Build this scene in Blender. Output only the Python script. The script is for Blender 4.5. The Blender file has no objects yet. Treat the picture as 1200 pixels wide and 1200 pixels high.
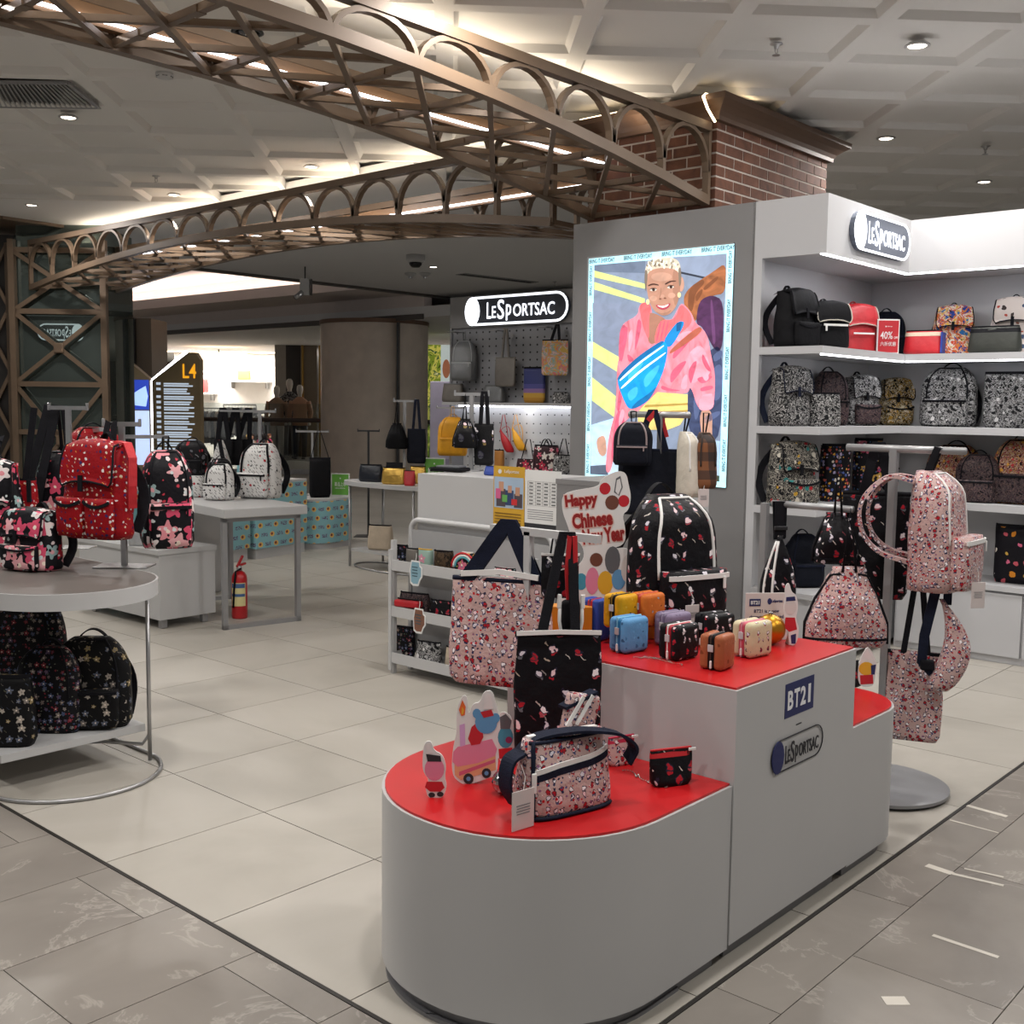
import bpy, bmesh, math, random
from mathutils import Vector, Matrix, noise as mnoise

# ------------------------------------------------------------------ camera, world, light, exposure
SC = bpy.context.scene
COL = SC.collection
F_PX, EYE = 1293.0, 1.48
YAW, PIT, ROL = (math.radians(a) for a in (41.717, 5.507, -0.743))
V_F = Vector((math.cos(YAW) * math.cos(PIT), math.sin(YAW) * math.cos(PIT), -math.sin(PIT)))
_r = Vector((math.sin(YAW), -math.cos(YAW), 0))
_u = _r.cross(V_F)
V_R = _r * math.cos(ROL) - _u * math.sin(ROL)
V_U = _u * math.cos(ROL) + _r * math.sin(ROL)
V_C = Vector((0, 0, EYE))
cam = bpy.data.cameras.new('camera')
cam.sensor_width = 36.0
cam.lens = 36.0 * F_PX / 1200.0
cam.clip_end = 300
cam_o = bpy.data.objects.new('camera', cam)
COL.objects.link(cam_o)
cam_o.matrix_world = Matrix(((V_R.x, V_U.x, -V_F.x, 0), (V_R.y, V_U.y, -V_F.y, 0), (V_R.z, V_U.z, -V_F.z, EYE), (0, 0, 0, 1)))
SC.camera = cam_o
SC.view_settings.view_transform = 'Standard'
SC.view_settings.look = 'None'
SC.view_settings.gamma = 1.0
SC.view_settings.use_curve_mapping = False
SC.view_settings.exposure = 0.18

world = bpy.data.worlds.new('world')
SC.world = world
world.use_nodes = True
world.node_tree.nodes['Background'].inputs['Color'].default_value = (1.0, 0.98, 0.96, 1)
world.node_tree.nodes['Background'].inputs['Strength'].default_value = 0.30


def area_light(name, loc, size, power, col=(1, .95, .88), target=None, size_y=None, spread=None):
    l = bpy.data.lights.new(name, 'AREA')
    l.energy = power
    l.color = col
    l.size = size
    if size_y:
        l.shape = 'RECTANGLE'
        l.size_y = size_y
    else:
        l.shape = 'DISK'
    if spread:
        l.spread = math.radians(spread)
    o = bpy.data.objects.new(name, l)
    COL.objects.link(o)
    o.location = loc
    d = (Vector(target) - Vector(loc)) if target else Vector((0, 0, -1))
    o.rotation_euler = d.to_track_quat('-Z', 'Y').to_euler()
    return o


# ceiling downlights: those the photograph shows, and the same fittings carried on at their 2.1 m spacing over the floor outside the view
LAMPS_SEEN = [(3.938, 7.823), (6.036, 9.88), (5.414, 11.594), (6.072, 7.769), (6.213, 2.57), (8.298, 3.642), (10.384, 3.624)]
LAMPS_REAR = [(11.52, 11.88)]
LAMPS_BEYOND = [(-.30, 5.7), (-.30, 3.6), (-.30, 1.5), (1.82, 9.9), (1.82, 7.8), (1.82, 5.7), (1.82, 3.6), (1.82, 1.5), (1.82, -.6), (3.94, 3.6), (3.94, 1.5), (3.94, -.6), (6.06, 1.5), (6.06, -.6), (8.18, 1.5)]
LAMP_W = 26
for x, y in LAMPS_SEEN + LAMPS_REAR:
    area_light('downlight_lamp', (x, y, 3.44), 0.20, LAMP_W, (1, .965, .93))
for x, y in LAMPS_BEYOND:
    area_light('downlight_lamp_offscreen', (x, y, 3.44), 0.20, LAMP_W, (1, .965, .93))
# warm strips laid on top of the two ceiling girders, shining up at the coffers
area_light('girder_uplight_lamp', (3.6, 4.44, 3.30), 5.2, 17, (1, .84, .64), None, 0.06).rotation_euler = (math.pi, 0, 0)
area_light('girder_uplight_lamp', (6.42, 9.0, 3.30), 0.06, 22, (1, .84, .64), None, 7.6).rotation_euler = (math.pi, 0, 0)


def fr(r, d, z):
    """r metres to the right, d straight ahead on plan."""
    return Vector((math.sin(YAW) * r + math.cos(YAW) * d, -math.cos(YAW) * r + math.sin(YAW) * d, z))


# the mall beyond: the glowing cove of its stepped ceiling and the light strips over the clothes shop
area_light('cove_lamp', (13.8, 24, 3.60), .6, 170, (1, .86, .78), None, 16).rotation_euler = (math.pi, 0, 0)
FAR_STRIPS = [(190, 330, 36, 3.10), (380, 530, 34, 3.10), (250, 320, 40, 3.10)]
for _a, _b, _d, _z in FAR_STRIPS:
    _o = area_light('ceiling_strip_lamp', fr(((_a + _b) / 2 - 600) / F_PX * _d, _d + .12, _z - .04), (_b - _a) / F_PX * _d, 320, (1, .93, .86), None, .22)
    _o.rotation_euler = (0, 0, YAW - math.pi / 2)


# ------------------------------------------------------------------ layout helpers (same pinhole as above)
def ray(x, y):
    return V_R * ((x - 600) / F_PX) - V_U * ((y - 600) / F_PX) + V_F


def PZ(x, y, z=0.0):
    d = ray(x, y)
    return V_C + d * ((z - EYE) / d.z)


def PXP(x, y, x0):
    d = ray(x, y)
    return V_C + d * (x0 / d.x)


def PYP(x, y, y0):
    d = ray(x, y)
    return V_C + d * (y0 / d.y)


def PD(x, y, depth):
    return V_C + ray(x, y) * depth


def mpp(p):
    return (Vector(p) - V_C).dot(V_F) / F_PX


def inframe(p, m=60):
    d = Vector(p) - V_C
    w = d.dot(V_F)
    if w < .3:
        return False
    x, y = 600 + F_PX * d.dot(V_R) / w, 600 - F_PX * d.dot(V_U) / w
    return -m < x < 1200 + m and -m < y < 1200 + m


# ------------------------------------------------------------------ materials
def lin(h):
    if not isinstance(h, str):
        return tuple(h) + ((1,) if len(h) == 3 else ())
    h = h.lstrip('#')
    c = [int(h[i:i + 2], 16) / 255 for i in (0, 2, 4)]
    return tuple((v / 12.92 if v <= .04045 else ((v + .055) / 1.055) ** 2.4) for v in c) + (1,)


MATS = {}


class NT:
    def __init__(s, name):
        s.m = bpy.data.materials.new(name)
        s.m.use_nodes = True
        s.t = s.m.node_tree
        s.n = s.t.nodes
        s.b = s.n['Principled BSDF']

    def node(s, typ, **kw):
        n = s.n.new(typ)
        for k, v in kw.items():
            setattr(n, k, v)
        return n

    def put(s, sock, v):
        if hasattr(v, 'is_output') or isinstance(v, bpy.types.NodeSocket):
            s.t.links.new(v, sock)
        else:
            sock.default_value = v

    def ma(s, op, a, b=0.0, c=0.0):
        n = s.node('ShaderNodeMath', operation=op)
        for i, v in enumerate((a, b, c)):
            s.put(n.inputs[i], v)
        return n.outputs[0]

    def vm(s, op, a, b=(0, 0, 0), c=(0, 0, 0)):
        n = s.node('ShaderNodeVectorMath', operation=op)
        for i, v in enumerate((a, b, c)):
            s.put(n.inputs[i], v)
        return n.outputs['Value'] if op == 'LENGTH' else n.outputs[0]

    def mix(s, f, a, b):
        n = s.node('ShaderNodeMix', data_type='RGBA')
        s.put(n.inputs[0], f)
        s.put(n.inputs[6], a)
        s.put(n.inputs[7], b)
        return n.outputs[2]

    def ramp(s, f, cols, const=True, pos=None):
        n = s.node('ShaderNodeValToRGB')
        r = n.color_ramp
        r.interpolation = 'CONSTANT' if const else 'LINEAR'
        k = len(cols)
        while len(r.elements) < k:
            r.elements.new(.5)
        for i, c in enumerate(cols):
            r.elements[i].position = pos[i] if pos else i / k if const else i / max(1, k - 1)
            r.elements[i].color = lin(c)
        s.put(n.inputs[0], f)
        return n.outputs[0]

    def coord(s):
        return s.node('ShaderNodeTexCoord').outputs['Object']

    def sep(s, v):
        n = s.node('ShaderNodeSeparateXYZ')
        s.put(n.inputs[0], v)
        return n.outputs

    def bump(s, h, strength, dist=.01):
        n = s.node('ShaderNodeBump')
        n.inputs['Strength'].default_value = strength
        n.inputs['Distance'].default_value = dist
        s.put(n.inputs['Height'], h)
        s.t.links.new(n.outputs[0], s.b.inputs['Normal'])

    def noise(s, v, scale, detail=3, rough=.5, dist=0):
        n = s.node('ShaderNodeTexNoise')
        s.put(n.inputs['Vector'], v)
        n.inputs['Scale'].default_value = scale
        n.inputs['Detail'].default_value = detail
        n.inputs['Roughness'].default_value = rough
        n.inputs['Distortion'].default_value = dist
        return n.outputs['Fac']


def mat(name, col, rough=.5, metal=0., var=.06, vs=6., bump=0., bs=60., emit=0., ecol=None, spec=.5, alpha=1., coat=0.):
    """A plain finish: one colour with a faint grain of its own."""
    if name in MATS:
        return MATS[name]
    t = NT(name)
    c = lin(col)
    co = t.coord()
    if var:
        f = t.noise(co, vs, 3)
        d = tuple(v * (1 - var) for v in c[:3]) + (1,)
        l = tuple(min(1, v * (1 + var)) for v in c[:3]) + (1,)
        t.put(t.b.inputs['Base Color'], t.ramp(f, [d[:3], l[:3]], False, (.3, .7)))
    else:
        t.b.inputs['Base Color'].default_value = c
    t.b.inputs['Roughness'].default_value = rough
    t.b.inputs['Metallic'].default_value = metal
    t.b.inputs['Specular IOR Level'].default_value = spec
    t.b.inputs['Coat Weight'].default_value = coat
    if bump:
        t.bump(t.noise(co, bs, 4), bump)
    if emit:
        t.b.inputs['Emission Color'].default_value = lin(ecol or col)
        t.b.inputs['Emission Strength'].default_value = emit
    if alpha < 1:
        t.b.inputs['Alpha'].default_value = alpha
    MATS[name] = t.m
    return t.m


def printed(name, base, layers, rough=.55, bump=.25, spec=.16):
    """Printed cloth: motifs scattered over the base colour. Layers: kind, scale (motifs per metre), size, density, colours."""
    if name in MATS:
        return MATS[name]
    t = NT(name)
    co = t.coord()
    uv = boxmap(t, co)
    col = lin(base)
    for li, L in enumerate(layers):
        kind, scale, size, dens, cols = L
        off = (3.7 * li + .31, 1.9 * li + .13, 0)
        p = t.vm('MULTIPLY_ADD', uv, (scale, scale, scale), off)
        if kind in ('mark', 'dot', 'bar', 'flower'):
            k_ = {'mark': .75, 'dot': .45, 'bar': .5, 'flower': .35}[kind]
            nz_ = t.node('ShaderNodeTexNoise')
            t.put(nz_.inputs['Vector'], p)
            nz_.inputs['Scale'].default_value = 1.9
            nz_.inputs['Detail'].default_value = 2
            p = t.vm('MULTIPLY_ADD', t.vm('SUBTRACT', nz_.outputs['Color'], (.5, .5, .5)), (k_, k_, 0), p)
        if kind == 'blotch':
            f = t.noise(p, 1.0, 3, .6, .8)
            k = len(cols)
            c = t.ramp(f, cols, True, [0] + [.5 + (i - k / 2) * .22 / k * 1.3 for i in range(1, k)])
            f2 = t.noise(t.vm('ADD', p, (9, 4, 0)), .8, 2)
            col = t.mix(t.ma('LESS_THAN', f2, dens), col, c)
            continue
        v = t.node('ShaderNodeTexVoronoi', voronoi_dimensions='2D')
        t.put(v.inputs['Vector'], p)
        v.inputs['Scale'].default_value = 1
        v.inputs['Randomness'].default_value = .7
        rel = t.vm('SUBTRACT', p, v.outputs['Position'])
        rx, ry, _ = t.sep(rel)
        cr, cg, cb = t.sep(v.outputs['Color'])
        r = t.vm('LENGTH', rel)
        on = t.ma('LESS_THAN', cg, dens)
        cc = t.ramp(cr, cols)
        if kind == 'dot':
            m = t.ma('LESS_THAN', r, t.ma('MULTIPLY_ADD', cb, size * .8, size * .5))
            col = t.mix(t.ma('MULTIPLY', m, on), col, cc)
        elif kind == 'flower':
            th = t.ma('ARCTAN2', ry, rx)
            w = t.ma('COSINE', t.ma('MULTIPLY_ADD', th, 5.0, t.ma('MULTIPLY', cb, 6.0)))
            rad = t.ma('MULTIPLY', t.ma('MULTIPLY_ADD', w, .22, .78), t.ma('MULTIPLY_ADD', cb, size * .6, size * .6))
            m = t.ma('LESS_THAN', r, rad)
            col = t.mix(t.ma('MULTIPLY', m, on), col, cc)
            m2 = t.ma('LESS_THAN', r, size * .2)
            col = t.mix(t.ma('MULTIPLY', m2, on), col, t.ramp(cb, [cols[-1], cols[0], '#e8d8c8']))
        elif kind == 'mark':      # little two-tone marks: a pale disc with a dark rim over a coloured blot
            by = t.ma('ADD', ry, size * .9)
            body = t.ma('LESS_THAN', t.vm('LENGTH', vcomb(t, rx, by)), size * .75)
            col = t.mix(t.ma('MULTIPLY', body, on), col, cc)
            rim = t.ma('LESS_THAN', r, size)
            col = t.mix(t.ma('MULTIPLY', rim, on), col, lin('#2a2738'))
            hd = t.ma('LESS_THAN', r, size * .72)
            col = t.mix(t.ma('MULTIPLY', hd, on), col, t.ramp(cb, ['#efe8ea', '#d8d2da', '#e8c8cc', cols[0]]))
        elif kind == 'bar':       # short strokes
            m = t.ma('MULTIPLY', t.ma('LESS_THAN', t.ma('ABSOLUTE', t.ma('ADD', rx, ry)), size * .35), t.ma('LESS_THAN', r, size * 1.5))
            col = t.mix(t.ma('MULTIPLY', m, on), col, cc)
    t.put(t.b.inputs['Base Color'], col)
    t.b.inputs['Roughness'].default_value = rough
    t.b.inputs['Specular IOR Level'].default_value = spec
    if bump:
        t.bump(t.noise(co, 22, 4, .6), bump, .02)
    MATS[name] = t.m
    return t.m


def boxmap(t, co):
    """Cloth coordinates by the facing of the surface: front and back take x, sides take y, lids take y for height."""
    sx, sy, sz = t.sep(co)
    nx, ny, nz = t.sep(t.node('ShaderNodeTexCoord').outputs['Normal'])
    ax, ay, az = (t.ma('ABSOLUTE', k) for k in (nx, ny, nz))
    side = t.ma('GREATER_THAN', ax, ay)
    lid = t.ma('GREATER_THAN', az, .75)
    side = t.ma('MULTIPLY', side, t.ma('SUBTRACT', 1.0, lid))
    u = t.ma('ADD', t.ma('MULTIPLY', sx, t.ma('SUBTRACT', 1.0, side)), t.ma('MULTIPLY', t.ma('ADD', sy, .37), side))
    v = t.ma('ADD', sz, t.ma('MULTIPLY', sy, lid))
    return vcomb(t, u, v)


def vcomb(t, a, b):
    n = t.node('ShaderNodeCombineXYZ')
    t.put(n.inputs[0], a)
    t.put(n.inputs[1], b)
    return n.outputs[0]


# ------------------------------------------------------------------ mesh helpers
def spow(v, e):
    return math.copysign(abs(v) ** e, v)


class MB:
    """Collects shapes; build() links them as ONE mesh object."""
    def __init__(s):
        s.v, s.f, s.mi = [], [], []
        s.cur = 0

    def add(s, vs, fs):
        o = len(s.v)
        s.v += [tuple(v) for v in vs]
        s.f += [tuple(i + o for i in f) for f in fs]
        s.mi += [s.cur] * len(fs)
        return s

    def box(s, c, d, rz=0., M=None):
        x, y, z = (k / 2 for k in d)
        vs = [Vector((a * x, b * y, e * z)) for e in (-1, 1) for a, b in ((-1, -1), (1, -1), (1, 1), (-1, 1))]
        if M is None:
            M = Matrix.Rotation(rz, 3, 'Z')
        return s.add([M @ v + Vector(c) for v in vs], [(3, 2, 1, 0), (4, 5, 6, 7), (0, 1, 5, 4), (1, 2, 6, 5), (2, 3, 7, 6), (3, 0, 4, 7)])

    def box2(s, a, b):
        return s.box([(p + q) / 2 for p, q in zip(a, b)], [abs(q - p) for p, q in zip(a, b)])

    def bar(s, a, b, w, h, up=(0, 0, 1)):
        """Square bar from a to b, w across and h along up."""
        a, b = Vector(a), Vector(b)
        d = (b - a).normalized()
        x = d.cross(Vector(up))
        x = x.normalized() if x.length > 1e-6 else Vector((1, 0, 0))
        y = x.cross(d).normalized()
        vs = []
        for p in (a, b):
            for i, j in ((-1, -1), (1, -1), (1, 1), (-1, 1)):
                vs.append(p + x * (i * w / 2) + y * (j * h / 2))
        return s.add(vs, [(3, 2, 1, 0), (4, 5, 6, 7), (0, 1, 5, 4), (1, 2, 6, 5), (2, 3, 7, 6), (3, 0, 4, 7)])

    def rbox(s, c, d, r=.01, seg=3, rz=0., M=None):
        bm = bmesh.new()
        bmesh.ops.create_cube(bm, size=1)
        for v in bm.verts:
            v.co = Vector((v.co.x * d[0], v.co.y * d[1], v.co.z * d[2]))
        bmesh.ops.bevel(bm, geom=list(bm.edges), offset=min(r, min(d) * .49), segments=seg, profile=.5, affect='EDGES')
        if M is None:
            M = Matrix.Rotation(rz, 3, 'Z')
        bm.verts.index_update()
        s.add([M @ v.co + Vector(c) for v in bm.verts], [tuple(v.index for v in f.verts) for f in bm.faces])
        bm.free()
        return s

    def loft(s, rings, cap=True, closed=False):
        n = len(rings[0])
        vs = [p for r in rings for p in r]
        fs = []
        k = len(rings)
        for i in range(k if closed else k - 1):
            for j in range(n):
                a, b = i * n + j, i * n + (j + 1) % n
                c, d = ((i + 1) % k) * n + (j + 1) % n, ((i + 1) % k) * n + j
                fs.append((a, b, c, d))
        if cap and not closed:
            fs.append(tuple(range(n))[::-1])
            fs.append(tuple((k - 1) * n + j for j in range(n)))
        return s.add(vs, fs)

    def lathe(s, prof, c=(0, 0, 0), seg=24, cap=True):
        rings = [[Vector((c[0] + r * math.cos(2 * math.pi * j / seg), c[1] + r * math.sin(2 * math.pi * j / seg), c[2] + z)) for j in range(seg)] for r, z in prof]
        return s.loft(rings, cap)

    def tube(s, pts, r, seg=8, closed=False):
        pts = [Vector(p) for p in pts]
        n = len(pts)
        rings, ref = [], None
        for i, p in enumerate(pts):
            if closed:
                t = pts[(i + 1) % n] - pts[i - 1]
            else:
                t = pts[min(i + 1, n - 1)] - pts[max(i - 1, 0)]
            t = t.normalized() if t.length > 1e-9 else Vector((0, 0, 1))
            if ref is None:
                ref = t.orthogonal().normalized()
            x = (ref - t * ref.dot(t))
            x = x.normalized() if x.length > 1e-6 else t.orthogonal().normalized()
            y = t.cross(x)
            ref = x
            rr = r[i] if isinstance(r, (list, tuple)) else r
            rings.append([p + x * (rr * math.cos(2 * math.pi * j / seg)) + y * (rr * math.sin(2 * math.pi * j / seg)) for j in range(seg)])
        return s.loft(rings, not closed, closed)

    def ribbon(s, pts, axis, w, th=.004):
        """Flat strap: width along axis (a vector, or one for each point)."""
        pts = [Vector(p) for p in pts]
        n = len(pts)
        rings = []
        for i, p in enumerate(pts):
            t = (pts[min(i + 1, n - 1)] - pts[max(i - 1, 0)]).normalized()
            a = t.cross(Vector((0, 1, 0))) if axis == 'flat' else Vector(axis[i] if isinstance(axis, list) else axis)
            a = (a - t * a.dot(t))
            a = a.normalized() if a.length > 1e-6 else t.orthogonal().normalized()
            nn = t.cross(a)
            rings.append([p + a * (w / 2) + nn * (th / 2), p - a * (w / 2) + nn * (th / 2), p - a * (w / 2) - nn * (th / 2), p + a * (w / 2) - nn * (th / 2)])
        return s.loft(rings)

    def prism(s, poly, o, ex, ey, th, back=False):
        """Flat shape: 2D outline in the plane o + x ex + y ey, thickness th along ex x ey."""
        o, ex, ey = Vector(o), Vector(ex), Vector(ey)
        nz = ex.cross(ey).normalized()
        n = len(poly)
        a = [o + ex * x + ey * y for x, y in poly]
        if th == 0:
            return s.add(a, [tuple(range(n))])
        return s.add(a + [p - nz * th for p in a], [tuple(range(n)), tuple(range(2 * n - 1, n - 1, -1))] + [(i, i + n, (i + 1) % n + n, (i + 1) % n) for i in range(n)])

    def ball(s, c, r, seg=16, rings=10, sc=(1, 1, 1)):
        rr = []
        for i in range(1, rings):
            a = math.pi * i / rings
            rr.append([Vector((c[0] + sc[0] * r * math.sin(a) * math.cos(2 * math.pi * j / seg), c[1] + sc[1] * r * math.sin(a) * math.sin(2 * math.pi * j / seg), c[2] - sc[2] * r * math.cos(a))) for j in range(seg)])
        return s.loft(rr)

    def build(s, name, m=None, parent=None, smooth=False, angle=None):
        me = bpy.data.meshes.new(name)
        me.from_pydata(s.v, [], s.f)
        ms = m if isinstance(m, (list, tuple)) else [m]
        for x in ms:
            if x:
                me.materials.append(x)
        if len(ms) > 1:
            me.polygons.foreach_set('material_index', s.mi)
        if smooth:
            me.polygons.foreach_set('use_smooth', [True] * len(me.polygons))
            if angle:
                me.set_sharp_from_angle(angle=math.radians(angle))
        me.update()
        o = bpy.data.objects.new(name, me)
        COL.objects.link(o)
        if parent:
            o.parent = parent
        return o


def tag(o, label, cat, group=None, kind=None):
    if label:
        o['label'] = label
    if cat:
        o['category'] = cat
    if group:
        o['group'] = group
    if kind:
        o['kind'] = kind
    return o


def thing(name, label, cat, loc=(0, 0, 0), rz=0., group=None):
    o = bpy.data.objects.new(name, None)
    COL.objects.link(o)
    o.empty_display_size = .05
    o.location = loc
    o.rotation_euler = (0, 0, rz)
    return tag(o, label, cat, group)


def struct(name, mb, m, parent=None, smooth=False):
    o = mb.build(name, m, parent, smooth)
    if not parent:
        o['kind'] = 'structure'
    return o


def share(name, data, loc, parent, rz=0., sc=None):
    o = bpy.data.objects.new(name, data)
    COL.objects.link(o)
    o.location = loc
    o.rotation_euler = (0, 0, rz)
    if sc:
        o.scale = sc
    if parent:
        o.parent = parent
    return o


_TXT = {}


def text_geo(txt, bold=0.0, extr=.0):
    """Outline of a line of lettering, unit height, centred: (verts, faces, width)."""
    k = (txt, bold, extr)
    if k not in _TXT:
        cu = bpy.data.curves.new('lettering', 'FONT')
        cu.body = txt
        cu.size = 1
        cu.offset = bold
        cu.extrude = extr
        cu.resolution_u = 3
        ob = bpy.data.objects.new('lettering', cu)
        COL.objects.link(ob)
        dg = bpy.context.evaluated_depsgraph_get()
        me = bpy.data.meshes.new_from_object(ob.evaluated_get(dg))
        vs = [v.co.copy() for v in me.vertices]
        fs = [tuple(p.vertices) for p in me.polygons]
        COL.objects.unlink(ob)
        bpy.data.objects.remove(ob)
        bpy.data.curves.remove(cu)
        bpy.data.meshes.remove(me)
        if vs:
            x0, x1 = min(v.x for v in vs), max(v.x for v in vs)
            y0, y1 = min(v.y for v in vs), max(v.y for v in vs)
        else:
            x0 = x1 = y0 = y1 = 0
        _TXT[k] = ([(v.x - (x0 + x1) / 2, v.y - (y0 + y1) / 2, v.z) for v in vs], fs, x1 - x0, y1 - y0)
    return _TXT[k]


def letters(mb, txt, o, ex, ey, w=None, h=None, bold=0.0, th=.001):
    """Add lettering centred at o, reading along ex (unit) with up ey (unit), fitted to width w and height h."""
    vs, fs, tw, thh = text_geo(txt, bold, .5)
    if not vs:
        return mb
    o, ex, ey = Vector(o), Vector(ex).normalized(), Vector(ey).normalized()
    nz = ex.cross(ey)
    sx = (w / tw) if w else h / thh
    sy = (h / thh) if h else sx
    if not w:
        sx = sy
    return mb.add([o + ex * (x * sx) + ey * (y * sy) + nz * (z * th) for x, y, z in vs], fs)


def stadium(w, h, n=10):
    """Outline of a pill w wide and h high, centred."""
    r = h / 2
    p = []
    for i in range(n + 1):
        a = -math.pi / 2 + math.pi * i / n
        p.append((w / 2 - r + r * math.cos(a), r * math.sin(a)))
    for i in range(n + 1):
        a = math.pi / 2 + math.pi * i / n
        p.append((-w / 2 + r + r * math.cos(a), r * math.sin(a)))
    return p


def ellipse(cx, cy, rx, ry, n=20, a0=0, a1=360):
    return [(cx + rx * math.cos(math.radians(a0 + (a1 - a0) * i / n)), cy + ry * math.sin(math.radians(a0 + (a1 - a0) * i / n))) for i in range(n + (0 if a1 - a0 == 360 else 1))]


def rrect(w, h, r, cx=0, cy=0, n=4):
    p = []
    for sx, sy, a in ((1, -1, -90), (1, 1, 0), (-1, 1, 90), (-1, -1, 180)):
        for i in range(n + 1):
            b = math.radians(a + 90 * i / n)
            p.append((cx + sx * (w / 2 - r) + r * math.cos(b), cy + sy * (h / 2 - r) + r * math.sin(b)))
    return p


def ring2d(mb, outer, inner, o, ex, ey, th):
    o, ex, ey = Vector(o), Vector(ex), Vector(ey)
    nz = ex.cross(ey).normalized()
    n = len(outer)
    A = [o + ex * x + ey * y for x, y in outer]
    B = [o + ex * x + ey * y for x, y in inner]
    vs = A + B + [p - nz * th for p in A] + [p - nz * th for p in B]
    fs = []
    for i in range(n):
        j = (i + 1) % n
        fs += [(i, j, n + j, n + i), (2 * n + j, 2 * n + i, 3 * n + i, 3 * n + j), (i, 2 * n + i, 2 * n + j, j), (n + j, 3 * n + j, 3 * n + i, n + i)]
    return mb.add(vs, fs)


def logo(parent, o, ex, ey, w, h, m_panel, m_line, m_text, m_disc=None, th=.02, lw=.16):
    """The pill-shaped shop badge: panel, outline, end disc and name."""
    o, ex, ey = Vector(o), Vector(ex), Vector(ey)
    nz = ex.cross(ey).normalized()
    if m_panel:
        MB().prism(stadium(w, h), o, ex, ey, th).build('sign_panel', m_panel, parent)
    f = o + nz * .003
    ring2d(MB(), stadium(w, h), stadium(w - h * lw, h * (1 - lw)), f, ex, ey, .003).build('sign_outline', m_line, parent)
    MB().prism(ellipse(-w / 2 + h * .36, 0, h * .36, h * .5), f + nz * .002, ex, ey, .003).build('sign_disc', m_disc or m_line, parent)
    mb = MB()
    letters(mb, 'L', f + nz * .003 + ex * (-w * .25), ex, ey, w * .042, h * .56, .008, .002)
    letters(mb, 'E', f + nz * .003 + ex * (-w * .20) - ey * h * .06, ex, ey, w * .038, h * .40, .008, .002)
    letters(mb, 'S', f + nz * .003 + ex * (-w * .132) + ey * h * .02, ex, ey, w * .066, h * .66, .008, .002)
    letters(mb, 'p', f + nz * .003 + ex * (-w * .055) - ey * h * .10, ex, ey, w * .05, h * .54, .008, .002)
    letters(mb, 'ORTSAC', f + nz * .003 + ex * (w * .185) - ey * h * .04, ex, ey, w * .39, h * .42, .008, .002)
    mb.build('sign_lettering', m_text, parent)

# ------------------------------------------------------------------ finishes
WHITE = mat('white_laminate', '#b4b4b4', .38, var=.015, vs=3)
WHITE2 = mat('white_powder_coat', '#b6b6b6', .42, var=.02)
GREYP = mat('grey_laminate_panel', '#7b7a7a', .5, var=.02)
SHELFW = mat('shelf_laminate', '#b9b9bb', .4, var=.015, vs=2)
CEILW = mat('ceiling_paint', '#d2d0cc', .8, var=.015, vs=.8)
CEILF = mat('flat_ceiling_paint', '#dcdcdc', .8, var=.015, vs=.5)
BRONZE = mat('bronze_painted_steel', '#6a5847', .45, .2, var=.10, vs=4)
DARKM = mat('dark_metal', '#3a3a3c', .4, .6, var=.05)
STEEL = mat('brushed_steel', '#a9a9aa', .34, .85, var=.06, vs=20)
ALU = mat('satin_aluminium', '#9d9d9e', .42, .6, var=.04)
REDTOP = mat('red_laminate', '#b4171b', .34, var=.03, vs=3, spec=.4)
BLACKC = mat('black_webbing', '#131318', .75, var=.2, vs=40, bump=.2, bs=300, spec=.15)
NAVYC = mat('navy_webbing', '#161b2c', .72, var=.2, vs=40, bump=.2, bs=300, spec=.15)
BLACKF = mat('black_nylon', '#0f0f12', .68, var=.15, vs=14, bump=.35, bs=30, spec=.15)
NAVYF = mat('navy_nylon', '#0f121c', .7, var=.15, vs=14, bump=.35, bs=30, spec=.15)
LED = mat('led_strip_white', '#ffffff', .5, emit=7, ecol='#f4f6ff', var=0)
LEDW = mat('led_strip_warm', '#fff2dc', .5, emit=5, ecol='#ffe2b4', var=0)
LAMP = mat('downlight_lens', '#fff4e2', .5, emit=9, ecol='#fff0dc', var=0)
ZIPW = mat('white_zip', '#e2e1de', .45, var=.04)
TAGW = mat('paper_tag', '#c9bfbc', .7, var=.03)
PAPER = mat('printed_paper_white', '#d8d8d6', .65, var=.02)
INK = mat('black_ink', '#26262a', .7, var=0)
NAVYINK = mat('navy_ink', '#1d2458', .6, var=.05)
GLASS = NT('clear_glass')
_tr = GLASS.node('ShaderNodeBsdfTransparent')
_tr.inputs[0].default_value = (.86, .90, .90, 1)
_gl = GLASS.node('ShaderNodeBsdfGlossy')
_gl.inputs['Roughness'].default_value = .03
_mx = GLASS.node('ShaderNodeMixShader')
_mx.inputs[0].default_value = .10
GLASS.t.links.new(_tr.outputs[0], _mx.inputs[1])
GLASS.t.links.new(_gl.outputs[0], _mx.inputs[2])
GLASS.t.links.new(_mx.outputs[0], GLASS.n['Material Output'].inputs[0])
GLASS = GLASS.m


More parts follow.
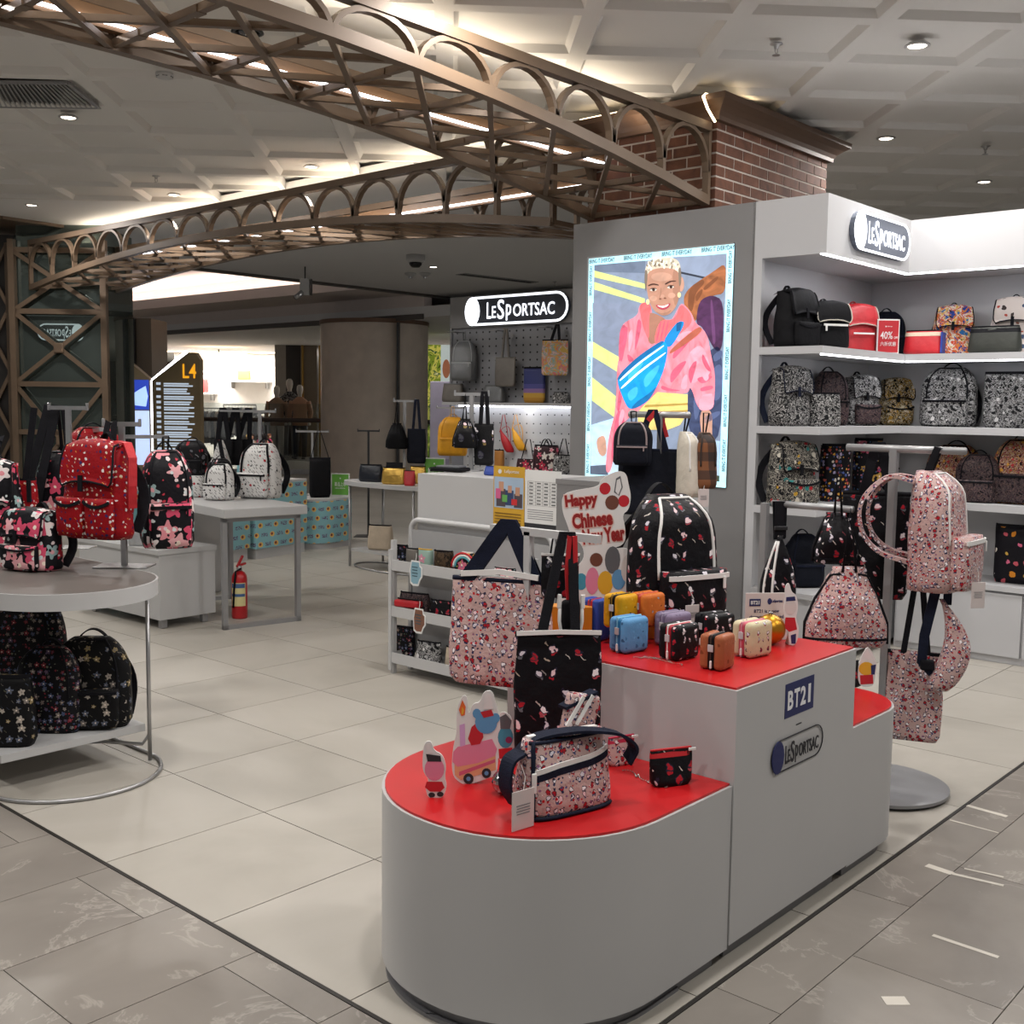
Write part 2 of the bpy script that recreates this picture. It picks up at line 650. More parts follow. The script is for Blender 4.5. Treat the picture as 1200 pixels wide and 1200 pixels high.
def tile_mat(name, cols, vein, rough, vs, tone):
    t = NT(name)
    geo = t.node('ShaderNodeNewGeometry').outputs['Position']
    rnd = t.node('ShaderNodeObjectInfo').outputs['Random']
    p = t.vm('ADD', geo, t.vm('MULTIPLY', vcomb(t, rnd, rnd), (37, 91, 0)))
    f = t.noise(p, vs, 5, .6, .6)
    c = t.ramp(f, cols, False, [.25 + .5 * i / (len(cols) - 1) for i in range(len(cols))])
    if vein:
        n = t.noise(p, 2.1, 6, .62, 1.5)
        v = t.ma('SUBTRACT', 1.0, t.ma('MULTIPLY', t.ma('ABSOLUTE', t.ma('SUBTRACT', n, .5)), 55.0))
        v = t.ma('MULTIPLY', t.ma('MAXIMUM', v, 0.0), .38)
        brk = t.ma('GREATER_THAN', t.noise(p, 3.1, 2), .50)
        c = t.mix(t.ma('MULTIPLY', v, brk), c, lin(vein))
    k = t.ma('MULTIPLY_ADD', rnd, tone, 1 - tone / 2)
    t.put(t.b.inputs['Base Color'], t.vm('MULTIPLY', c, vcomb3(t, k)))
    t.b.inputs['Roughness'].default_value = rough
    t.b.inputs['Specular IOR Level'].default_value = .45
    return t.m


def vcomb3(t, a):
    n = t.node('ShaderNodeCombineXYZ')
    for i in range(3):
        t.put(n.inputs[i], a)
    return n.outputs[0]


CREAM = tile_mat('cream_porcelain_tile', ['#9a958c', '#a6a198', '#ada8a0'], None, .42, 1.2, .05)
MARBLE = tile_mat('grey_marble_tile', ['#736d67', '#807a73', '#8c867e'], '#b4aea5', .34, 1.6, .07)
GROUT = mat('dark_grout', '#4b473f', .8)
BRICK = tile_mat('red_brown_brick', ['#4a2c22', '#65402f', '#7a4f3c'], None, .8, 9, .35)
MORTAR = mat('white_mortar', '#b9afa6', .9, var=.1, vs=20)

# ------------------------------------------------------------------ floor
BX, BY = 1.690, 1.402           # corner of the shop's floor
floor = struct('floor', MB().box2((BX, BY, -.06), (19, 26, -.006)), GROUT)
hall_floor = struct('floor', MB().box2((-9, -9, -.07), (40, BY, -.0061)).box2((-9, BY, -.07), (BX, 40, -.0061)), GROUT)


def depth(p):
    return (Vector(p) - V_C).dot(V_F)


tiles = []
i = 0
xs = [BX + .006] + [2.306 + .608 * k for k in range(26)]
ys = [BY + .006] + [2.031 + .606 * k for k in range(36)]
for i in range(len(xs) - 1):
    for j in range(len(ys) - 1):
        c = ((xs[i] + xs[i + 1]) / 2, (ys[j] + ys[j + 1]) / 2, 0)
        tiles.append((depth(c), inframe(c, 200), xs[i], xs[i + 1], ys[j], ys[j + 1]))
tiles.sort()
seen, rest = 0, MB()
for d, ok, x0, x1, y0, y1 in tiles:
    if x1 > 19 or y1 > 26:
        continue
    if ok and seen < 290:
        seen += 1
        MB().box2((x0 + .0021, y0 + .0021, -.006), (x1 - .0021, y1 - .0021, 0)).build('tile', CREAM, floor)
    else:
        rest.box2((x0 + .0021, y0 + .0021, -.006), (x1 - .0021, y1 - .0021, 0))
rest.build('tile_field', CREAM, floor)['kind'] = 'stuff'

mt = []
for k in range(-12, 60):
    y0, y1 = 1.212 + .398 * k, 1.212 + .398 * (k + 1)
    for n in range(-12, 20):
        x0 = 2.777 + .80 * n + (0 if k % 2 else .40)
        x1 = x0 + .80
        for a, b, c, d in ((x0, min(y0, 99), x1, min(y1, BY - .006)), (x0, max(y0, BY - .006), min(x1, BX - .006), y1)):
            if c - a > .02 and d - b > .02:
                ctr = ((a + c) / 2, (b + d) / 2, 0)
                mt.append((depth(ctr), inframe(ctr, 220), a, b, c, d))
mt.sort()
seen, rest = 0, MB()
for d_, ok, a, b, c, d in mt:
    if d_ < -6 or d_ > 26:
        continue
    if ok and seen < 250:
        seen += 1
        MB().box2((a + .0014, b + .0014, -.0061), (c - .0014, d - .0014, 0)).build('tile', MARBLE, hall_floor)
    else:
        rest.box2((a + .0014, b + .0014, -.0061), (c - .0014, d - .0014, 0))
rest.build('tile_field', MARBLE, hall_floor)['kind'] = 'stuff'
struct('trim_1', MB().box2((BX - .006, BY - .006, -.05), (30, BY + .005, .0015)).box2((BX - .006, BY + .005, -.05), (BX + .005, 26, .0015)), mat('dark_joint_strip', '#2d2a27', .5, .3))

# glue marks left on the hall floor where tape was peeled off
GLUE = mat('dried_tape_glue', '#c9c3b8', .35, var=.1)
for n, (a, b, w) in enumerate((((1133, 944), (1180, 957), .022), ((1113, 961), (1170, 976), .008), ((1086, 1014), (1116, 1024), .03), ((1116, 1024), (1176, 1038), .016), ((1130, 1018), (1176, 1028), .010), ((1093, 1096), (1170, 1122), .016), ((1046, 1168), (1053, 1178), .06))):
    tag(MB().bar(PZ(*a) + Vector((0, 0, .0006)), PZ(*b) + Vector((0, 0, .0006)), w, .0008).build('tape_residue', GLUE), 'pale streak of tape glue stuck on the grey marble floor', 'tape residue', 'tape residue streaks on the marble floor')

# ------------------------------------------------------------------ coffered ceiling
S2 = 2 ** .5
ZC = 3.50
GA = [5.87 + .73 * k for k in range(-8, 16)]
GB = [-2.34 + .765 * k for k in range(-7, 16)]
# the shop's ceiling stops at a slot that runs slantwise beyond the rear girder; past it the mall ceiling steps up
SL0, SL1 = PZ(240, 315, 3.5), PZ(560, 352, 3.5)
SD = (SL1 - SL0).normalized()
SA, SBq = SL0 - SD * 22, SL1 + SD * 30


def cplate(pts, z0, z1, m, nm='ceiling'):
    a = sum(pts[i][0] * pts[(i + 1) % len(pts)][1] - pts[(i + 1) % len(pts)][0] * pts[i][1] for i in range(len(pts)))
    pts = pts if a > 0 else pts[::-1]
    return struct(nm, MB().loft([[(p[0], p[1], z0) for p in pts], [(p[0], p[1], z1) for p in pts]]), m)


ceiling = cplate([(-14, -14), (40, -14), SBq, SA], 3.60, 3.75, CEILF)


def ab(a, b, z):
    return Vector(((a + b) / S2, (a - b) / S2, z))


def coffered(a, b):
    p = ab(a, b, 0)
    return (p.x < 6.15 and p.y < 12.2 and a < 11.4) or (p.y < 6.9 and p.x < 13)


def panel_mesh():
    mb = MB()
    x, y = .73 / 2, .765 / 2
    o = [(-x, -y), (x, -y), (x, y), (-x, y)]
    i1, i2 = .050, .078
    rings = [[(px, py, 0) for px, py in o], [(px * (1 - i1 / x), py * (1 - i1 / y), 0) for px, py in o], [(px * (1 - i2 / x), py * (1 - i2 / y), .042) for px, py in o]]
    vs = [p for r in rings for p in r]
    fs = []
    for k in range(2):
        for j in range(4):
            fs.append((k * 4 + (j + 1) % 4, k * 4 + j, (k + 1) * 4 + j, (k + 1) * 4 + (j + 1) % 4))
    fs.append((11, 10, 9, 8))
    vs += [(px, py, .085) for px, py in o]
    fs += [(12, 13, 14, 15)] + [(j, (j + 1) % 4, 12 + (j + 1) % 4, 12 + j) for j in range(4)]
    return mb.add(vs, fs).build('coffer', CEILW, ceiling)


c0 = panel_mesh()
first, nco, rest = True, 0, []
flat = MB()
for a in GA[:-1]:
    for b in GB[:-1]:
        ca, cb = a + .365, b + .3825
        p = ab(ca, cb, ZC)
        if not coffered(ca, cb):
            continue
        vis = inframe(p, 260)
        if not vis and depth(p) > 9:
            continue
        if first:
            c0.location, c0.rotation_euler = p, (0, 0, math.pi / 4)
            first = False
        else:
            o = share('coffer', c0.data, p, ceiling, math.pi / 4)
        # the mesh's x runs along a, y along -b
# smooth ceiling around the coffers
cplate([(6.55, 7.0), (14.0, 7.0), SL1 + SD * 4, SL0 - SD * 14, (-6, 12.4), (6.55, 12.4)], 3.50, 3.56, CEILF)

cplate([(6.55, 10.01), (6.55, 12.4), (4.15, 12.4)], 3.50, 3.56, CEILF)

# ------------------------------------------------------------------ arched lattice girders
def girder(label, along, fixed0, fixed1, s_list, zlow, ztop, group=None):
    """along 'x' or 'y'; two faces at fixed0 (near) and fixed1 (far); posts at s_list; zlow(s) is the arched bottom edge."""
    t = thing('lattice_girder', label, 'girder')
    P = (lambda s, f, z: Vector((s, f, z))) if along == 'x' else (lambda s, f, z: Vector((f, s, z)))
    for f in (fixed0, fixed1):
        MB().bar(P(s_list[0], f, ztop), P(s_list[-1], f, ztop), .062, .055).build('top_chord', BRONZE, t)
        mb = MB()
        for a, b in zip(s_list, s_list[1:]):
            mb.bar(P(a, f, zlow(a)), P(b, f, zlow(b)), .060, .06)
        mb.build('bottom_chord', BRONZE, t)
        for s in s_list:
            MB().bar(P(s, f, zlow(s)), P(s, f, max(zlow(s) + .02, ztop - .20 if s not in (s_list[0], s_list[-1]) else ztop)), .045, .03, P(1, 0, 0) - P(0, 0, 0)).build('post', BRONZE, t)
        for a, b in zip(s_list, s_list[1:]):
            m, hw = (a + b) / 2, (b - a) / 2
            rise = min(abs(hw) * .98, max(.05, ztop - .03 - zlow(m)))
            spring = ztop - .03 - rise
            pts = []
            for k in range(13):
                th = math.pi * k / 12
                pts.append(P(m - hw * .97 * math.cos(th), f, spring + rise * math.sin(th)))
            mb = MB()
            mb.ribbon(pts, P(0, 1, 0) - P(0, 0, 0), .045, .026)
            mb.build('arch', BRONZE, t)
    w = fixed1 - fixed0
    for s in s_list:
        MB().bar(P(s, fixed0, zlow(s)), P(s, fixed1, zlow(s)), .034, .034).build('cross_bar', BRONZE, t)
        for q in (.25, .75):
            MB().box(P(s, fixed0 + w * q, zlow(s) - .004), (.07, .05, .03) if along == 'y' else (.05, .07, .03)).build('joint_plate', BRONZE, t)
    n = len(s_list)
    for k in range(n - 1):
        a, b = s_list[k], s_list[min(k + 2, n - 1)]
        MB().bar(P(a, fixed0, zlow(a) + .01), P(b, fixed1 if k + 2 < n else (fixed0 + fixed1) / 2, zlow(b) + .01), .030, .030).build('brace', BRONZE, t)
        MB().bar(P(a, fixed1, zlow(a) - .012), P(b, fixed0 if k + 2 < n else (fixed0 + fixed1) / 2, zlow(b) - .012), .030, .030).build('brace', BRONZE, t)
    a, b = s_list[0], s_list[1]
    MB().bar(P(a, (fixed0 + fixed1) / 2, zlow(a)), P(b, fixed0, zlow(b)), .03, .03).build('brace', BRONZE, t)
    MB().bar(P(a, (fixed0 + fixed1) / 2, zlow(a)), P(b, fixed1, zlow(b)), .03, .03).build('brace', BRONZE, t)
    # light batten carried inside the far face
    z = ztop - .10
    MB().bar(P(s_list[0], fixed1 - .075, z), P(s_list[-1], fixed1 - .075, z), .05, .09).build('light_housing', mat('batten_housing', '#6e5136', .5), t)
    MB().bar(P(s_list[0], fixed1 - .108, z - .02), P(s_list[-1], fixed1 - .108, z - .02), .012, .014).build('light_strip', LED, t)
    return t


girder('bronze arched lattice girder crossing over the shop to the brick column', 'x', 3.95, 4.88, [6.28 - .515 * k for k in range(13)], lambda s: 3.105 - .30 * ((s - 2.75) / 3.6) ** 2, 3.28)
girder('bronze arched lattice girder running back to the glass-clad tower', 'y', 5.96, 6.88, [4.97 + .524 * k for k in range(16)], lambda s: 3.03 - .30 * ((s - 9.0) / 4.1) ** 2, 3.28)

# ------------------------------------------------------------------ brick column with moulded crown
CX0, CX1, CY0, CY1 = 6.31, 7.87, 3.90, 4.95
col_b = thing('brick_column', 'square red brick column with a brown moulded crown above the light box', 'column')
MB().box2((CX0 + .004, CY0 + .004, 0), (CX1 - .014, CY1 - .014, 3.5)).build('mortar_core', MORTAR, col_b)
RH, BL = .0735, .225
z = 2.46
row = 0
while z < 3.28:
    for face in range(2):
        L = CX1 - CX0 if face == 0 else CY1 - CY0
        s = -(BL / 2 if row % 2 else 0)
        while s < L - .02:
            a, b = max(s, 0), min(s + BL, L)
            if b - a > .03:
                g = .0065
                if face == 0:
                    MB().box2((CX0 + a + (g if a > 0 else 0), CY0, z + g), (CX0 + b - g, CY0 + .05, z + RH - g)).build('brick', BRICK, col_b)
                else:
                    MB().box2((CX0, CY0 + a + (g if a > 0 else .05), z + g), (CX0 + .05, CY0 + b - g, z + RH - g)).build('brick', BRICK, col_b)
            s += BL
    z += RH
    row += 1
CROWN = mat('brown_crown_moulding', '#5d4636', .5, .1)
mb = MB()
prof = [(0.0, 3.315), (.03, 3.32), (.035, 3.345), (.05, 3.37), (.085, 3.40), (.125, 3.425), (.13, 3.46), (.10, 3.47), (.05, 3.485)]
mb.loft([[(CX0 - e, CY0 - e, zz), (CX1 + e, CY0 - e, zz), (CX1 + e, CY1 + e, zz), (CX0 - e, CY1 + e, zz)] for e, zz in prof])
mb.build('crown', CROWN, col_b)
MB().tube([(CX0 - .06, CY0 - .02, 3.30), (CX0 - .15, CY0 - .02, 3.36), (CX0 - .16, CY0 + .01, 3.44), (CX0 - .10, CY0 + .03, 3.47), (CX0 + .15, CY0 + .03, 3.475)], .009, 6).build('light_cord', LEDW, col_b)
for yy in (CY1 - .15,):
    MB().box2((CX0 - .10, CY0 + .55, 3.462), (CX0 - .06, CY1, 3.475)).build('crown_light', LEDW, col_b)
    MB().box2((CX0, CY0 - .10, 3.462), (CX0 + .5, CY0 - .06, 3.475)).build('crown_light', LEDW, col_b)

# ------------------------------------------------------------------ ceiling fittings
def downlight(p, label, r=.055, group='downlights in the coffered ceiling', name='downlight', lens=None, ring=None):
    t = thing(name, label, 'downlight', p, 0, group)
    MB().lathe([(r * 1.25, 0), (r * 1.28, -.006), (r, -.010), (r * .95, .01)], seg=20).build('ring', ring or WHITE2, t, True)
    mb = MB().lathe([(r * .92, -.004), (r * .6, -.009), (.004, -.011)], seg=16)
    mb.build('lens', lens or LAMP, t, True)
    return t


for x, y in LAMPS_SEEN:
    downlight((x, y, 3.50 if x < 8 else 3.54), 'round recessed downlight glowing in the coffered ceiling')
for x, y in LAMPS_REAR:
    downlight((x, y, 3.50), 'small recessed downlight in the flat ceiling behind the rear girder', .06, None)
for x, y in LAMPS_BEYOND:
    downlight((x, y, 3.5), 'round recessed downlight over the shop floor outside the view', .08, 'downlights over the shop floor', 'downlight_offscreen')
downlight((3.69, 5.276, 3.5), 'black-ringed unlit ceiling fitting above the front girder', .07, None, 'downlight', mat('unlit_black_lens', '#16161a', .25), DARKM)


def sprinkler(p):
    t = thing('sprinkler', 'small sprinkler head hanging from the ceiling', 'sprinkler', p, 0, 'ceiling sprinklers')
    MB().lathe([(.035, 0), (.036, -.006), (.016, -.012), (.012, -.03)], seg=14).build('escutcheon', STEEL, t, True)
    MB().tube([(-.012, 0, -.03), (-.014, 0, -.045), (0, 0, -.06), (.014, 0, -.045), (.012, 0, -.03)], .003, 6).build('yoke', STEEL, t)
    MB().lathe([(.004, -.058), (.022, -.062), (.022, -.065), (.004, -.066)], seg=12).build('deflector', STEEL, t)


for px, py in ((910, 55), (183, 210), (1155, 175)):
    sprinkler(PZ(px, py - 4, 3.52))
sprinkler(PZ(650, 330, 3.50))
t = thing('smoke_detector', 'white slotted smoke detector beside the girder', 'smoke detector', PZ(193, 86, 3.5))
MB().lathe([(.055, 0), (.055, -.015), (.045, -.03), (.02, -.036), (.004, -.036)], seg=20).build('housing', WHITE2, t, True)
for k in range(6):
    a = k * math.pi / 3
    MB().box((.047 * math.cos(a), .047 * math.sin(a), -.022), (.006, .03, .005), a).build('slot', INK, t)
t = thing('ceiling_grille', 'grey slatted air grille in the coffered ceiling', 'air grille')
g0, g1, g2, g3 = (PZ(x, y, 3.505) for x, y in ((-60, 96), (80, 97), (117, 126), (-60, 124)))
u1 = (g1 - g0)
mb = MB()
for k, (a, b) in enumerate(((g0, g1), (g1, g2), (g2, g3), (g3, g0))):
    mb.bar(a, b, .02, .02)
mb.build('frame', ALU, t)
MB().prism([(0, 0), (1, 0), (1, 1), (0, 1)], g0 + Vector((0, 0, .012)), g1 - g0, g3 - g0, .004).build('backing', DARKM, t)
for k in range(30):
    f_ = (k + .5) / 30
    MB().bar(g0.lerp(g1, f_), g3.lerp(g2, f_), .012, .012).build('slat', ALU, t)
t = thing('access_hatch', 'brown open hatch in the ceiling beside the tower', 'hatch')
h = [PZ(x, y, 3.5) for x, y in ((-40, 250), (2, 253), (77, 264), (20, 275), (-40, 276))]
for a, b in zip(h, h[1:] + h[:1]):
    MB().bar(a + Vector((0, 0, -.01)), b + Vector((0, 0, -.01)), .03, .05).build('rim', BRONZE, t)
MB().add([p + Vector((0, 0, -.012)) for p in h], [tuple(range(5))]).build('opening', BRONZE, t)
t = thing('camera_dome', 'white domed security camera with black lens under the flat ceiling', 'security camera', PZ(487, 299, 3.5))
MB().lathe([(.13, 0), (.13, -.07), (.10, -.10)], seg=20).build('housing', WHITE2, t, True)
MB().lathe([(.09, -.09), (.085, -.13), (.05, -.165), (.004, -.17)], seg=18).build('dome', mat('black_dome', '#08080a', .1), t, True)
for px in (481, 498):
    t = thing('ceiling_sensor', 'small white ceiling sensor near the security camera', 'sensor', PZ(px, 320, 3.5), 0, 'paired ceiling sensors')
    MB().lathe([(.09, 0), (.09, -.02), (.05, -.05)], seg=14).build('housing', WHITE2, t, True)
    MB().lathe([(.03, -.05), (.03, -.08), (.004, -.085)], seg=10).build('tip', STEEL, t)
t = thing('air_slot', 'long grey linear air slot in the flat ceiling', 'air slot')
a, b = PZ(540, 321, 3.497), PZ(625, 331, 3.497)
MB().bar(a, b, .25, .012).build('frame', ALU, t)
for k in (-.06, 0, .06):
    sd = (b - a).cross(Vector((0, 0, 1))).normalized()
    MB().bar(a + sd * k - Vector((0, 0, .006)), b + sd * k - Vector((0, 0, .006)), .03, .006).build('slit', INK, t)

# ------------------------------------------------------------------ glass-clad lattice tower
FR = math.radians(-48.28)       # local x to the right of the view, local y straight ahead
TG = mat('dark_green_glass', '#76827d', .010, .8, var=0)
TOWD = 13.0




tw = thing('lattice_tower', 'tower of dark green glass panels behind bronze cross bracing', 'tower', fr(-5.30, TOWD + .55, 0), FR)
HW = .53
MB().box2((-HW + .03, -.50, 0), (HW - .03, .5, 3.5)).build('glass_panel', TG, tw)
for sx in (-HW, HW):
    MB().box2((sx - .035, -.60, 0), (sx + .035, -.52, 3.32)).build('post', BRONZE, tw)
LV = [.35, 1.10, 1.66, 2.50, 3.20]
for zz in LV:
    MB().box2((-HW, -.585, zz - .03), (HW, -.535, zz + .03)).build('rail', BRONZE, tw)
for za, zb in ((.35, 1.66), (1.66, 2.50), (2.50, 3.20)):
    for sg in (-1, 1):
        MB().bar((-HW * sg, -.575, za), (HW * sg, -.575, zb), .02, .05, (0, -1, 0) if False else (0, 0, 1)).build('brace', BRONZE, tw)
    MB().rbox((0, -.59, (za + zb) / 2), (.12, .03, .12), .02).build('joint_plate', BRONZE, tw)
MB().box2((HW + .0, -.53, 2.55), (HW + .02, -.50, 2.8)).build('corner_light', LED, tw)
tw2 = thing('lattice_column', 'dark bronze column with crossed straps left of the glass tower', 'column', fr(-6.35, TOWD + .4, 0), FR)
MB().box2((-.42, -.2, 0), (.46, .4, 3.4)).build('shaft', mat('dark_column_cladding', '#2b2826', .35, .2), tw2)
for sx in (-.40, .02, .40):
    MB().box2((sx - .03, -.27, 0), (sx + .03, -.2, 3.3)).build('post', BRONZE, tw2)
for k in range(4):
    for sg in (-1, 1):
        MB().bar((.21 - .19 * sg, -.25, .3 + .75 * k), (.21 + .19 * sg, -.25, .3 + .75 * (k + 1)), .02, .04).build('strap', BRONZE, tw2)

# ------------------------------------------------------------------ light-box pillar and its poster
PX0 = 5.593
EYL, EZ = Vector((0, -1, 0)), Vector((0, 0, 1))       # on faces turned to -x: reading direction is -y
pil = thing('lightbox_pillar', 'grey pillar carrying the glowing poster of a woman with a blue bag', 'pillar')
MB().box2((PX0, 3.19, 0), (6.28, 4.49, 2.63)).build('casing', GREYP, pil)
B0Y, B1Y, B0Z, B1Z = 4.363, 3.324, 1.028, 2.410
MB().box2((PX0 - .012, B1Y - .006, B0Z - .006), (PX0 + .01, B0Y + .006, B1Z + .006)).build('poster_frame', ALU, pil)


def glow(name, col, k=1.0):
    nm = 'poster_' + name
    if nm in MATS:
        return MATS[nm]
    t = NT(nm)
    c = lin(col)
    amt = .42 if name in ('shirt', 'jacket', 'trousers', 'sleeve') else .26 if name in ('bag', 'belt', 'collar', 'shirt_light', 'shirt_fold') else .14
    co = t.vm('MULTIPLY', t.coord(), (1, 9, 4) if name in ('shirt', 'collar') else (1, 5, 7))
    f = t.noise(co, 1.6, 3, .5, 1.2)
    cc = t.ramp(f, [tuple(v * (1 - amt) for v in c[:3]), c[:3], tuple(min(1, v * (1 + amt * .6)) for v in c[:3])], False, (.3, .52, .72))
    t.put(t.b.inputs['Base Color'], cc)
    t.put(t.b.inputs['Emission Color'], cc)
    t.b.inputs['Emission Strength'].default_value = k
    t.b.inputs['Roughness'].default_value = .6
    MATS[nm] = t.m
    return t.m


CR_S, CR_X, CR_Y = 823 / 240, 660, 250
pc = {}


SOFT = {'sleeve', 'sleeve_fold', 'trousers', 'jacket', 'jacket_fold', 'skin', 'shirt', 'shirt_fold', 'shirt_light', 'neck', 'collar', 'face', 'face_shade', 'hair', 'hair_side', 'brow', 'lips', 'teeth', 'bag', 'bag_shade', 'trouser_fold', 'strap_blue', 'strap_brown', 'zip', 'bag_light', 'lash'}


def chaikin(p, n=2, q=.22):
    for _ in range(n):
        r = []
        for i in range(len(p)):
            a, b = p[i], p[(i + 1) % len(p)]
            r += [(a[0] + (b[0] - a[0]) * q, a[1] + (b[1] - a[1]) * q), (a[0] + (b[0] - a[0]) * (1 - q), a[1] + (b[1] - a[1]) * (1 - q))]
        p = r
    return p


def poster(poly, name, col, lift, k=.62):
    if name in SOFT:
        poly = chaikin(poly)
    pts = [PXP(CR_X + x / CR_S, CR_Y + y / CR_S, PX0 - .0125 - .0006 * lift) for x, y in poly]
    mb = pc.setdefault((name, col, k), MB())
    mb.add(pts, [tuple(range(len(pts)))])


def ell(cx, cy, rx, ry, rot=0, n=22):
    c, s = math.cos(math.radians(rot)), math.sin(math.radians(rot))
    return [(cx + rx * math.cos(2 * math.pi * i / n) * c - ry * math.sin(2 * math.pi * i / n) * s, cy + rx * math.cos(2 * math.pi * i / n) * s + ry * math.sin(2 * math.pi * i / n) * c) for i in range(n)]


poster([(103, 183), (688, 122), (653, 1103), (88, 1055)], 'border', '#b4e8f4', 0, .95)
poster([(125, 208), (657, 162), (627, 1078), (108, 1048)], 'street', '#8694ac', 1)
poster([(125, 208), (330, 190), (330, 240), (125, 235)], 'street_far', '#6e7c93', 2)
poster([(118, 360), (330, 365), (225, 585), (118, 520)], 'street_mid', '#8793ab', 2)
for q in ([(125, 230), (328, 283), (328, 303), (125, 257)], [(125, 276), (328, 343), (328, 364), (125, 306)], [(118, 515), (225, 578), (222, 640), (118, 576)], [(115, 658), (212, 735), (205, 820), (115, 752)]):
    poster(q, 'stripe', '#d2dd8c', 3, .75)
poster([(112, 850), (205, 822), (300, 1065), (110, 1045)], 'kerb', '#b9d3e6', 3, .75)
poster([(108, 1015), (180, 1010), (180, 1052), (108, 1048)], 'kerb_shade', '#596579', 4)
poster([(472, 234), (600, 262), (600, 270), (472, 242)], 'line', '#2e3442', 3)
poster([(440, 176), (655, 165), (650, 250), (600, 262), (472, 232)], 'wall_far', '#8d9bb4', 2)
poster([(480, 342), (505, 300), (560, 262), (600, 236), (656, 196), (652, 322), (600, 330), (548, 362), (535, 440), (500, 420)], 'sleeve', '#a4653f', 5)
poster([(505, 300), (560, 262), (570, 280), (530, 320), (520, 400), (500, 380)], 'sleeve_fold', '#7f4b2e', 6)
poster([(545, 352), (595, 326), (645, 350), (642, 540), (612, 560), (560, 455), (532, 445)], 'trousers', '#4e2a52', 6)
poster([(590, 350), (600, 345), (615, 520), (600, 530)], 'trouser_fold', '#6a3f6e', 7)
poster([(575, 560), (642, 520), (634, 915), (560, 905), (500, 880), (500, 690), (530, 620)], 'jacket', '#3b4668', 6)
poster([(600, 620), (640, 600), (638, 740), (600, 760)], 'jacket_fold', '#56648c', 7)
poster([(560, 905), (630, 915), (627, 1078), (560, 1068)], 'pavement', '#a9c6dd', 5, .7)
poster([(600, 1050), (628, 1055), (627, 1078), (600, 1074)], 'pavement_shade', '#3f4b3c', 6)
# woman
poster([(545, 790), (600, 788), (598, 900), (606, 1030), (598, 1068), (580, 1060), (560, 930)], 'skin', '#c79a86', 7)
poster([(132, 905), (168, 888), (176, 960), (160, 980), (140, 962)], 'skin', '#c79a86', 8)
poster([(215, 655), (218, 600), (232, 560), (225, 480), (242, 440), (300, 412), (305, 370), (325, 355), (352, 372), (360, 420), (430, 440), (455, 395), (476, 356), (515, 398), (530, 440), (578, 482), (592, 560), (612, 650), (605, 788), (545, 796), (512, 690), (500, 728), (375, 718), (320, 780), (250, 830), (215, 900), (192, 1042), (168, 1040), (182, 900), (212, 790)], 'shirt', '#f58c9c', 8, .68)
poster([(225, 480), (242, 440), (262, 470), (245, 560), (222, 610)], 'shirt_fold', '#d9627e', 9)
poster([(500, 560), (560, 520), (600, 640), (560, 660), (515, 690), (505, 640)], 'shirt_light', '#f79fb1', 9, .7)
poster([(530, 660), (612, 650), (560, 690)], 'shirt_fold', '#d9627e', 10)
poster([(545, 740), (606, 725), (605, 788), (545, 796)], 'shirt_light', '#f79fb1', 10, .7)
poster([(215, 780), (250, 820), (235, 900), (200, 1000), (192, 960)], 'shirt_fold', '#d9627e', 9)
poster([(322, 412), (355, 395), (425, 430), (395, 510), (350, 530), (338, 500)], 'neck', '#a97866', 9)
poster([(305, 372), (328, 355), (356, 372), (345, 410), (345, 520), (318, 450)], 'collar', '#ef6f74', 10, .66)
poster([(385, 428), (450, 428), (470, 360), (512, 398), (520, 445), (420, 520), (360, 530)], 'collar', '#ef6f74', 10, .66)
for x in (390, 405, 420):
    poster([(x, 432), (x + 5, 432), (x - 12, 515), (x - 17, 515)], 'shirt_fold', '#d9627e', 11)
poster([(320, 775), (378, 718), (500, 728), (500, 800), (470, 850), (420, 870), (300, 870), (300, 800)], 'belt', '#e6cf7e', 9, .75)
poster([(330, 770), (500, 762), (500, 770), (325, 780)], 'belt_line', '#b79a4c', 10)
poster([(310, 800), (500, 790), (500, 798), (306, 808)], 'belt_line', '#b79a4c', 10)
# head
poster(ell(474, 285, 12, 30), 'skin', '#c79a86', 10)
poster([(330, 250), (338, 215), (370, 190), (440, 185), (468, 215), (474, 260), (468, 330), (452, 380), (425, 408), (395, 412), (362, 390), (340, 340)], 'face', '#bd8d78', 11)
poster([(440, 215), (474, 240), (468, 330), (450, 380), (440, 330)], 'face_shade', '#ab7d69', 12)
poster([(326, 262), (330, 215), (350, 192), (380, 180), (430, 176), (462, 188), (472, 215), (474, 262), (462, 235), (440, 222), (395, 218), (350, 228), (336, 250)], 'hair', '#cfc6b4', 13, .7)
poster([(326, 262), (329, 225), (340, 232), (336, 290), (330, 320)], 'hair_side', '#7e7264', 14)
poster([(462, 222), (473, 215), (475, 280), (466, 300)], 'hair_side', '#7e7264', 14)
random.seed(9)
for k in range(46):
    x = random.uniform(338, 464)
    y = random.uniform(182, 218) + 14 * abs((x - 400) / 66) ** 2
    nm, cc, kk = random.choice((('hair_light', '#ece6d8', .8), ('hair_mid', '#a89e8c', .6), ('hair_light', '#ece6d8', .8), ('hair_dark', '#857a69', .55)))
    poster(ell(x, y, random.uniform(2.5, 5), random.uniform(5, 9), random.uniform(-50, 50), 10), nm, cc, 15 + k * .02, kk)
poster(ell(395, 255, 42, 18), 'face_light', '#c99d88', 12)
for x, y in ((362, 342), (436, 330)):
    poster(ell(x, y, 15, 11), 'face_light', '#c99d88', 13)
poster([(340, 289), (360, 280), (384, 286), (384, 291), (360, 286), (342, 294)], 'brow', '#4b2f26', 14)
poster([(408, 282), (430, 270), (454, 270), (454, 274), (432, 276), (410, 288)], 'brow', '#4b2f26', 14)
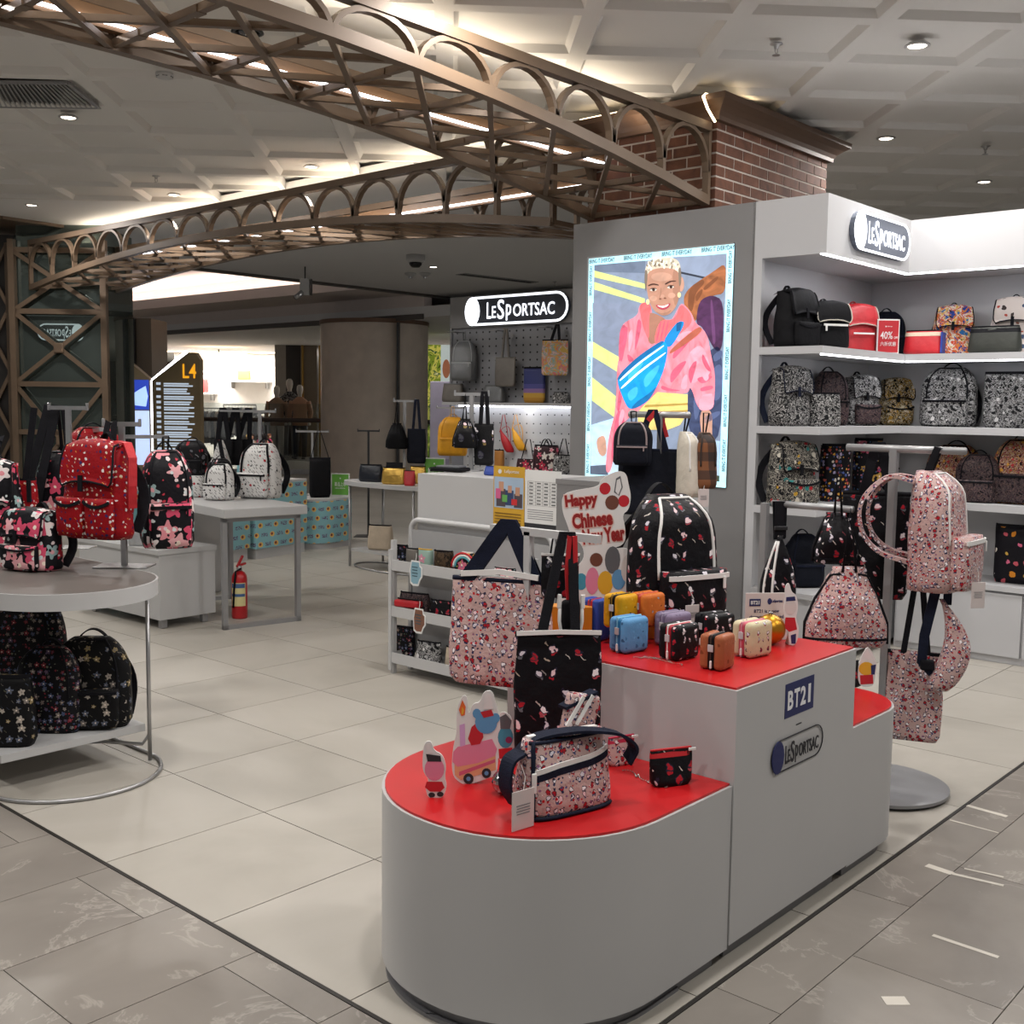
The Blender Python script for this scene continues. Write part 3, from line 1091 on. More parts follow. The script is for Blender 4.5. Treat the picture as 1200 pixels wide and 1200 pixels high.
for x, y, r in ((362, 307, -2), (432, 296, -10)):
    poster(ell(x, y, 14, 6, r), 'eye_white', '#ded5cc', 14)
    poster(ell(x + 1, y, 6, 6), 'iris', '#3a251c', 15)
    poster([(x - 17, y + 1), (x - 8, y - 7), (x + 6, y - 8), (x + 17, y - 2), (x + 6, y - 4), (x - 8, y - 3)], 'lash', '#2a1a15', 16)
poster([(391, 300), (395, 298), (394, 328), (388, 340), (384, 342), (390, 326)], 'face_shade', '#ab7d69', 14)
poster(ell(399, 333, 9, 7), 'face_light', '#c99d88', 14)
poster(ell(390, 344, 5, 3), 'nostril', '#7d5040', 15)
poster(ell(409, 341, 5, 3), 'nostril', '#7d5040', 15)
poster([(366, 392), (402, 404), (440, 384), (420, 408), (395, 412)], 'face_shade', '#ab7d69', 13)
poster([(368, 366), (400, 372), (434, 358), (424, 380), (402, 390), (380, 382)], 'lips', '#b4455a', 13)
poster([(376, 369), (400, 374), (427, 363), (418, 374), (402, 380), (386, 376)], 'teeth', '#f4efe9', 14, .9)
for x, y in ((340, 356), (466, 328)):
    poster(ell(x, y, 7, 11), 'earring', '#e9d9a2', 14, .8)
for q in ([(240, 470), (262, 450), (252, 520), (236, 600), (230, 590)], [(255, 560), (290, 590), (262, 600)], [(300, 420), (318, 440), (300, 520), (286, 560), (292, 480)], [(430, 640), (470, 600), (500, 590), (470, 640), (430, 690)], [(440, 560), (500, 500), (520, 500), (470, 560), (440, 590)], [(500, 640), (520, 600), (540, 590), (522, 660), (512, 690)], [(560, 560), (580, 600), (600, 640), (576, 630), (556, 590)], [(550, 700), (600, 690), (604, 705), (552, 718)], [(225, 700), (240, 720), (225, 800), (215, 790)], [(395, 690), (430, 705), (480, 712), (430, 716), (392, 706)], [(220, 880), (240, 850), (220, 950), (205, 1000)]):
    poster(q, 'shirt_fold', '#e0708a', 11)
for q in ([(262, 480), (280, 460), (278, 520), (262, 570)], [(330, 560), (420, 600), (400, 640), (330, 600)], [(480, 660), (500, 640), (498, 710), (470, 705)], [(545, 620), (560, 600), (590, 660), (570, 680)], [(556, 730), (600, 722), (600, 735), (556, 745)], [(235, 780), (250, 800), (225, 870), (222, 830)], [(440, 500), (500, 470), (540, 480), (470, 520)]):
    poster(q, 'shirt_light', '#fba7b4', 11, .72)
for q in ([(560, 300), (620, 250), (625, 262), (570, 312)], [(530, 330), (560, 300), (560, 320), (535, 360)]):
    poster(q, 'sleeve_fold', '#7f4b2e', 7)
for q in ([(520, 740), (560, 700), (560, 760), (530, 850)], [(560, 820), (630, 790), (630, 812), (565, 850)], [(600, 570), (640, 545), (638, 580), (606, 600)]):
    poster(q, 'jacket_fold', '#56648c', 7)
# belt bag across the chest
poster([(432, 545), (548, 448), (562, 476), (425, 572)], 'strap_brown', '#b5604c', 12)
poster([(400, 512), (460, 432), (494, 436), (440, 530), (420, 540)], 'strap_blue', '#1584c8', 13, .75)
poster([(455, 440), (478, 436), (470, 470), (455, 475)], 'buckle', '#0c5f9a', 14)
poster([(213, 672), (235, 635), (300, 575), (398, 508), (424, 532), (408, 620), (380, 690), (345, 752), (300, 780), (268, 788), (250, 768)], 'bag', '#0d97e0', 14, .8)
poster([(213, 672), (235, 635), (300, 575), (398, 508), (408, 520), (300, 598), (236, 660)], 'bag_shade', '#0b6fae', 15)
for q in ([(225, 668), (300, 600), (404, 528), (406, 534), (302, 608), (229, 676)], [(230, 700), (310, 628), (412, 556), (413, 563), (312, 637), (234, 708)]):
    poster(q, 'zip', '#e5eef4', 16, .9)
for q in ([(260, 640), (330, 590), (300, 640), (262, 690)], [(320, 660), (390, 600), (380, 640), (330, 710)], [(255, 720), (300, 690), (300, 730), (268, 760)]):
    poster(q, 'bag_light', '#3fb4f2', 15, .8)
poster([(270, 788), (300, 780), (345, 752), (380, 690), (350, 720), (290, 760)], 'bag_shade', '#0b6fae', 15)
for (n, c, k), mb in pc.items():
    mb.build('poster_print', glow(n, c, k), pil)
mb = MB()
for x, w in ((155, 96), (300, 104), (456, 108), (622, 116)):
    p = PXP(CR_X + x / CR_S, CR_Y + (196 - (x - 103) * .104 - 3 + 2) / CR_S, PX0 - .014)
    letters(mb, 'BRING IT EVERYDAY', p, EYL, EZ, w / CR_S * mpp(p) * 1.32, .026, .012, .0006)
for y in (270, 455, 635, 815, 985):
    for x0, s in ((112 - (y - 183) * .0165, 1), (676 - (y - 122) * .0357, 1)):
        p = PXP(CR_X + x0 / CR_S, CR_Y + (y + (0 if x0 < 300 else -55 + (y - 270) * .06)) / CR_S, PX0 - .014)
        letters(mb, 'BRING IT EVERYDAY', p, EZ, -EYL if x0 < 300 else -EYL, .185, .022, .012, .0006)
mb.build('poster_lettering', glow('lettering', '#1f4a58', .15), pil)

# ------------------------------------------------------------------ L-shaped wall shelving
XR0, XW, YF, YB, XB = PX0, 6.70, 2.758, 3.175, 7.12
SH = [1.825, 1.385, .935]
t = shelf = thing('shelving_unit', 'white corner shelving unit with a lit fascia sign and three stacked shelves', 'shelving')
MB().box2((XR0, YB, 0), (XB, YB + .03, 2.63)).build('back_panel', SHELFW, t)
MB().box2((XB, -1.2, 0), (XB + .03, YB + .03, 2.63)).build('back_panel', SHELFW, t)
MB().box2((XR0, YF, 2.315), (XB, YB, 2.63)).build('fascia', SHELFW, t)
MB().box2((XW, -1.2, 2.315), (XB, YF, 2.63)).build('fascia', SHELFW, t)
MB().box2((XR0 - .002, YF + .012, 2.309), (XW + .02, YF + .034, 2.314)).build('light_strip', LED, t)
MB().box2((XW + .012, -1.2, 2.309), (XW + .034, YF + .03, 2.314)).build('light_strip', LED, t)
for k, z in enumerate(SH):
    mb = MB()
    mb.box2((XR0, YF, z - .042), (XB, YB, z))
    mb.build('shelf', SHELFW, t)
    MB().box2((XW, -1.2, z - .042), (XB, YF, z)).build('shelf', SHELFW, t)
    if k == 0:
        MB().box2((XR0 + .02, YF + .004, z - .050), (XW, YF + .022, z - .0425)).build('light_strip', LED, t)
        MB().box2((XW + .004, -1.2, z - .050), (XW + .022, YF, z - .0425)).build('light_strip', LED, t)
MB().box2((XR0, YB - .035, 0), (XR0 + .03, YB, 2.315)).build('upright', SHELFW, t)
MB().box2((XR0, YF, .43), (XB, YB, .46)).build('shelf', SHELFW, t)
MB().box2((XR0 + .02, YF + .03, .04), (XB, YB, .43)).build('drawer_carcass', SHELFW, t)
MB().box2((XW, -1.2, .43), (XB, YF, .46)).build('shelf', SHELFW, t)
MB().box2((XW + .03, -1.2, .0), (XB, YF, .43)).build('drawer_carcass', SHELFW, t)
for y0, y1 in ((2.0, 2.74), (1.24, 1.985), (.48, 1.225)):
    d = MB().box2((XW + .008, y0, .045), (XW + .03, y1, .405)).build('drawer', SHELFW, t)
    MB().box2((XW + .005, y0, .405), (XW + .03, y1, .415)).build('finger_pull', SHELFW, d)
area_light('shelf_strip_lamp', ((XR0 + XW) / 2, YF + .06, 2.30), 1.0, 1.2, (.97, .97, 1), ((XR0 + XW) / 2, YF + .22, 1.0), .03)
area_light('shelf_strip_lamp', (XW + .06, 1.9, 2.30), .03, 1.8, (.97, .97, 1), (XW + .22, 1.9, 1.0), 1.7)
DPAN = mat('sign_dark_panel', '#3a3f4c', .4, var=.03)
SIGNW = mat('sign_backlit_white', '#ffffff', .4, emit=1.5, ecol='#f2f7ff', var=0)
t = thing('shop_sign', 'backlit LeSportsac badge on the white shelf fascia', 'sign')
pa, pb = PYP(995, 268, YF), PYP(1061, 282, YF)
zc = 2.475
logo(t, Vector(((pa.x + pb.x) / 2, YF - .03, zc)), Vector((1, 0, 0)), EZ, pb.x - pa.x, .215, mat('sign_grey_panel', '#5f6675', .4), SIGNW, SIGNW, None, .03, .12)

# ------------------------------------------------------------------ pegboard bay with the big sign
PGX = 8.6
PY0, PY1 = 8.56, 6.55
peg = thing('pegboard_bay', 'grey pegboard bay with a lower white pegboard behind the cash desk', 'display wall')
PEG = mat('grey_pegboard', '#8b8c90', .5, var=.02)
PEGW = mat('white_pegboard', '#b9b9ba', .5, var=.02)
ztop = PXP(600, 344, PGX).z
zs = PXP(600, 382, PGX).z
zm = PXP(600, 472, PGX).z
zb_ = PXP(600, 556, PGX).z
MB().box2((PGX, PY1, zm), (PGX + .5, PY0, zs)).build('upper_board', PEG, peg)
MB().box2((PGX - .04, PY1, zs), (PGX + .5, PY0, ztop)).build('header', GREYP, peg)
MB().box2((PGX + .18, PY1, 0), (PGX + .5, PY0, zm)).build('lower_board', PEGW, peg)
MB().box2((PGX - .16, PY1, zm - .03), (PGX + .2, PY0, zm)).build('ledge', SHELFW, peg)
MB().box2((PGX + .10, PY1, zm - .045), (PGX + .13, PY0, zm - .031)).build('light_strip', LED, peg)
MB().box2((PGX - .02, PY0, 0), (PGX + .5, PY0 + .025, ztop)).build('side_panel', PEG, peg)
area_light('peg_strip_lamp', (PGX + .06, 7.6, zm - .05), .03, 3, (1, 1, 1), (PGX + .18, 7.6, zm - .6), 1.6)
hole_shade = mat('peg_hole_shade', '#26262a', .8, var=0)  # flat dark discs: the shade inside each hole put into colour
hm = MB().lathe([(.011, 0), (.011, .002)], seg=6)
h0 = hm.build('peg_hole_shade', hole_shade, peg)
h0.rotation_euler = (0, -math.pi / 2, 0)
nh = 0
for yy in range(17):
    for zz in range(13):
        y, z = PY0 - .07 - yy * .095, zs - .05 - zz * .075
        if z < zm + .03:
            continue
        q = h0 if nh == 0 else share('peg_hole_shade', h0.data, (0, 0, 0), peg)
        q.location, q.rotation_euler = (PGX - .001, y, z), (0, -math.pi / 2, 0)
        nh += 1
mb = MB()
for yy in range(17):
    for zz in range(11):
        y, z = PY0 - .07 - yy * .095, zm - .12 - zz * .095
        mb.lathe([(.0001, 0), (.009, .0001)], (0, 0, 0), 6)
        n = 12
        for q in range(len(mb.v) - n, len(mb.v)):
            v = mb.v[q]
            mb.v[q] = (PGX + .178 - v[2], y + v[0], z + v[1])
o = mb.build('peg_hole_shade_field', hole_shade, peg)  # same dark discs, painting hole shade on the white board
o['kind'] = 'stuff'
t = thing('shop_sign', 'large backlit LeSportsac badge on the grey pegboard header', 'sign')
pa, pb = PXP(545, 364, PGX - .08), PXP(666, 360, PGX - .08)
logo(t, Vector((PGX - .08, (pa.y + pb.y) / 2, (pa.z + pb.z) / 2 - .0)), EYL, EZ, pa.y - pb.y, .30, DPAN, SIGNW, SIGNW, None, .04)

# ------------------------------------------------------------------ red-topped display counters
PLINTH = mat('grey_plinth', '#77777a', .45, .3)
YC0, YC1 = 1.436, 2.235
RAD = (YC1 - YC0) / 2


def half_stadium(x0, x1, y0, y1, r, left=True, n=14, grow=0.):
    """x0 is the round end (quarter circles of radius r)."""
    p = []
    y0, y1 = y0 - grow, y1 + grow
    if left:
        x0 -= grow
        for i in range(n + 1):
            a = math.pi * 1.5 - math.pi / 2 * i / n
            p.append((x0 + r + r * math.cos(a), y0 + r + r * math.sin(a)))
        for i in range(n + 1):
            a = math.pi - math.pi / 2 * i / n
            p.append((x0 + r + r * math.cos(a), y1 - r + r * math.sin(a)))
        p += [(x1, y1), (x1, y0)]
    else:
        x1 += grow
        p += [(x0, y0)]
        for i in range(n + 1):
            a = -math.pi / 2 + math.pi / 2 * i / n
            p.append((x1 - r + r * math.cos(a), y0 + r + r * math.sin(a)))
        for i in range(n + 1):
            a = math.pi / 2 * i / n
            p.append((x1 - r + r * math.cos(a), y1 - r + r * math.sin(a)))
        p += [(x0, y1)]
    return p


def slab(name, outline, z0, z1, m, parent, smooth=True):
    k = len(outline)
    a = sum(outline[i][0] * outline[(i + 1) % k][1] - outline[(i + 1) % k][0] * outline[i][1] for i in range(k))
    if a < 0:
        outline = outline[::-1]
    o = MB().loft([[(x, y, z0) for x, y in outline], [(x, y, z1) for x, y in outline]]).build(name, m, parent, smooth, 30)
    return o


XT0, XT1 = 2.497, 3.212
ZL, ZT = .498, .753
t = thing('low_counter', 'low white display counter with rounded end and red top', 'counter')
ol = half_stadium(1.765, XT0 - .003, YC0, YC1, RAD * .98)
slab('body', ol, .045, ZL - .006, WHITE, t)
slab('red_top', half_stadium(1.773, XT0 - .003, YC0 + .008, YC1 - .008, RAD * .96), ZL - .006, ZL, REDTOP, t)
slab('plinth', half_stadium(1.765 + .025, XT0 - .03, YC0 + .028, YC1 - .02, RAD * .92), .0, .045, PLINTH, t)
slab('plinth_edge', half_stadium(1.772, XT0 - .2, YC0 + .022, YC1 - .01, RAD * .97), .0, .010, PLINTH, t)
t = thing('tall_counter', 'tall white display counter with red top bearing BT21 and LeSportsac logos', 'counter')
MB().box2((XT0, YC0 - .004, .055), (XT1, YC1, ZT - .006)).build('body', WHITE, t)
MB().box2((XT0 + .007, YC0 + .003, ZT - .006), (XT1 - .007, YC1 - .007, ZT)).build('red_top', REDTOP, t)
MB().box2((XT0 + .03, YC0 + .03, 0), (XT1 - .03, YC1 - .03, .055)).build('plinth', PLINTH, t)
ex = Vector((1, 0, 0))
a, b = PYP(920, 818, YC0 - .004), PYP(953, 814, YC0 - .004)
fy = YC0 - .0045
c = Vector(((a.x + b.x) / 2, fy - .001, (a.z + b.z) / 2))
bw, bh = b.x - a.x, .098
o = MB().prism([(-bw / 2, -bh / 2), (bw / 2, -bh / 2), (bw / 2, bh / 2), (-bw / 2, bh / 2)], c, ex, EZ, .0015).build('printed_badge', NAVYINK, t)
mb = MB()
for k, ch in enumerate('BT21'):
    letters(mb, ch, c + Vector(((-.33 + .22 * k) * bw, -.0008, 0)), ex, EZ, bw * (.185 if ch != '1' else .085), bh * .56, .03, .0006)
mb.build('badge_lettering', mat('badge_white', '#e6e6e8', .5, var=.02), t)
c2 = PYP(936, 848, fy)
MB().prism([(-.016, -.0015), (.016, -.0015), (.016, .0015), (-.016, .0015)], c2 - Vector((0, .001, 0)), ex, EZ, .0008).build('printed_dash', INK, t)
a, b = PYP(903, 888, fy), PYP(963, 866, fy)
logo(t, Vector(((a.x + b.x) / 2, fy - .0015, (a.z + b.z) / 2)), ex, EZ, b.x - a.x, .093, None, INK, INK, NAVYINK, .001, .05)
t = thing('low_counter', 'low white display counter with red top at the disc-based rack', 'counter')
slab('body', half_stadium(XT1 + .003, 3.695, YC0, YC1, .20, False), .045, ZL - .006, WHITE, t)
slab('red_top', half_stadium(XT1 + .003, 3.687, YC0 + .008, YC1 - .008, .195, False), ZL - .006, ZL, REDTOP, t)
slab('plinth', half_stadium(XT1 + .03, 3.66, YC0 + .028, YC1 - .02, .18, False), 0, .045, PLINTH, t)

# ------------------------------------------------------------------ cash desk, pouch rack
t = thing('cash_desk', 'white cash desk with leaflets on its front behind the pouch rack', 'desk')
MB().box2((4.205, 2.95, 0), (4.80, 4.45, 1.10)).build('body', WHITE, t)
MB().box2((4.19, 2.93, 1.10), (4.82, 3.45, 1.125)).build('raised_ledge', GREYP, t)
MB().box2((4.193, 2.93, .30), (4.205, 3.445, 1.10)).build('side_cladding', GREYP, t)


def sheet(name, label, cat, x, ya, yb, z0, z1, m, parts, group=None):
    """Printed sheet in a plane facing -x between y=ya (left) and yb; parts: list of (u0, v0, u1, v1, material) in 0..1, v up."""
    t = thing(name, label, cat, (0, 0, 0), 0, group)
    MB().box2((x - .004, yb, z0), (x, ya, z1)).build('sheet', m, t)
    by = {}
    for n_, (u0, v0, u1, v1, mm) in enumerate(parts):
        by.setdefault(mm.name, (mm, MB()))[1].box2((x - .0046 - .0002 * n_ * (len(parts) < 20), ya + (yb - ya) * u0, z0 + (z1 - z0) * v0), (x - .004, ya + (yb - ya) * u1, z0 + (z1 - z0) * v1))
    for mm, mb in by.values():
        o = mb.build('print', mm, t)
        if len(mb.f) > 6:
            o['kind'] = 'stuff'
    return t


YEL = mat('mustard_print', '#c79a2c', .6)
PBLUE = mat('photo_pale_blue', '#9fb3c8', .6)
PDARK = mat('photo_dark', '#4a4148', .6)
PPINK = mat('photo_pink', '#c85a86', .6)
PGRN = mat('photo_green', '#5fa052', .6)
PRED = mat('print_red', '#c02a2e', .6)
PSKIN = mat('photo_skin', '#b98a70', .6)
la, lb, lc = PXP(578, 546, 4.195).y, PXP(615, 546, 4.195).y, PXP(657, 552, 4.195).y
z0_, z1_ = PXP(600, 617, 4.195).z, PXP(600, 547, 4.195).z
pr = [(.03, .30, .97, .82, PBLUE), (.10, .32, .40, .62, PDARK), (.18, .58, .34, .74, PSKIN), (.08, .45, .24, .62, PPINK), (.40, .35, .66, .60, mat('photo_navy', '#2c3d63', .6)), (.48, .56, .60, .68, PSKIN), (.68, .32, .94, .55, PDARK), (.72, .52, .86, .66, PSKIN), (.30, .40, .46, .52, PGRN), (.60, .36, .78, .46, PRED)]
pr += [(.06, .20 - .05 * k, .9, .215 - .05 * k, mat('mustard_dark', '#7a5c14', .6)) for k in range(4)]
t = sheet('leaflet', 'mustard leaflet with a photo of people on the cash desk', 'leaflet', 4.203, la, lb + .004, z0_, z1_, YEL, pr)
mb = MB()
letters(mb, 'LeSportsac', Vector((4.1965, (la + lb) / 2 - .02, z0_ + (z1_ - z0_) * .91)), EYL, EZ, .10, .022, 0, .001)
mb.prism(ellipse(0, 0, .012, .012, 14), Vector((4.197, la - .045, z0_ + (z1_ - z0_) * .91)), EYL, EZ, .001)
mb.build('lettering', PAPER, t)
pr = []
GRYI = mat('grey_ink', '#77777a', .7)
for k in range(8):
    pr.append((.08, .82 - .055 * k, .92, .823 - .055 * k, GRYI))
for u in (.08, .3, .5, .7, .915):
    pr.append((u, .435, u + .008, .82, GRYI))
for k in range(7):
    for u in (.12, .34, .54, .75):
        pr.append((u, .785 - .055 * k, u + .11, .80 - .055 * k, INK))
for k in range(5):
    pr.append((.08, .36 - .035 * k, .8, .37 - .035 * k, GRYI))
pr.append((.0, .0, 1.0, .15, INK))
sheet('price_sheet', 'white printed sheet with a table of figures on the cash desk', 'notice', 4.203, lb, lc, z0_ - .02, z1_ - .01, PAPER, pr)

RKX, RY0, RY1 = 4.026, 4.47, 3.45
t = rack = thing('pouch_rack', 'white three-tier rack of pouches in front of the cash desk', 'rack')
for y in (RY0, RY1):
    for x in (RKX + .02, RKX + .15):
        MB().box2((x - .012, y - .012, 0), (x + .012, y + .012, .74)).build('leg', WHITE2, t)
mb = MB()
n = 8
pts = [(RKX + .15, RY0, .3)] + [(RKX + .15, RY0 - .06 + .06 * math.cos(math.pi / 2 * i / n), .785 + .06 * math.sin(math.pi / 2 * i / n)) for i in range(n + 1)] + [(RKX + .15, RY1 + .06 - .06 * math.sin(math.pi / 2 * i / n), .785 + .06 * math.cos(math.pi / 2 * i / n)) for i in range(n + 1)] + [(RKX + .15, RY1, .3)]
mb.tube(pts, .016, 8)
mb.build('rear_hoop', WHITE2, t, True)
MB().box2((RKX + .145, RY1 + .01, .10), (RKX + .155, RY0 - .01, .79)).build('back_panel', mat('rack_back_grey', '#a2a2a3', .5), t)
RT = [.582, .327, .068]
for z in RT:
    tr = MB().box2((RKX, RY1, z), (RKX + .14, RY0, z + .01)).build('tray', WHITE2, t)
    MB().box2((RKX - .004, RY1, z - .005), (RKX + .006, RY0, z + .052)).build('front_lip', WHITE2, tr)
    for y in (RY0, RY1):
        MB().box2((RKX, y - .004, z), (RKX + .14, y + .004, z + .05)).build('end_lip', WHITE2, tr)
MB().box2((RKX - .01, RY0 - .008, .02), (RKX + .03, RY0 + .012, .69)).build('front_post', WHITE2, t)

# ------------------------------------------------------------------ round table on the left
TC = Vector((2.03, 4.13, 0))
TR, TZ = .336, .778
t = thing('round_table', 'long round-ended grey-topped display table on a wire base', 'table', TC)


def capsule(r, L, n=18):
    return [(r * math.cos(-math.pi + math.pi * i / n), r * math.sin(-math.pi + math.pi * i / n)) for i in range(n + 1)] + [(r * math.cos(math.pi * i / n), L + r * math.sin(math.pi * i / n)) for i in range(n + 1)]


TL = .85
slab('rim', capsule(TR, TL), TZ - .062, TZ, WHITE2, t)
slab('table_top', capsule(TR - .007, TL), TZ, TZ + .001, mat('taupe_table_top', '#5d5854', .42, var=.03), t)
MB().tube([(x, y, .008) for x, y in capsule(TR, TL)], .008, 8, True).build('ring_base', STEEL, t, True)
for dx, dy in ((.288, -.085), (-.325, .12), (.288, TL), (-.288, TL)):
    MB().tube([(dx, dy, .008), (dx, dy, TZ - .062)], .0085, 8).build('leg', STEEL, t, True)
MB().box2((-.30, -.05, .125), (.288, TL, .155)).build('lower_shelf', WHITE2, t)
MB().tube([(.288, -.085, .12), (.27, -.06, .075), (.18, .10, .07), (.0, .25, .07)], .007, 6).build('stay', STEEL, t, True)
MB().tube([(.288, TL, .12), (.27, TL - .05, .075), (.18, TL - .2, .07), (0, TL - .35, .07)], .007, 6).build('stay', STEEL, t, True)

# ------------------------------------------------------------------ white box table, framed table, fire extinguisher
bc = Vector((3.752, 6.388, 0))
ra, rl = Vector((.985, .02, 0)).normalized(), Vector((.10, 1, 0)).normalized()
BWD, BDP = .42, 1.02
t = thing('box_table', 'long white box table on short metal feet', 'table', bc, math.atan2(ra.y, ra.x))
MB().box2((0, 0, .062), (BWD, BDP, .49)).build('body', WHITE, t)
MB().box2((-.015, -.01, .49), (BWD + .01, BDP + .02, .52)).build('table_top', WHITE, t)
for x, y in ((.05, .05), (BWD - .06, .05), (.05, BDP - .12), (BWD - .06, BDP - .12)):
    MB().rbox((x, y, .031), (.045, .045, .062), .006).build('foot', ALU, t)
FT = Vector((4.05, 6.08, 0))
t = thing('framed_table', 'white-topped table on square aluminium frames', 'table', FT, math.radians(-9))
MB().rbox((.27, .56, .765), (.60, 1.20, .06), .006).build('table_top', WHITE, t)
for y in (.03, 1.08):
    for x in (0, .53):
        MB().box2((x - .016, y - .016, 0), (x + .016, y + .016, .735)).build('leg', ALU, t)
    MB().box2((-.016, y - .016, 0), (.546, y + .016, .03)).build('foot_rail', ALU, t)
    MB().box2((-.016, y - .016, .705), (.546, y + .016, .735)).build('top_rail', ALU, t)
t = thing('fire_extinguisher', 'red fire extinguisher with a printed label standing under the framed table', 'fire extinguisher', PZ(281, 724))
REDX = mat('extinguisher_red', '#b0141c', .3, var=.04, coat=.4)
MB().lathe([(.05, 0), (.054, .01), (.054, .27), (.05, .295), (.035, .318), (.02, .328)], seg=24).build('cylinder', REDX, t, True)
MB().lathe([(.018, .325), (.02, .35), (.014, .365)], seg=14).build('valve', STEEL, t, True)
MB().bar((-.02, 0, .36), (.05, .0, .375), .018, .012).build('lever', REDX, t)
MB().bar((-.01, 0, .365), (.028, 0, .43), .016, .012).build('handle', REDX, t)
MB().tube([(0, -.02, .345), (-.05, -.03, .33), (-.058, -.02, .2), (-.058, -.01, .08)], .007, 6).build('hose', BLACKC, t, True)
lab = MB()
ang = [math.radians(a) for a in range(170, 285, 8)]
lab.add([(.0548 * math.cos(a), .0548 * math.sin(a), z) for z in (.09, .25) for a in ang], [(i, i + 1, len(ang) + i + 1, len(ang) + i) for i in range(len(ang) - 1)])
lo = lab.build('paper_label', mat('extinguisher_label', '#d3c88f', .6, var=.05), t, True)
l2 = MB()
ang = [math.radians(a) for a in range(172, 283, 8)]
for z0, z1 in ((.215, .245), (.155, .175)):
    l2 = MB()
    l2.add([(.0552 * math.cos(a), .0552 * math.sin(a), z) for z in (z0, z1) for a in ang], [(i, i + 1, len(ang) + i + 1, len(ang) + i) for i in range(len(ang) - 1)])
    l2.build('label_band', mat('label_blue', '#3f5f8e', .6), lo, True)

# ------------------------------------------------------------------ teal patterned plinths
t_ = NT('teal_wrap_print')
co = t_.coord()
sx, sy, sz = t_.sep(co)
uv = vcomb(t_, t_.ma('SUBTRACT', sx, sy), sz)
p = t_.vm('MULTIPLY', uv, (9.5, 11.0, 1))
px_, py_, _ = t_.sep(p)
rowi = t_.ma('FLOOR', py_)
pxs = t_.ma('ADD', px_, t_.ma('MULTIPLY', t_.ma('MODULO', rowi, 2.0), .5))
fx, fy_ = t_.ma('SUBTRACT', t_.ma('FRACT', pxs), .5), t_.ma('SUBTRACT', t_.ma('FRACT', py_), .5)
par = t_.ma('GREATER_THAN', t_.ma('MODULO', t_.ma('ABSOLUTE', t_.ma('ADD', t_.ma('FLOOR', pxs), rowi)), 2.0), .5)
c_ = lin('#7fb0b8')
dot = t_.ma('LESS_THAN', t_.vm('LENGTH', vcomb(t_, t_.ma('MULTIPLY', fx, 1.0), t_.ma('MULTIPLY', fy_, 1.1))), .30)
dot2 = t_.ma('LESS_THAN', t_.vm('LENGTH', vcomb(t_, t_.ma('ADD', fx, .05), t_.ma('SUBTRACT', fy_, .03))), .15)
nn = t_.noise(t_.vm('MULTIPLY', uv, (75, 100, 1)), 1.0, 2)
word = t_.ma('MULTIPLY', t_.ma('LESS_THAN', t_.ma('ABSOLUTE', fx), .40), t_.ma('LESS_THAN', t_.ma('ABSOLUTE', fy_), .20))
word = t_.ma('MULTIPLY', word, t_.ma('GREATER_THAN', nn, .50))
npar = t_.ma('SUBTRACT', 1.0, par)
c_ = t_.mix(t_.ma('MULTIPLY', word, npar), c_, lin('#5e3a63'))
c_ = t_.mix(t_.ma('MULTIPLY', dot, par), c_, lin('#e0b35a'))
c_ = t_.mix(t_.ma('MULTIPLY', dot2, par), c_, lin('#7a2a22'))
t_.put(t_.b.inputs['Base Color'], c_)
t_.b.inputs['Roughness'].default_value = .5
TEAL = t_.m
TEALP = mat('teal_plain', '#7fb0b8', .5)


def plinth(label, cx, cy, w, d, h, z0=.05, rz=0, round_=0.):
    t = thing('display_plinth', label, 'plinth', (cx, cy, 0), rz)
    r = max(round_, .01)
    ol = rrect(w, d, r, 0, 0, 10 if round_ else 2)
    slab('wrap', ol, z0, h - .02, TEAL, t)
    slab('top', ol, h - .02, h, WHITE, t)
    if z0 > .01:
        slab('base', rrect(w - .04, d - .04, max(r - .02, .008), 0, 0, 8), .0, z0, WHITE2, t)
    return t


R_ = math.radians
plinth('low round-ended plinth wrapped in teal patterned paper', 7.20, 9.18, .78, .66, .51, .06, R_(11), .30)
plinth('tall square plinth wrapped in teal patterned paper', 6.40, 9.03, .72, .60, .73, .10, R_(11))
plinth('long teal patterned plinth standing behind the framed table', 5.60, 8.87, .80, .56, .68, .12, R_(11))
plinth('far teal patterned plinth beside the white box table', 5.42, 9.75, .60, .60, .66, .12, R_(11))
t = thing('doll_stand', 'small teal box holding up the row of dolls', 'box', (6.42, 9.06, .7305), R_(11))
MB().rbox((0, 0, .075), (.34, .26, .15), .006).build('box', TEALP, t)
MB().rbox((0, 0, .155), (.34, .26, .012), .003).build('lid', WHITE, t)
DSK = mat('doll_skin', '#c99478', .5)
DOLLC = [('#c23a72', '#e8c57a', 'doll in a pink dress with fair hair'), ('#d8cfd0', '#3a2a22', 'doll in a white outfit with brown hair'), ('#b02864', '#2a1c1a', 'doll in a magenta dress with dark hair'), ('#2b2b30', '#1c1414', 'doll in a black outfit with a big dark hairdo'), ('#c82e6a', '#6b3f26', 'doll in a bright pink jacket with chestnut hair')]
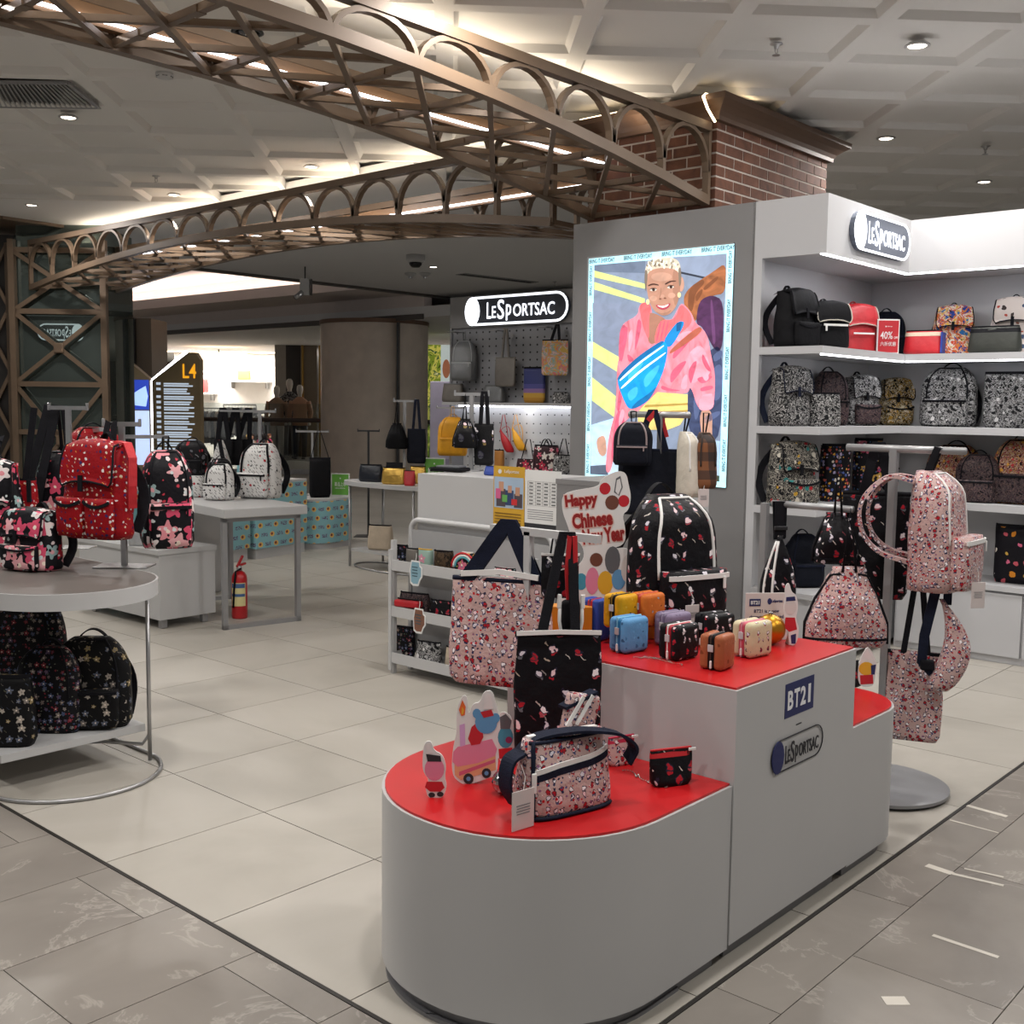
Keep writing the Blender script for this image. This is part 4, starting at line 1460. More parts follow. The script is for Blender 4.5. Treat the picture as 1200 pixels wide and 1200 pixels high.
for k, (dc, hc, lb_) in enumerate(DOLLC):
    d = thing('doll', lb_ + ' standing on the teal box', 'doll', (6.42 - .15 + .074 * k, 9.02 + .015 * k + .02 * (k % 2), .892), FR + .2 * k, 'row of dolls on the teal box')
    sk = mat('doll_skin_dark', '#6b4431', .5) if k in (2, 3) else DSK
    MB().tube([(-.010, 0, 0), (-.010, 0, .07), (-.012, 0, .135)], [.007, .008, .012], 8).build('leg', sk, d, True)
    MB().tube([(.010, 0, 0), (.010, 0, .07), (.012, 0, .135)], [.007, .008, .012], 8).build('leg', sk, d, True)
    MB().lathe([(.030, .06), (.026, .12), (.016, .16), (.022, .20), (.018, .22), (.007, .23)], seg=14).build('dress', mat('doll_dress_%d' % k, dc, .5), d, True)
    for s in (-1, 1):
        MB().tube([(s * .020, 0, .215), (s * .034, -.004, .17), (s * .036, -.014, .125)], [.007, .006, .005], 6).build('arm', sk, d, True)
    MB().ball((0, 0, .252), .018, 12, 8, (.85, .95, 1.15)).tube([(0, 0, .225), (0, 0, .245)], .007, 6).build('head', sk, d, True)
    MB().ball((0, .006, .262), .023 if k != 3 else .034, 12, 8, (1, .9, 1)).ball((0, .012, .235), .018, 10, 8, (1, .6, 1.3)).build('hair', mat('doll_hair_%d' % k, hc, .6), d, True)

# ------------------------------------------------------------------ slim oval table by the pegboard
STC = Vector((6.65, 7.30, 0))
t = thing('oval_table', 'white oval display table on thin steel legs beside the cash desk', 'table', STC)
slab('table_top', [(.27 * spow(math.cos(a), .8), .62 * spow(math.sin(a), .8)) for a in [2 * math.pi * i / 40 for i in range(40)]], .745, .782, WHITE, t)
for x, y in ((-.2, .42), (.2, .42), (-.2, -.42), (.2, -.42)):
    MB().tube([(x, y, .008), (x, y, .745)], .012, 8).build('leg', STEEL, t, True)
MB().tube([(.24 * math.cos(a), .52 * math.sin(a), .008) for a in [2 * math.pi * i / 40 for i in range(40)]], .008, 8, True).build('ring_base', STEEL, t, True)
MB().box2((-.2, -.42, .15), (.2, .42, .17)).build('lower_shelf', WHITE2, t)

# ------------------------------------------------------------------ bag building
class Soft:
    """A stuffed cloth form: width/depth profiles over height t in 0..1; u = 0 is the front (-y)."""
    def __init__(s, w, h, d, kind='backpack', n=3.2):
        s.w, s.h, s.d, s.kind, s.n = w, h, d, kind, n

    def prof(s, t):
        k = s.kind
        if k == 'backpack':
            q = max(0, (t - .5) / .5)
            fw = (1 - q ** 2.6 * .80) ** .5 if q < 1 else .45
            fd = (1 - .22 * t) * (1 - max(0, (t - .80) / .20) ** 2 * .55)
        elif k == 'ruck':
            fw = 1.0 - .22 * max(0, (t - .35) / .65) ** 1.5
            fd = (1 - .20 * t) * (1 - max(0, (t - .9) / .1) ** 2 * .5)
        elif k == 'sack':      # drawstring: wide base, gathered neck
            fw = 1.0 - .66 * max(0, (t - .25) / .75) ** 1.25 if t < .93 else .34 + .5 * (t - .93)
            fd = (.62 + .38 * math.sin(math.pi * min(1, t * 1.1))) * (1 - .45 * max(0, (t - .6) / .4))
        elif k == 'tote':
            fw = 1 + .04 * math.sin(math.pi * t)
            fd = 1 - .80 * t ** 1.3
        elif k == 'flat':
            fw = 1
            fd = .8 + .2 * math.sin(math.pi * t)
        elif k == 'pouch':
            fw = 1 - .10 * (1 - t) ** 3
            fd = max(.06, 1 - t ** 1.2)
        elif k == 'teardrop':
            fw = (math.sin(math.pi * (min(1, .12 + .88 * t)) ** .62)) ** .8 if t < 1 else .1
            fw = max(.14, fw)
            fd = max(.2, fw)
        elif k == 'boston':
            fw = 1 - .10 * t * t
            fd = 1 - .45 * t ** 2
        elif k == 'crescent':
            fw = .42 + .58 * math.sin(math.pi * min(1, .15 + t * .75))
            fd = 1 - .3 * t
        else:
            fw = fd = 1
        e = min(1, t / .05)
        base = .90 + .10 * math.sqrt(max(0, 1 - (1 - e) ** 2))
        return fw * base, fd * base

    def pt(s, u, t, out=1.0):
        fw, fd = s.prof(t)
        hw, hd = s.w / 2 * fw, s.d / 2 * fd
        cy = (s.d / 2 - hd) * (.85 if s.kind in ('backpack', 'ruck') else 0)
        e = 2 / s.n
        return Vector((hw * spow(math.sin(u), e) * out, cy - hd * spow(math.cos(u), e) * out, s.h * t))

    def mesh(s, mb, seed=0, amp=.004, nu=30, nt=16, t0=0., t1=1.):
        rings = []
        for i in range(nt + 1):
            t = t0 + (t1 - t0) * (i / nt)
            t = 1 - (1 - t) ** 1.25 if s.kind in ('backpack',) else t
            r = []
            for j in range(nu):
                u = 2 * math.pi * j / nu
                p = s.pt(u, t)
                k = mnoise.noise((p.x * 9 + seed * 7.1, p.y * 9, p.z * 7 + seed)) + .5 * mnoise.noise((p.x * 21 + seed, p.y * 21, p.z * 17))
                if s.kind == 'sack' and t > .45:
                    k += 1.3 * math.sin(u * 13) * (t - .45)
                a = amp * min(1, t * 12)
                dx = Vector((p.x, p.y * 1.0, 0))
                dx = dx.normalized() if dx.length > 1e-6 else dx
                r.append(p + dx * (k * a))
            rings.append(r)
        mb.loft(rings)
        return mb


def hang_tag(parent, p, w=.045, h=.075, txt=False, rot=0., mm=None):
    p = Vector(p)
    o = MB().rbox(p, (w, .002, h), .0008, 1, rot).build('hang_tag', mm or TAGW, parent)
    mb = MB()
    c, s_ = math.cos(rot), math.sin(rot)
    for k in range(4):
        mb.box(p + Vector((.0016 * s_, -.0016 * c, h * (.12 - .07 * k))), (w * (.62 - .05 * (k % 2)), .0006, h * .022), rot)
    mb.build('tag_print', GRYI, o)
    MB().tube([p + Vector((0, 0, h * .45)), p + Vector((.008, .004, h * .8)), p + Vector((0, .01, h * 1.1))], .0008, 4).build('tag_string', ZIPW, parent)
    return o


def strap_loop(mb, a, b, top, axis, w, th=.004, n=10, sag=0.):
    """Strap from a up over top and down to b."""
    a, b, top = Vector(a), Vector(b), Vector(top)
    pts = []
    for i in range(n + 1):
        pts.append(a.lerp(top, i / n) + Vector((0, 0, -sag * math.sin(math.pi * i / n))))
    for i in range(1, n + 1):
        pts.append(top.lerp(b, i / n) + Vector((0, 0, -sag * math.sin(math.pi * i / n))))
    return mb.ribbon(pts, axis, w, th)


def arc_pts(a, b, rise, n=10, out=(0, 0, 1)):
    a, b, out = Vector(a), Vector(b), Vector(out)
    return [a.lerp(b, i / n) + out * (rise * math.sin(math.pi * i / n) ** .8) for i in range(n + 1)]


SEED = [0]


def seed():
    SEED[0] += 1
    return SEED[0]


def backpack(label, loc, rz, w, h, d, m, trim=None, zipm=None, group=None, pocket=True, handle=True, straps=True, pm=None, tagp=None, name='backpack', lean=0., cat='backpack', hang=None, webbing=None, zt=.017):
    trim = trim or BLACKC
    zipm = zipm or trim
    webbing = webbing or trim
    b = thing(name, label, cat, loc, rz, group)
    b.rotation_euler = (lean, 0, rz)
    s = Soft(w, h, d)
    sd = seed()
    s.mesh(MB(), sd).build('body', m, b, True)
    pts = []
    U = .62
    ts = [.40 + .58 * (i / 10) for i in range(11)]
    for t in ts:
        pts.append(s.pt(-U * (1 - .0 * t), t, 1.012))
    for i in range(1, 8):
        pts.append(s.pt(-U + 2 * U * i / 8, .98, 1.012))
    for t in ts[::-1]:
        pts.append(s.pt(U, t, 1.012))
    MB().tube(pts, max(.004, w * zt), 6).build('zipper', zipm, b, True)
    if pocket:
        sp = Soft(w * .80, h * .44, d * .42, 'flat', 3.5)
        mb = MB()
        sp.mesh(mb, sd + 50, .003, 24, 8)
        y0 = s.pt(0, .2).y
        mb.v = [(v[0], v[1] + y0 - d * .08, v[2] + h * .03) for v in mb.v]
        po = mb.build('front_pocket', pm or m, b, True)
        pts = [Vector((x * w * .385, y0 - d * .08 - d * .205 * (1 - abs(x) ** 6 * .25), h * .43)) for x in [i / 8 - 1 for i in range(17)]]
        MB().ribbon(pts, (0, 0, 1), h * .035, .006).build('pocket_zipper', zipm, po)
        mb = MB()
        mb.rbox((w * .30, y0 - d * .30, h * .38), (w * .035, .005, h * .09), .002)
        mb.build('zip_pull', zipm, po)
    if handle:
        MB().ribbon(arc_pts(s.pt(math.pi - .5, .97), s.pt(math.pi + .5, .97), h * .11), (0, 1, 0), w * .075, .005).build('top_handle', webbing, b)
    if straps:
        for sg in (-1, 1):
            a = Vector((sg * w * .20, d * .42, h * .88))
            e = Vector((sg * w * .40, d * .42, h * .08))
            pts = [a.lerp(e, i / 10) + Vector((sg * w * .10 * math.sin(math.pi * i / 10), d * .45 * math.sin(math.pi * i / 10) + .01, 0)) for i in range(11)]
            MB().ribbon(pts, (1, 0, 0), w * .15, .010).build('shoulder_strap', webbing, b)
    if hang:
        MB().ribbon([Vector((-w * .05, d * .3, h * .95)), Vector((-.012, d * .1, hang)), Vector((.012, d * .1, hang)), Vector((w * .05, d * .3, h * .95))], (0, 1, 0), w * .10, .004).build('hanging_loop', webbing, b)
    if tagp:
        hang_tag(b, tagp)
    return b


def rucksack(label, loc, rz, w, h, d, m, trim=None, group=None, flapm=None, pockets=2, pm=None, lean=0., straps=True, buckle=True, side_strap=None, piping=None):
    trim = trim or BLACKC
    b = thing('flap_backpack', label, 'backpack', loc, rz, group)
    b.rotation_euler = (lean, 0, rz)
    s = Soft(w, h * .93, d, 'ruck', 3.0)
    sd = seed()
    s.mesh(MB(), sd, .006).build('body', m, b, True)
    # flap
    mb = MB()
    n, k = 12, 9
    top, bot = [], []
    rows = []
    for i in range(n + 1):
        f = i / n
        row = []
        if f < .35:
            g = f / .35
            y, z = d * .42 - g * d * .78, h * (.90 + .09 * math.sin(math.pi * (.15 + .6 * g)))
        else:
            g = (f - .35) / .65
            y, z = -d * .36 - d * .17 * math.sin(g * 1.6), h * (.955 - .38 * g)
        hw = w * (.36 + .07 * min(1, f * 1.6)) * (1 if f < .9 else 1 - (f - .9) * 1.2)
        for j in range(k + 1):
            x = (j / k * 2 - 1)
            row.append(Vector((x * hw, y + d * .06 * abs(x) ** 3, z - h * .05 * abs(x) ** 2.5 + .003 * mnoise.noise((x * 3 + sd, f * 4, 0)))))
        rows.append(row)
    vs, fs = [], []
    for off in (0, 1):
        for r in rows:
            for p in r:
                vs.append(p + (Vector((0, 0, 0)) if off == 0 else Vector((0, .010, -.006))))
    W_ = k + 1
    N_ = (n + 1) * W_
    for i in range(n):
        for j in range(k):
            a = i * W_ + j
            fs.append((a, a + W_, a + W_ + 1, a + 1))
            fs.append((N_ + a, N_ + a + 1, N_ + a + W_ + 1, N_ + a + W_))
    edge = [i * W_ for i in range(n + 1)] + [n * W_ + j for j in range(1, k + 1)] + [i * W_ + k for i in range(n - 1, -1, -1)] + [j for j in range(k - 1, 0, -1)]
    for i in range(len(edge)):
        a, c = edge[i], edge[(i + 1) % len(edge)]
        fs.append((a, c, c + N_, a + N_))
    mb.add(vs, fs)
    fl = mb.build('flap', flapm or m, b, True)
    rim = [rows[i][0] for i in range(3, n + 1)] + [rows[n][j] for j in range(1, k + 1)] + [rows[i][k] for i in range(n - 1, 2, -1)]
    MB().tube([p + Vector((0, -.002, 0)) for p in rim], max(.0035, w * .014), 6).build('flap_binding', piping or trim, fl, True)
    if buckle:
        MB().ribbon([rows[n][k // 2] + Vector((0, -.004, h * .06)), rows[n][k // 2] + Vector((0, -.006, -h * .10))], (1, 0, 0), w * .07, .006).build('buckle_strap', trim, fl)
    y0 = s.pt(0, .2).y
    if pockets:
        xs_ = (-w * .235, w * .235) if pockets == 2 else (0,)
        for x in xs_:
            pw = w * (.43 if pockets == 2 else .78)
            sp = Soft(pw, h * .38, d * .34, 'flat', 3.2)
            mb = MB()
            sp.mesh(mb, sd + 20, .003, 20, 7)
            mb.v = [(v[0] + x, v[1] + y0 - d * .04, v[2] + h * .03) for v in mb.v]
            po = mb.build('front_pocket', pm or m, b, True)
            mb = MB()
            for q in range(2):
                pass
            pts = [Vector((x + (i / 8 - .5) * pw * .98, y0 - d * .04 - d * .175 * (1 - abs(i / 4 - 1) ** 4 * .3), h * (.33 + .05 * abs(i / 4 - 1) ** 2))) for i in range(9)]
            mb.ribbon(pts, (0, 0, 1), h * .03, .006)
            mb.build('pocket_binding', piping or trim, po)
    MB().ribbon(arc_pts((-w * .12, d * .40, h * .92), (w * .12, d * .40, h * .92), h * .12), (0, 1, 0), w * .07, .005).build('top_handle', trim, b)
    if straps:
        for sg in (-1, 1):
            a, e = Vector((sg * w * .18, d * .44, h * .88)), Vector((sg * w * .44, d * .40, h * .06))
            pts = [a.lerp(e, i / 10) + Vector((sg * w * .14 * math.sin(math.pi * i / 10), d * .30 * math.sin(math.pi * i / 10), 0)) for i in range(11)]
            MB().ribbon(pts, (1, .4 * sg, 0), w * .13, .010).build('shoulder_strap', trim, b)
    return b


def tote(label, loc, rz, w, h, d, m, trim=None, group=None, strap_h=.25, strap_x=.26, hook=None, strap_w=.03, tagp=None, name='tote_bag', edge=None, kind='tote', lean=0.):
    """loc is the bottom of the bag; straps rise strap_h above its mouth, or to the hook point (local)."""
    trim = trim or BLACKC
    b = thing(name, label, 'bag', loc, rz, group)
    b.rotation_euler = (lean, 0, rz)
    s = Soft(w, h, d, kind, 4.5)
    sd = seed()
    s.mesh(MB(), sd, .006).build('body', m, b, True)
    MB().loft([[s.pt(2 * math.pi * j / 30, t, o_) for j in range(30)] for t, o_ in ((.965, 1.02), (1.003, 1.02), (1.003, .9), (.965, .9))], False, True).build('mouth_binding', edge or trim, b, True)
    for sy in (-1, 1):
        y = sy * max(.004, s.prof(1)[1] * d / 2)
        a, e = Vector((-strap_x * w, y, h * .97)), Vector((strap_x * w, y, h * .97))
        if hook:
            top = Vector(hook) + Vector((0, sy * .006, 0))
            mb = MB()
            pts = [a.lerp(top + Vector((-.012, 0, 0)), i / 8) for i in range(9)] + [(top + Vector((.012, 0, 0))).lerp(e, i / 8) for i in range(9)]
            mb.ribbon(pts, 'flat', strap_w, .004)
        else:
            mb = MB()
            mb.ribbon(arc_pts(a, e, strap_h, 14), 'flat', strap_w, .004)
        mb.build('strap', trim, b)
    if tagp:
        hang_tag(b, tagp)
    return b


def pouch(label, loc, rz, w, h, d, m, zipm=None, group=None, kind='pouch', pull=True, lean=0., cat='pouch', name='pouch', band=None):
    b = thing(name, label, cat, loc, rz, group)
    b.rotation_euler = (lean, 0, rz)
    s = Soft(w, h, d, kind, 3.4)
    s.mesh(MB(), seed(), .003, 26, 10).build('body', m, b, True)
    zm = zipm or BLACKC
    if kind == 'pouch':
        MB().rbox((0, 0, h), (w * .99, max(.007, d * .07), h * .06), .003).build('zipper', zm, b)
    else:
        MB().ribbon([s.pt(u, 1.0, .98) + Vector((0, 0, .002)) for u in [math.pi / 2 + math.pi * i / 12 - math.pi for i in range(13)]], (0, 0, 1), h * .05, .006).build('zipper', zm, b)
    if band:
        MB().loft([[s.pt(2 * math.pi * j / 26, t, 1.015) for j in range(26)] for t in (.78, .94)], False).build('band', band, b, True)
    if pull:
        MB().rbox((w * .49, -.006, h * .95), (.022, .004, .008), .0015).build('zip_pull', ZIPW, b)
    return b


def cube_case(label, loc, rz, w, h, d, m, side, zipm, group='square zip cases on the red counter top'):
    b = thing('cube_case', label, 'case', loc, rz, group)
    MB().rbox((0, -d * .29, h / 2), (w, d * .42, h), min(w, h) * .16, 4).build('front_half', m, b, True)
    MB().rbox((0, d * .29, h / 2), (w, d * .42, h), min(w, h) * .16, 4).build('rear_half', m if side is None else m, b, True)
    MB().rbox((0, .0, h / 2), (w * .985, d * .36, h * .985), min(w, h) * .15, 4).build('gusset', side or m, b, True)
    MB().rbox((0, .0, h / 2), (w * 1.0, d * .07, h * 1.0), min(w, h) * .155, 3).build('zipper', zipm, b, True)
    MB().rbox((-w * .50, -.002, h * .16), (.006, .006, .022), .002).build('zip_pull', ZIPW, b)
    MB().rbox((-w * .50, d * .0, h * .62), (.004, d * .22, h * .20), .001).build('brand_tab', mat('tab_grey', '#b9b9bb', .5), b)
    return b


def cord_mesh(a, b, r=.0015, sag=.05, n=10):
    a, b = Vector(a), Vector(b)
    return [a.lerp(b, i / n) - Vector((0, 0, sag * math.sin(math.pi * i / n))) for i in range(n + 1)]


def drawstring(label, loc, rz, w, h, d, m, trim=None, group=None, top=None):
    trim = trim or BLACKC
    b = thing('drawstring_bag', label, 'bag', loc, rz, group)
    s = Soft(w, h, d, 'sack', 2.6)
    s.mesh(MB(), seed(), .008, 44, 18).build('body', m, b, True)
    for sg in (-1, 1):
        MB().tube([s.pt(sg * .4, .92, 1.02), s.pt(sg * 1.2, .90, 1.05), s.pt(sg * 1.57, .6, 1.06), s.pt(sg * 1.57, .3, 1.05), s.pt(sg * 1.5, .04, 1.04)], .005, 6).build('cord', trim, b, True)
    MB().ribbon([s.pt(u, .105, 1.012) for u in [-1.5 + 3.0 * i / 14 for i in range(15)]], (0, 0, 1), h * .03, .004).build('lower_zipper', trim, b)
    if top:
        MB().tube([s.pt(-.4, .94), Vector((0, 0, top)), s.pt(.4, .94)], .005, 6).build('hanging_cord', trim, b, True)
    return b


# printed cloths
PKC = ['#a81e28', '#2e3358', '#3f456a', '#b02430', '#55506a']
PKL = [('mark', 42, .30, .86, PKC), ('dot', 75, .24, .45, ['#b5202a', '#4a4f7a', '#8a5a7a', '#2e2c44']), ('bar', 60, .2, .3, ['#3a3850', '#e8dede', '#8a4a5a'])]
PK = printed('pink_motif_cloth', '#bd9f9a', PKL, .40, .45)
PKB = printed('pink_motif_cloth_small', '#bd9f9a', [(k, s * 1.12, z, d, c) for k, s, z, d, c in PKL], .38, .4)
BK = printed('black_motif_cloth', '#100f13', [('mark', 20, .21, .72, ['#a8202c', '#6a6a70', '#b04a54', '#50505a']), ('bar', 24, .15, .42, ['#8f8a86', '#b0a090', '#6a3038', '#c9c0b8'])], .5, .35)
FLB = printed('bold_floral_cloth', '#131217', [('flower', 12, .52, .80, ['#d78a92', '#b02434', '#ddd2d0', '#c84a66', '#8fa8a8', '#d8a0a4']), ('dot', 34, .26, .42, ['#d9c9c9', '#b83a48', '#cfd6d6', '#15141a'])], .5)
FLS = printed('dark_ditsy_floral_cloth', '#101014', [('flower', 40, .42, .62, ['#6d625c', '#7e3038', '#4b5570', '#8a8078', '#5a4a62']), ('dot', 75, .24, .3, ['#6b7060', '#7a2a34', '#3c4a68'])], .55)
FLG = printed('dark_sprig_cloth', '#0e0e10', [('flower', 28, .40, .45, ['#77706a', '#8a7a58', '#5a6070', '#a59c92']), ('bar', 46, .2, .3, ['#5b5a48', '#6c665e', '#3f4656'])], .55)
RSY = printed('red_charm_cloth', '#8a0b15', [('dot', 40, .20, .72, ['#d9d2cf', '#2b2148', '#cbb9a4', '#37265a', '#c9c4c4']), ('bar', 48, .16, .35, ['#d6cdca', '#2b2148', '#d8a04a'])], .5)
WIC = printed('white_icon_cloth', '#d6d5d3', [('bar', 42, .30, .55, ['#2c2a2e', '#3a383c', '#55525a', '#2c2a2e']), ('dot', 30, .22, .34, ['#2c2a2e', '#b02430', '#2c2a2e'])], .5)
BWP = printed('dense_black_white_cloth', '#121214', [('blotch', 32, 0, 1.0, ['#0e0e11', '#a8a6a4', '#121215', '#141417', '#9a9897', '#0e0e11'])], .5)
BWL = printed('comic_black_white_cloth', '#a9a8a8', [('blotch', 32, 0, 1.0, ['#121214', '#6a6a6c', '#b4b3b2', '#161618', '#9c9b9a', '#1c1c1e']), ('dot', 24, .24, .4, ['#1a1a1c', '#2a2a2c', '#d0cfce'])], .5)
GLD = printed('comic_gold_cloth', '#8a7a5a', [('blotch', 32, 0, 1.0, ['#201d1a', '#9a7a3a', '#d2c6ac', '#3a3026', '#c39a44', '#d8cdb8']), ('dot', 24, .24, .35, ['#1c1a18', '#d9cdb0', '#b98f3c'])], .5)
MLT = printed('multicolour_splash_cloth', '#121215', [('blotch', 44, 0, 1.0, ['#0e0e11', '#b8b2a6', '#101013', '#141417', '#98938a', '#0e0e11']), ('dot', 28, .34, .40, ['#a8242c', '#b89030', '#2c7a78', '#c8c2b4', '#121215'])], .5)
DOTM = printed('black_paint_dot_cloth', '#121217', [('dot', 46, .36, .72, ['#c7bfb4', '#b85a4a', '#4a5a94', '#c9943a', '#a99fc0', '#8a3a44'])], .5)
PFL = printed('black_pink_floral_cloth', '#121016', [('flower', 17, .52, .66, ['#c9687e', '#b84060', '#b9924a', '#4a5a90']), ('dot', 44, .24, .4, ['#b9a060', '#c97a88', '#4a6890'])], .5)
RMX = printed('red_mix_cloth', '#4a2426', [('blotch', 60, 0, 1.0, ['#1c1518', '#98302f', '#b9afa4', '#b8823a', '#2a2024', '#a4525a']), ('dot', 30, .3, .3, ['#b8343a', '#d9a040', '#1c1518'])], .5)
DPM = printed('dark_photo_cloth', '#221c20', [('blotch', 50, 0, 1.0, ['#141216', '#3a2830', '#5a4c4a', '#22222a', '#6a5450', '#141216'])], .5)
CLR = printed('bright_patch_cloth', '#d8d2cc', [('blotch', 22, 0, 1.0, ['#27408f', '#c9813a', '#c9482e', '#d6cfc4', '#d8ac3a', '#2a6aa8']), ('bar', 30, .3, .4, ['#1c1c22', '#27408f', '#d6cfc4'])], .5)
CRM = printed('cream_badge_cloth', '#cfc4bd', [('dot', 22, .24, .60, ['#3a302e', '#b4483c', '#3f4f6a', '#7a4a3a'])], .5)
BUF = NT('brown_buffalo_check')
_c = BUF.coord()
_x, _y, _z = BUF.sep(_c)
_a = BUF.ma('GREATER_THAN', BUF.ma('FRACT', BUF.ma('MULTIPLY', BUF.ma('ADD', _x, _y), 13.0)), .5)
_b = BUF.ma('GREATER_THAN', BUF.ma('FRACT', BUF.ma('MULTIPLY', _z, 13.0)), .5)
BUF.put(BUF.b.inputs['Base Color'], BUF.ramp(BUF.ma('MULTIPLY_ADD', _a, .5, BUF.ma('MULTIPLY', _b, .4)), ['#7a4a28', '#4a2e1e', '#2a1c18'], True, (0, .3, .7)))
BUF.b.inputs['Roughness'].default_value = .7
BUF = BUF.m
REDN = mat('red_nylon', '#ad1520', .5, var=.12, vs=14, bump=.35, bs=30)
YELN = mat('yellow_nylon', '#d4960f', .5, var=.10, vs=14, bump=.35, bs=30)
SILV = mat('silver_foil_cloth', '#b8b9ba', .32, .7, var=.12, vs=20, bump=.5, bs=25)
GREYN = mat('grey_metal_nylon', '#787a7c', .38, .3, var=.10, vs=14, bump=.35, bs=25)
TAUPE = mat('taupe_nylon', '#6f6a64', .42, .2, var=.10, vs=14, bump=.35, bs=25)
GOLDN = mat('gold_foil_cloth', '#c9a24e', .28, .7, var=.12, vs=20, bump=.5, bs=25)
GREENN = mat('green_black_nylon', '#23261f', .55, var=.1, vs=14, bump=.3, bs=30)
BLUEN = mat('royal_blue_nylon', '#1f3a8c', .5, var=.1, vs=14, bump=.3, bs=30)
BEIGE = mat('beige_canvas', '#b9a994', .6, var=.08, vs=14, bump=.3, bs=60)
CREAMW = mat('cream_canvas', '#c9c2b4', .6, var=.06, vs=14, bump=.3, bs=60)

# ------------------------------------------------------------------ placing helpers
def pix(p):
    d = Vector(p) - V_C
    w = d.dot(V_F)
    return 600 + F_PX * d.dot(V_R) / w, 600 - F_PX * d.dot(V_U) / w


def on_y(px, y0, z):
    py = 500
    for _ in range(8):
        p = PYP(px, py, y0)
        py = pix((p.x, y0, z))[1]
    return Vector((p.x, y0, z))


def on_x(px, x0, z):
    py = 500
    for _ in range(8):
        p = PXP(px, py, x0)
        py = pix((x0, p.y, z))[1]
    return Vector((x0, p.y, z))


def zat(xy, py):
    """Height of the point above xy that lies on image row py."""
    lo, hi = -1., 6.
    for _ in range(40):
        m = (lo + hi) / 2
        if pix((xy[0], xy[1], m))[1] > py:
            lo = m
        else:
            hi = m
    return lo


def spline(p, n=6):
    """Catmull-Rom points through p."""
    p = [Vector(q) for q in p]
    p = [p[0] * 2 - p[1]] + p + [p[-1] * 2 - p[-2]]
    r = []
    for i in range(1, len(p) - 2):
        for k in range(n):
            t = k / n
            a, b, c, d = p[i - 1:i + 3]
            r.append(.5 * ((2 * b) + (c - a) * t + (2 * a - 5 * b + 4 * c - d) * t * t + (3 * b - a - 3 * c + d) * t ** 3))
    return r + [p[-2]]


R_ = math.radians
G1 = 'bags on the top shelf of the corner unit'
G2 = 'bags on the middle shelf of the corner unit'
G3 = 'bags on the lower shelf of the corner unit'

# ------------------------------------------------------------------ corner shelving: top shelf
WPIP = mat('cream_piping', '#b9b3a6', .5)
rucksack('black nylon flap backpack at the open end of the top shelf', on_y(931, 3.00, SH[0]), R_(-12), .25, .335, .17, BLACKF, BLACKC, G1, None, 1)
b = rucksack('black nylon flap backpack with pale piping and a white front zip', on_y(969, 2.90, SH[0]), R_(-34), .25, .275, .16, BLACKF, BLACKC, G1, None, 0, None, 0, True, False, None, WPIP)
MB().box((.0, -.088, .13), (.15, .006, .012)).build('front_zipper', ZIPW, b)
MB().rbox((-.06, -.092, .115), (.012, .005, .04), .002).build('zip_pull', ZIPW, b)
b = rucksack('bright red nylon flap backpack with pale piping', on_y(1003, 3.00, SH[0]), R_(-34), .25, .31, .15, REDN, REDN, G1, None, 0, None, 0, True, False, None, WPIP)
MB().box((.0, -.083, .12), (.14, .006, .010)).build('front_zipper', ZIPW, b)
backpack('plain navy backpack behind the red discount card', on_y(1040, 2.99, SH[0]), R_(-48), .21, .29, .13, NAVYF, NAVYC, None, G1)
cp = on_y(1040, 2.83, SH[0])
t = thing('discount_card', 'red 40% off card in a white frame on the top shelf', 'sign', cp, R_(-48))
MB().rbox((0, .006, .105), (.137, .012, .21), .003).build('frame', PAPER, t)
o = MB().box((0, -.001, .105), (.122, .003, .192)).build('red_card', mat('discount_red', '#b3222b', .45, var=.04), t)
mb = MB()
ex1 = Vector((1, 0, 0))
letters(mb, '40%', Vector((-.012, -.0032, .112)), ex1, EZ, .075, .045, .01, .0008)
letters(mb, 'OFF', Vector((.046, -.0032, .098)), ex1, EZ, .024, .014, .01, .0008)
letters(mb, '六折优惠', Vector((0, -.0032, .06)), ex1, EZ, .096, .026, .005, .0008)
letters(mb, 'LeSportsac', Vector((.006, -.0032, .165)), ex1, EZ, .034, .008, 0, .0008)
mb.prism(ellipse(-.017, .165, .004, .004, 10), (0, -.0032, 0), ex1, EZ, .0008)
mb.build('card_lettering', PAPER, o)
# wing, top shelf
b = pouch('boxy bag with red front, beige lid and blue side on the top shelf', on_x(1082, 6.83, SH[0]), R_(-80), .235, .145, .13, REDN, BLACKC, G1, 'boston', False, 0, 'bag', 'boston_bag', BEIGE)
MB().rbox((.112, .0, .072), (.012, .11, .13), .005).build('end_panel', BLUEN, b)
rucksack('bright patchwork flap backpack on the top shelf', on_x(1116, 6.98, SH[0]), R_(-66), .25, .315, .15, CLR, BLACKC, G1, None, 0)
pouch('boxy dark green bag with black lid on the top shelf', on_x(1165, 6.83, SH[0]), R_(-88), .30, .155, .13, GREENN, BLACKC, G1, 'boston', False, 0, 'bag', 'boston_bag', BLACKF)
rucksack('cream flap backpack printed with little round badges on the top shelf', on_x(1187, 6.98, SH[0]), R_(-74), .27, .345, .15, CRM, BLACKC, G1, None, 0)
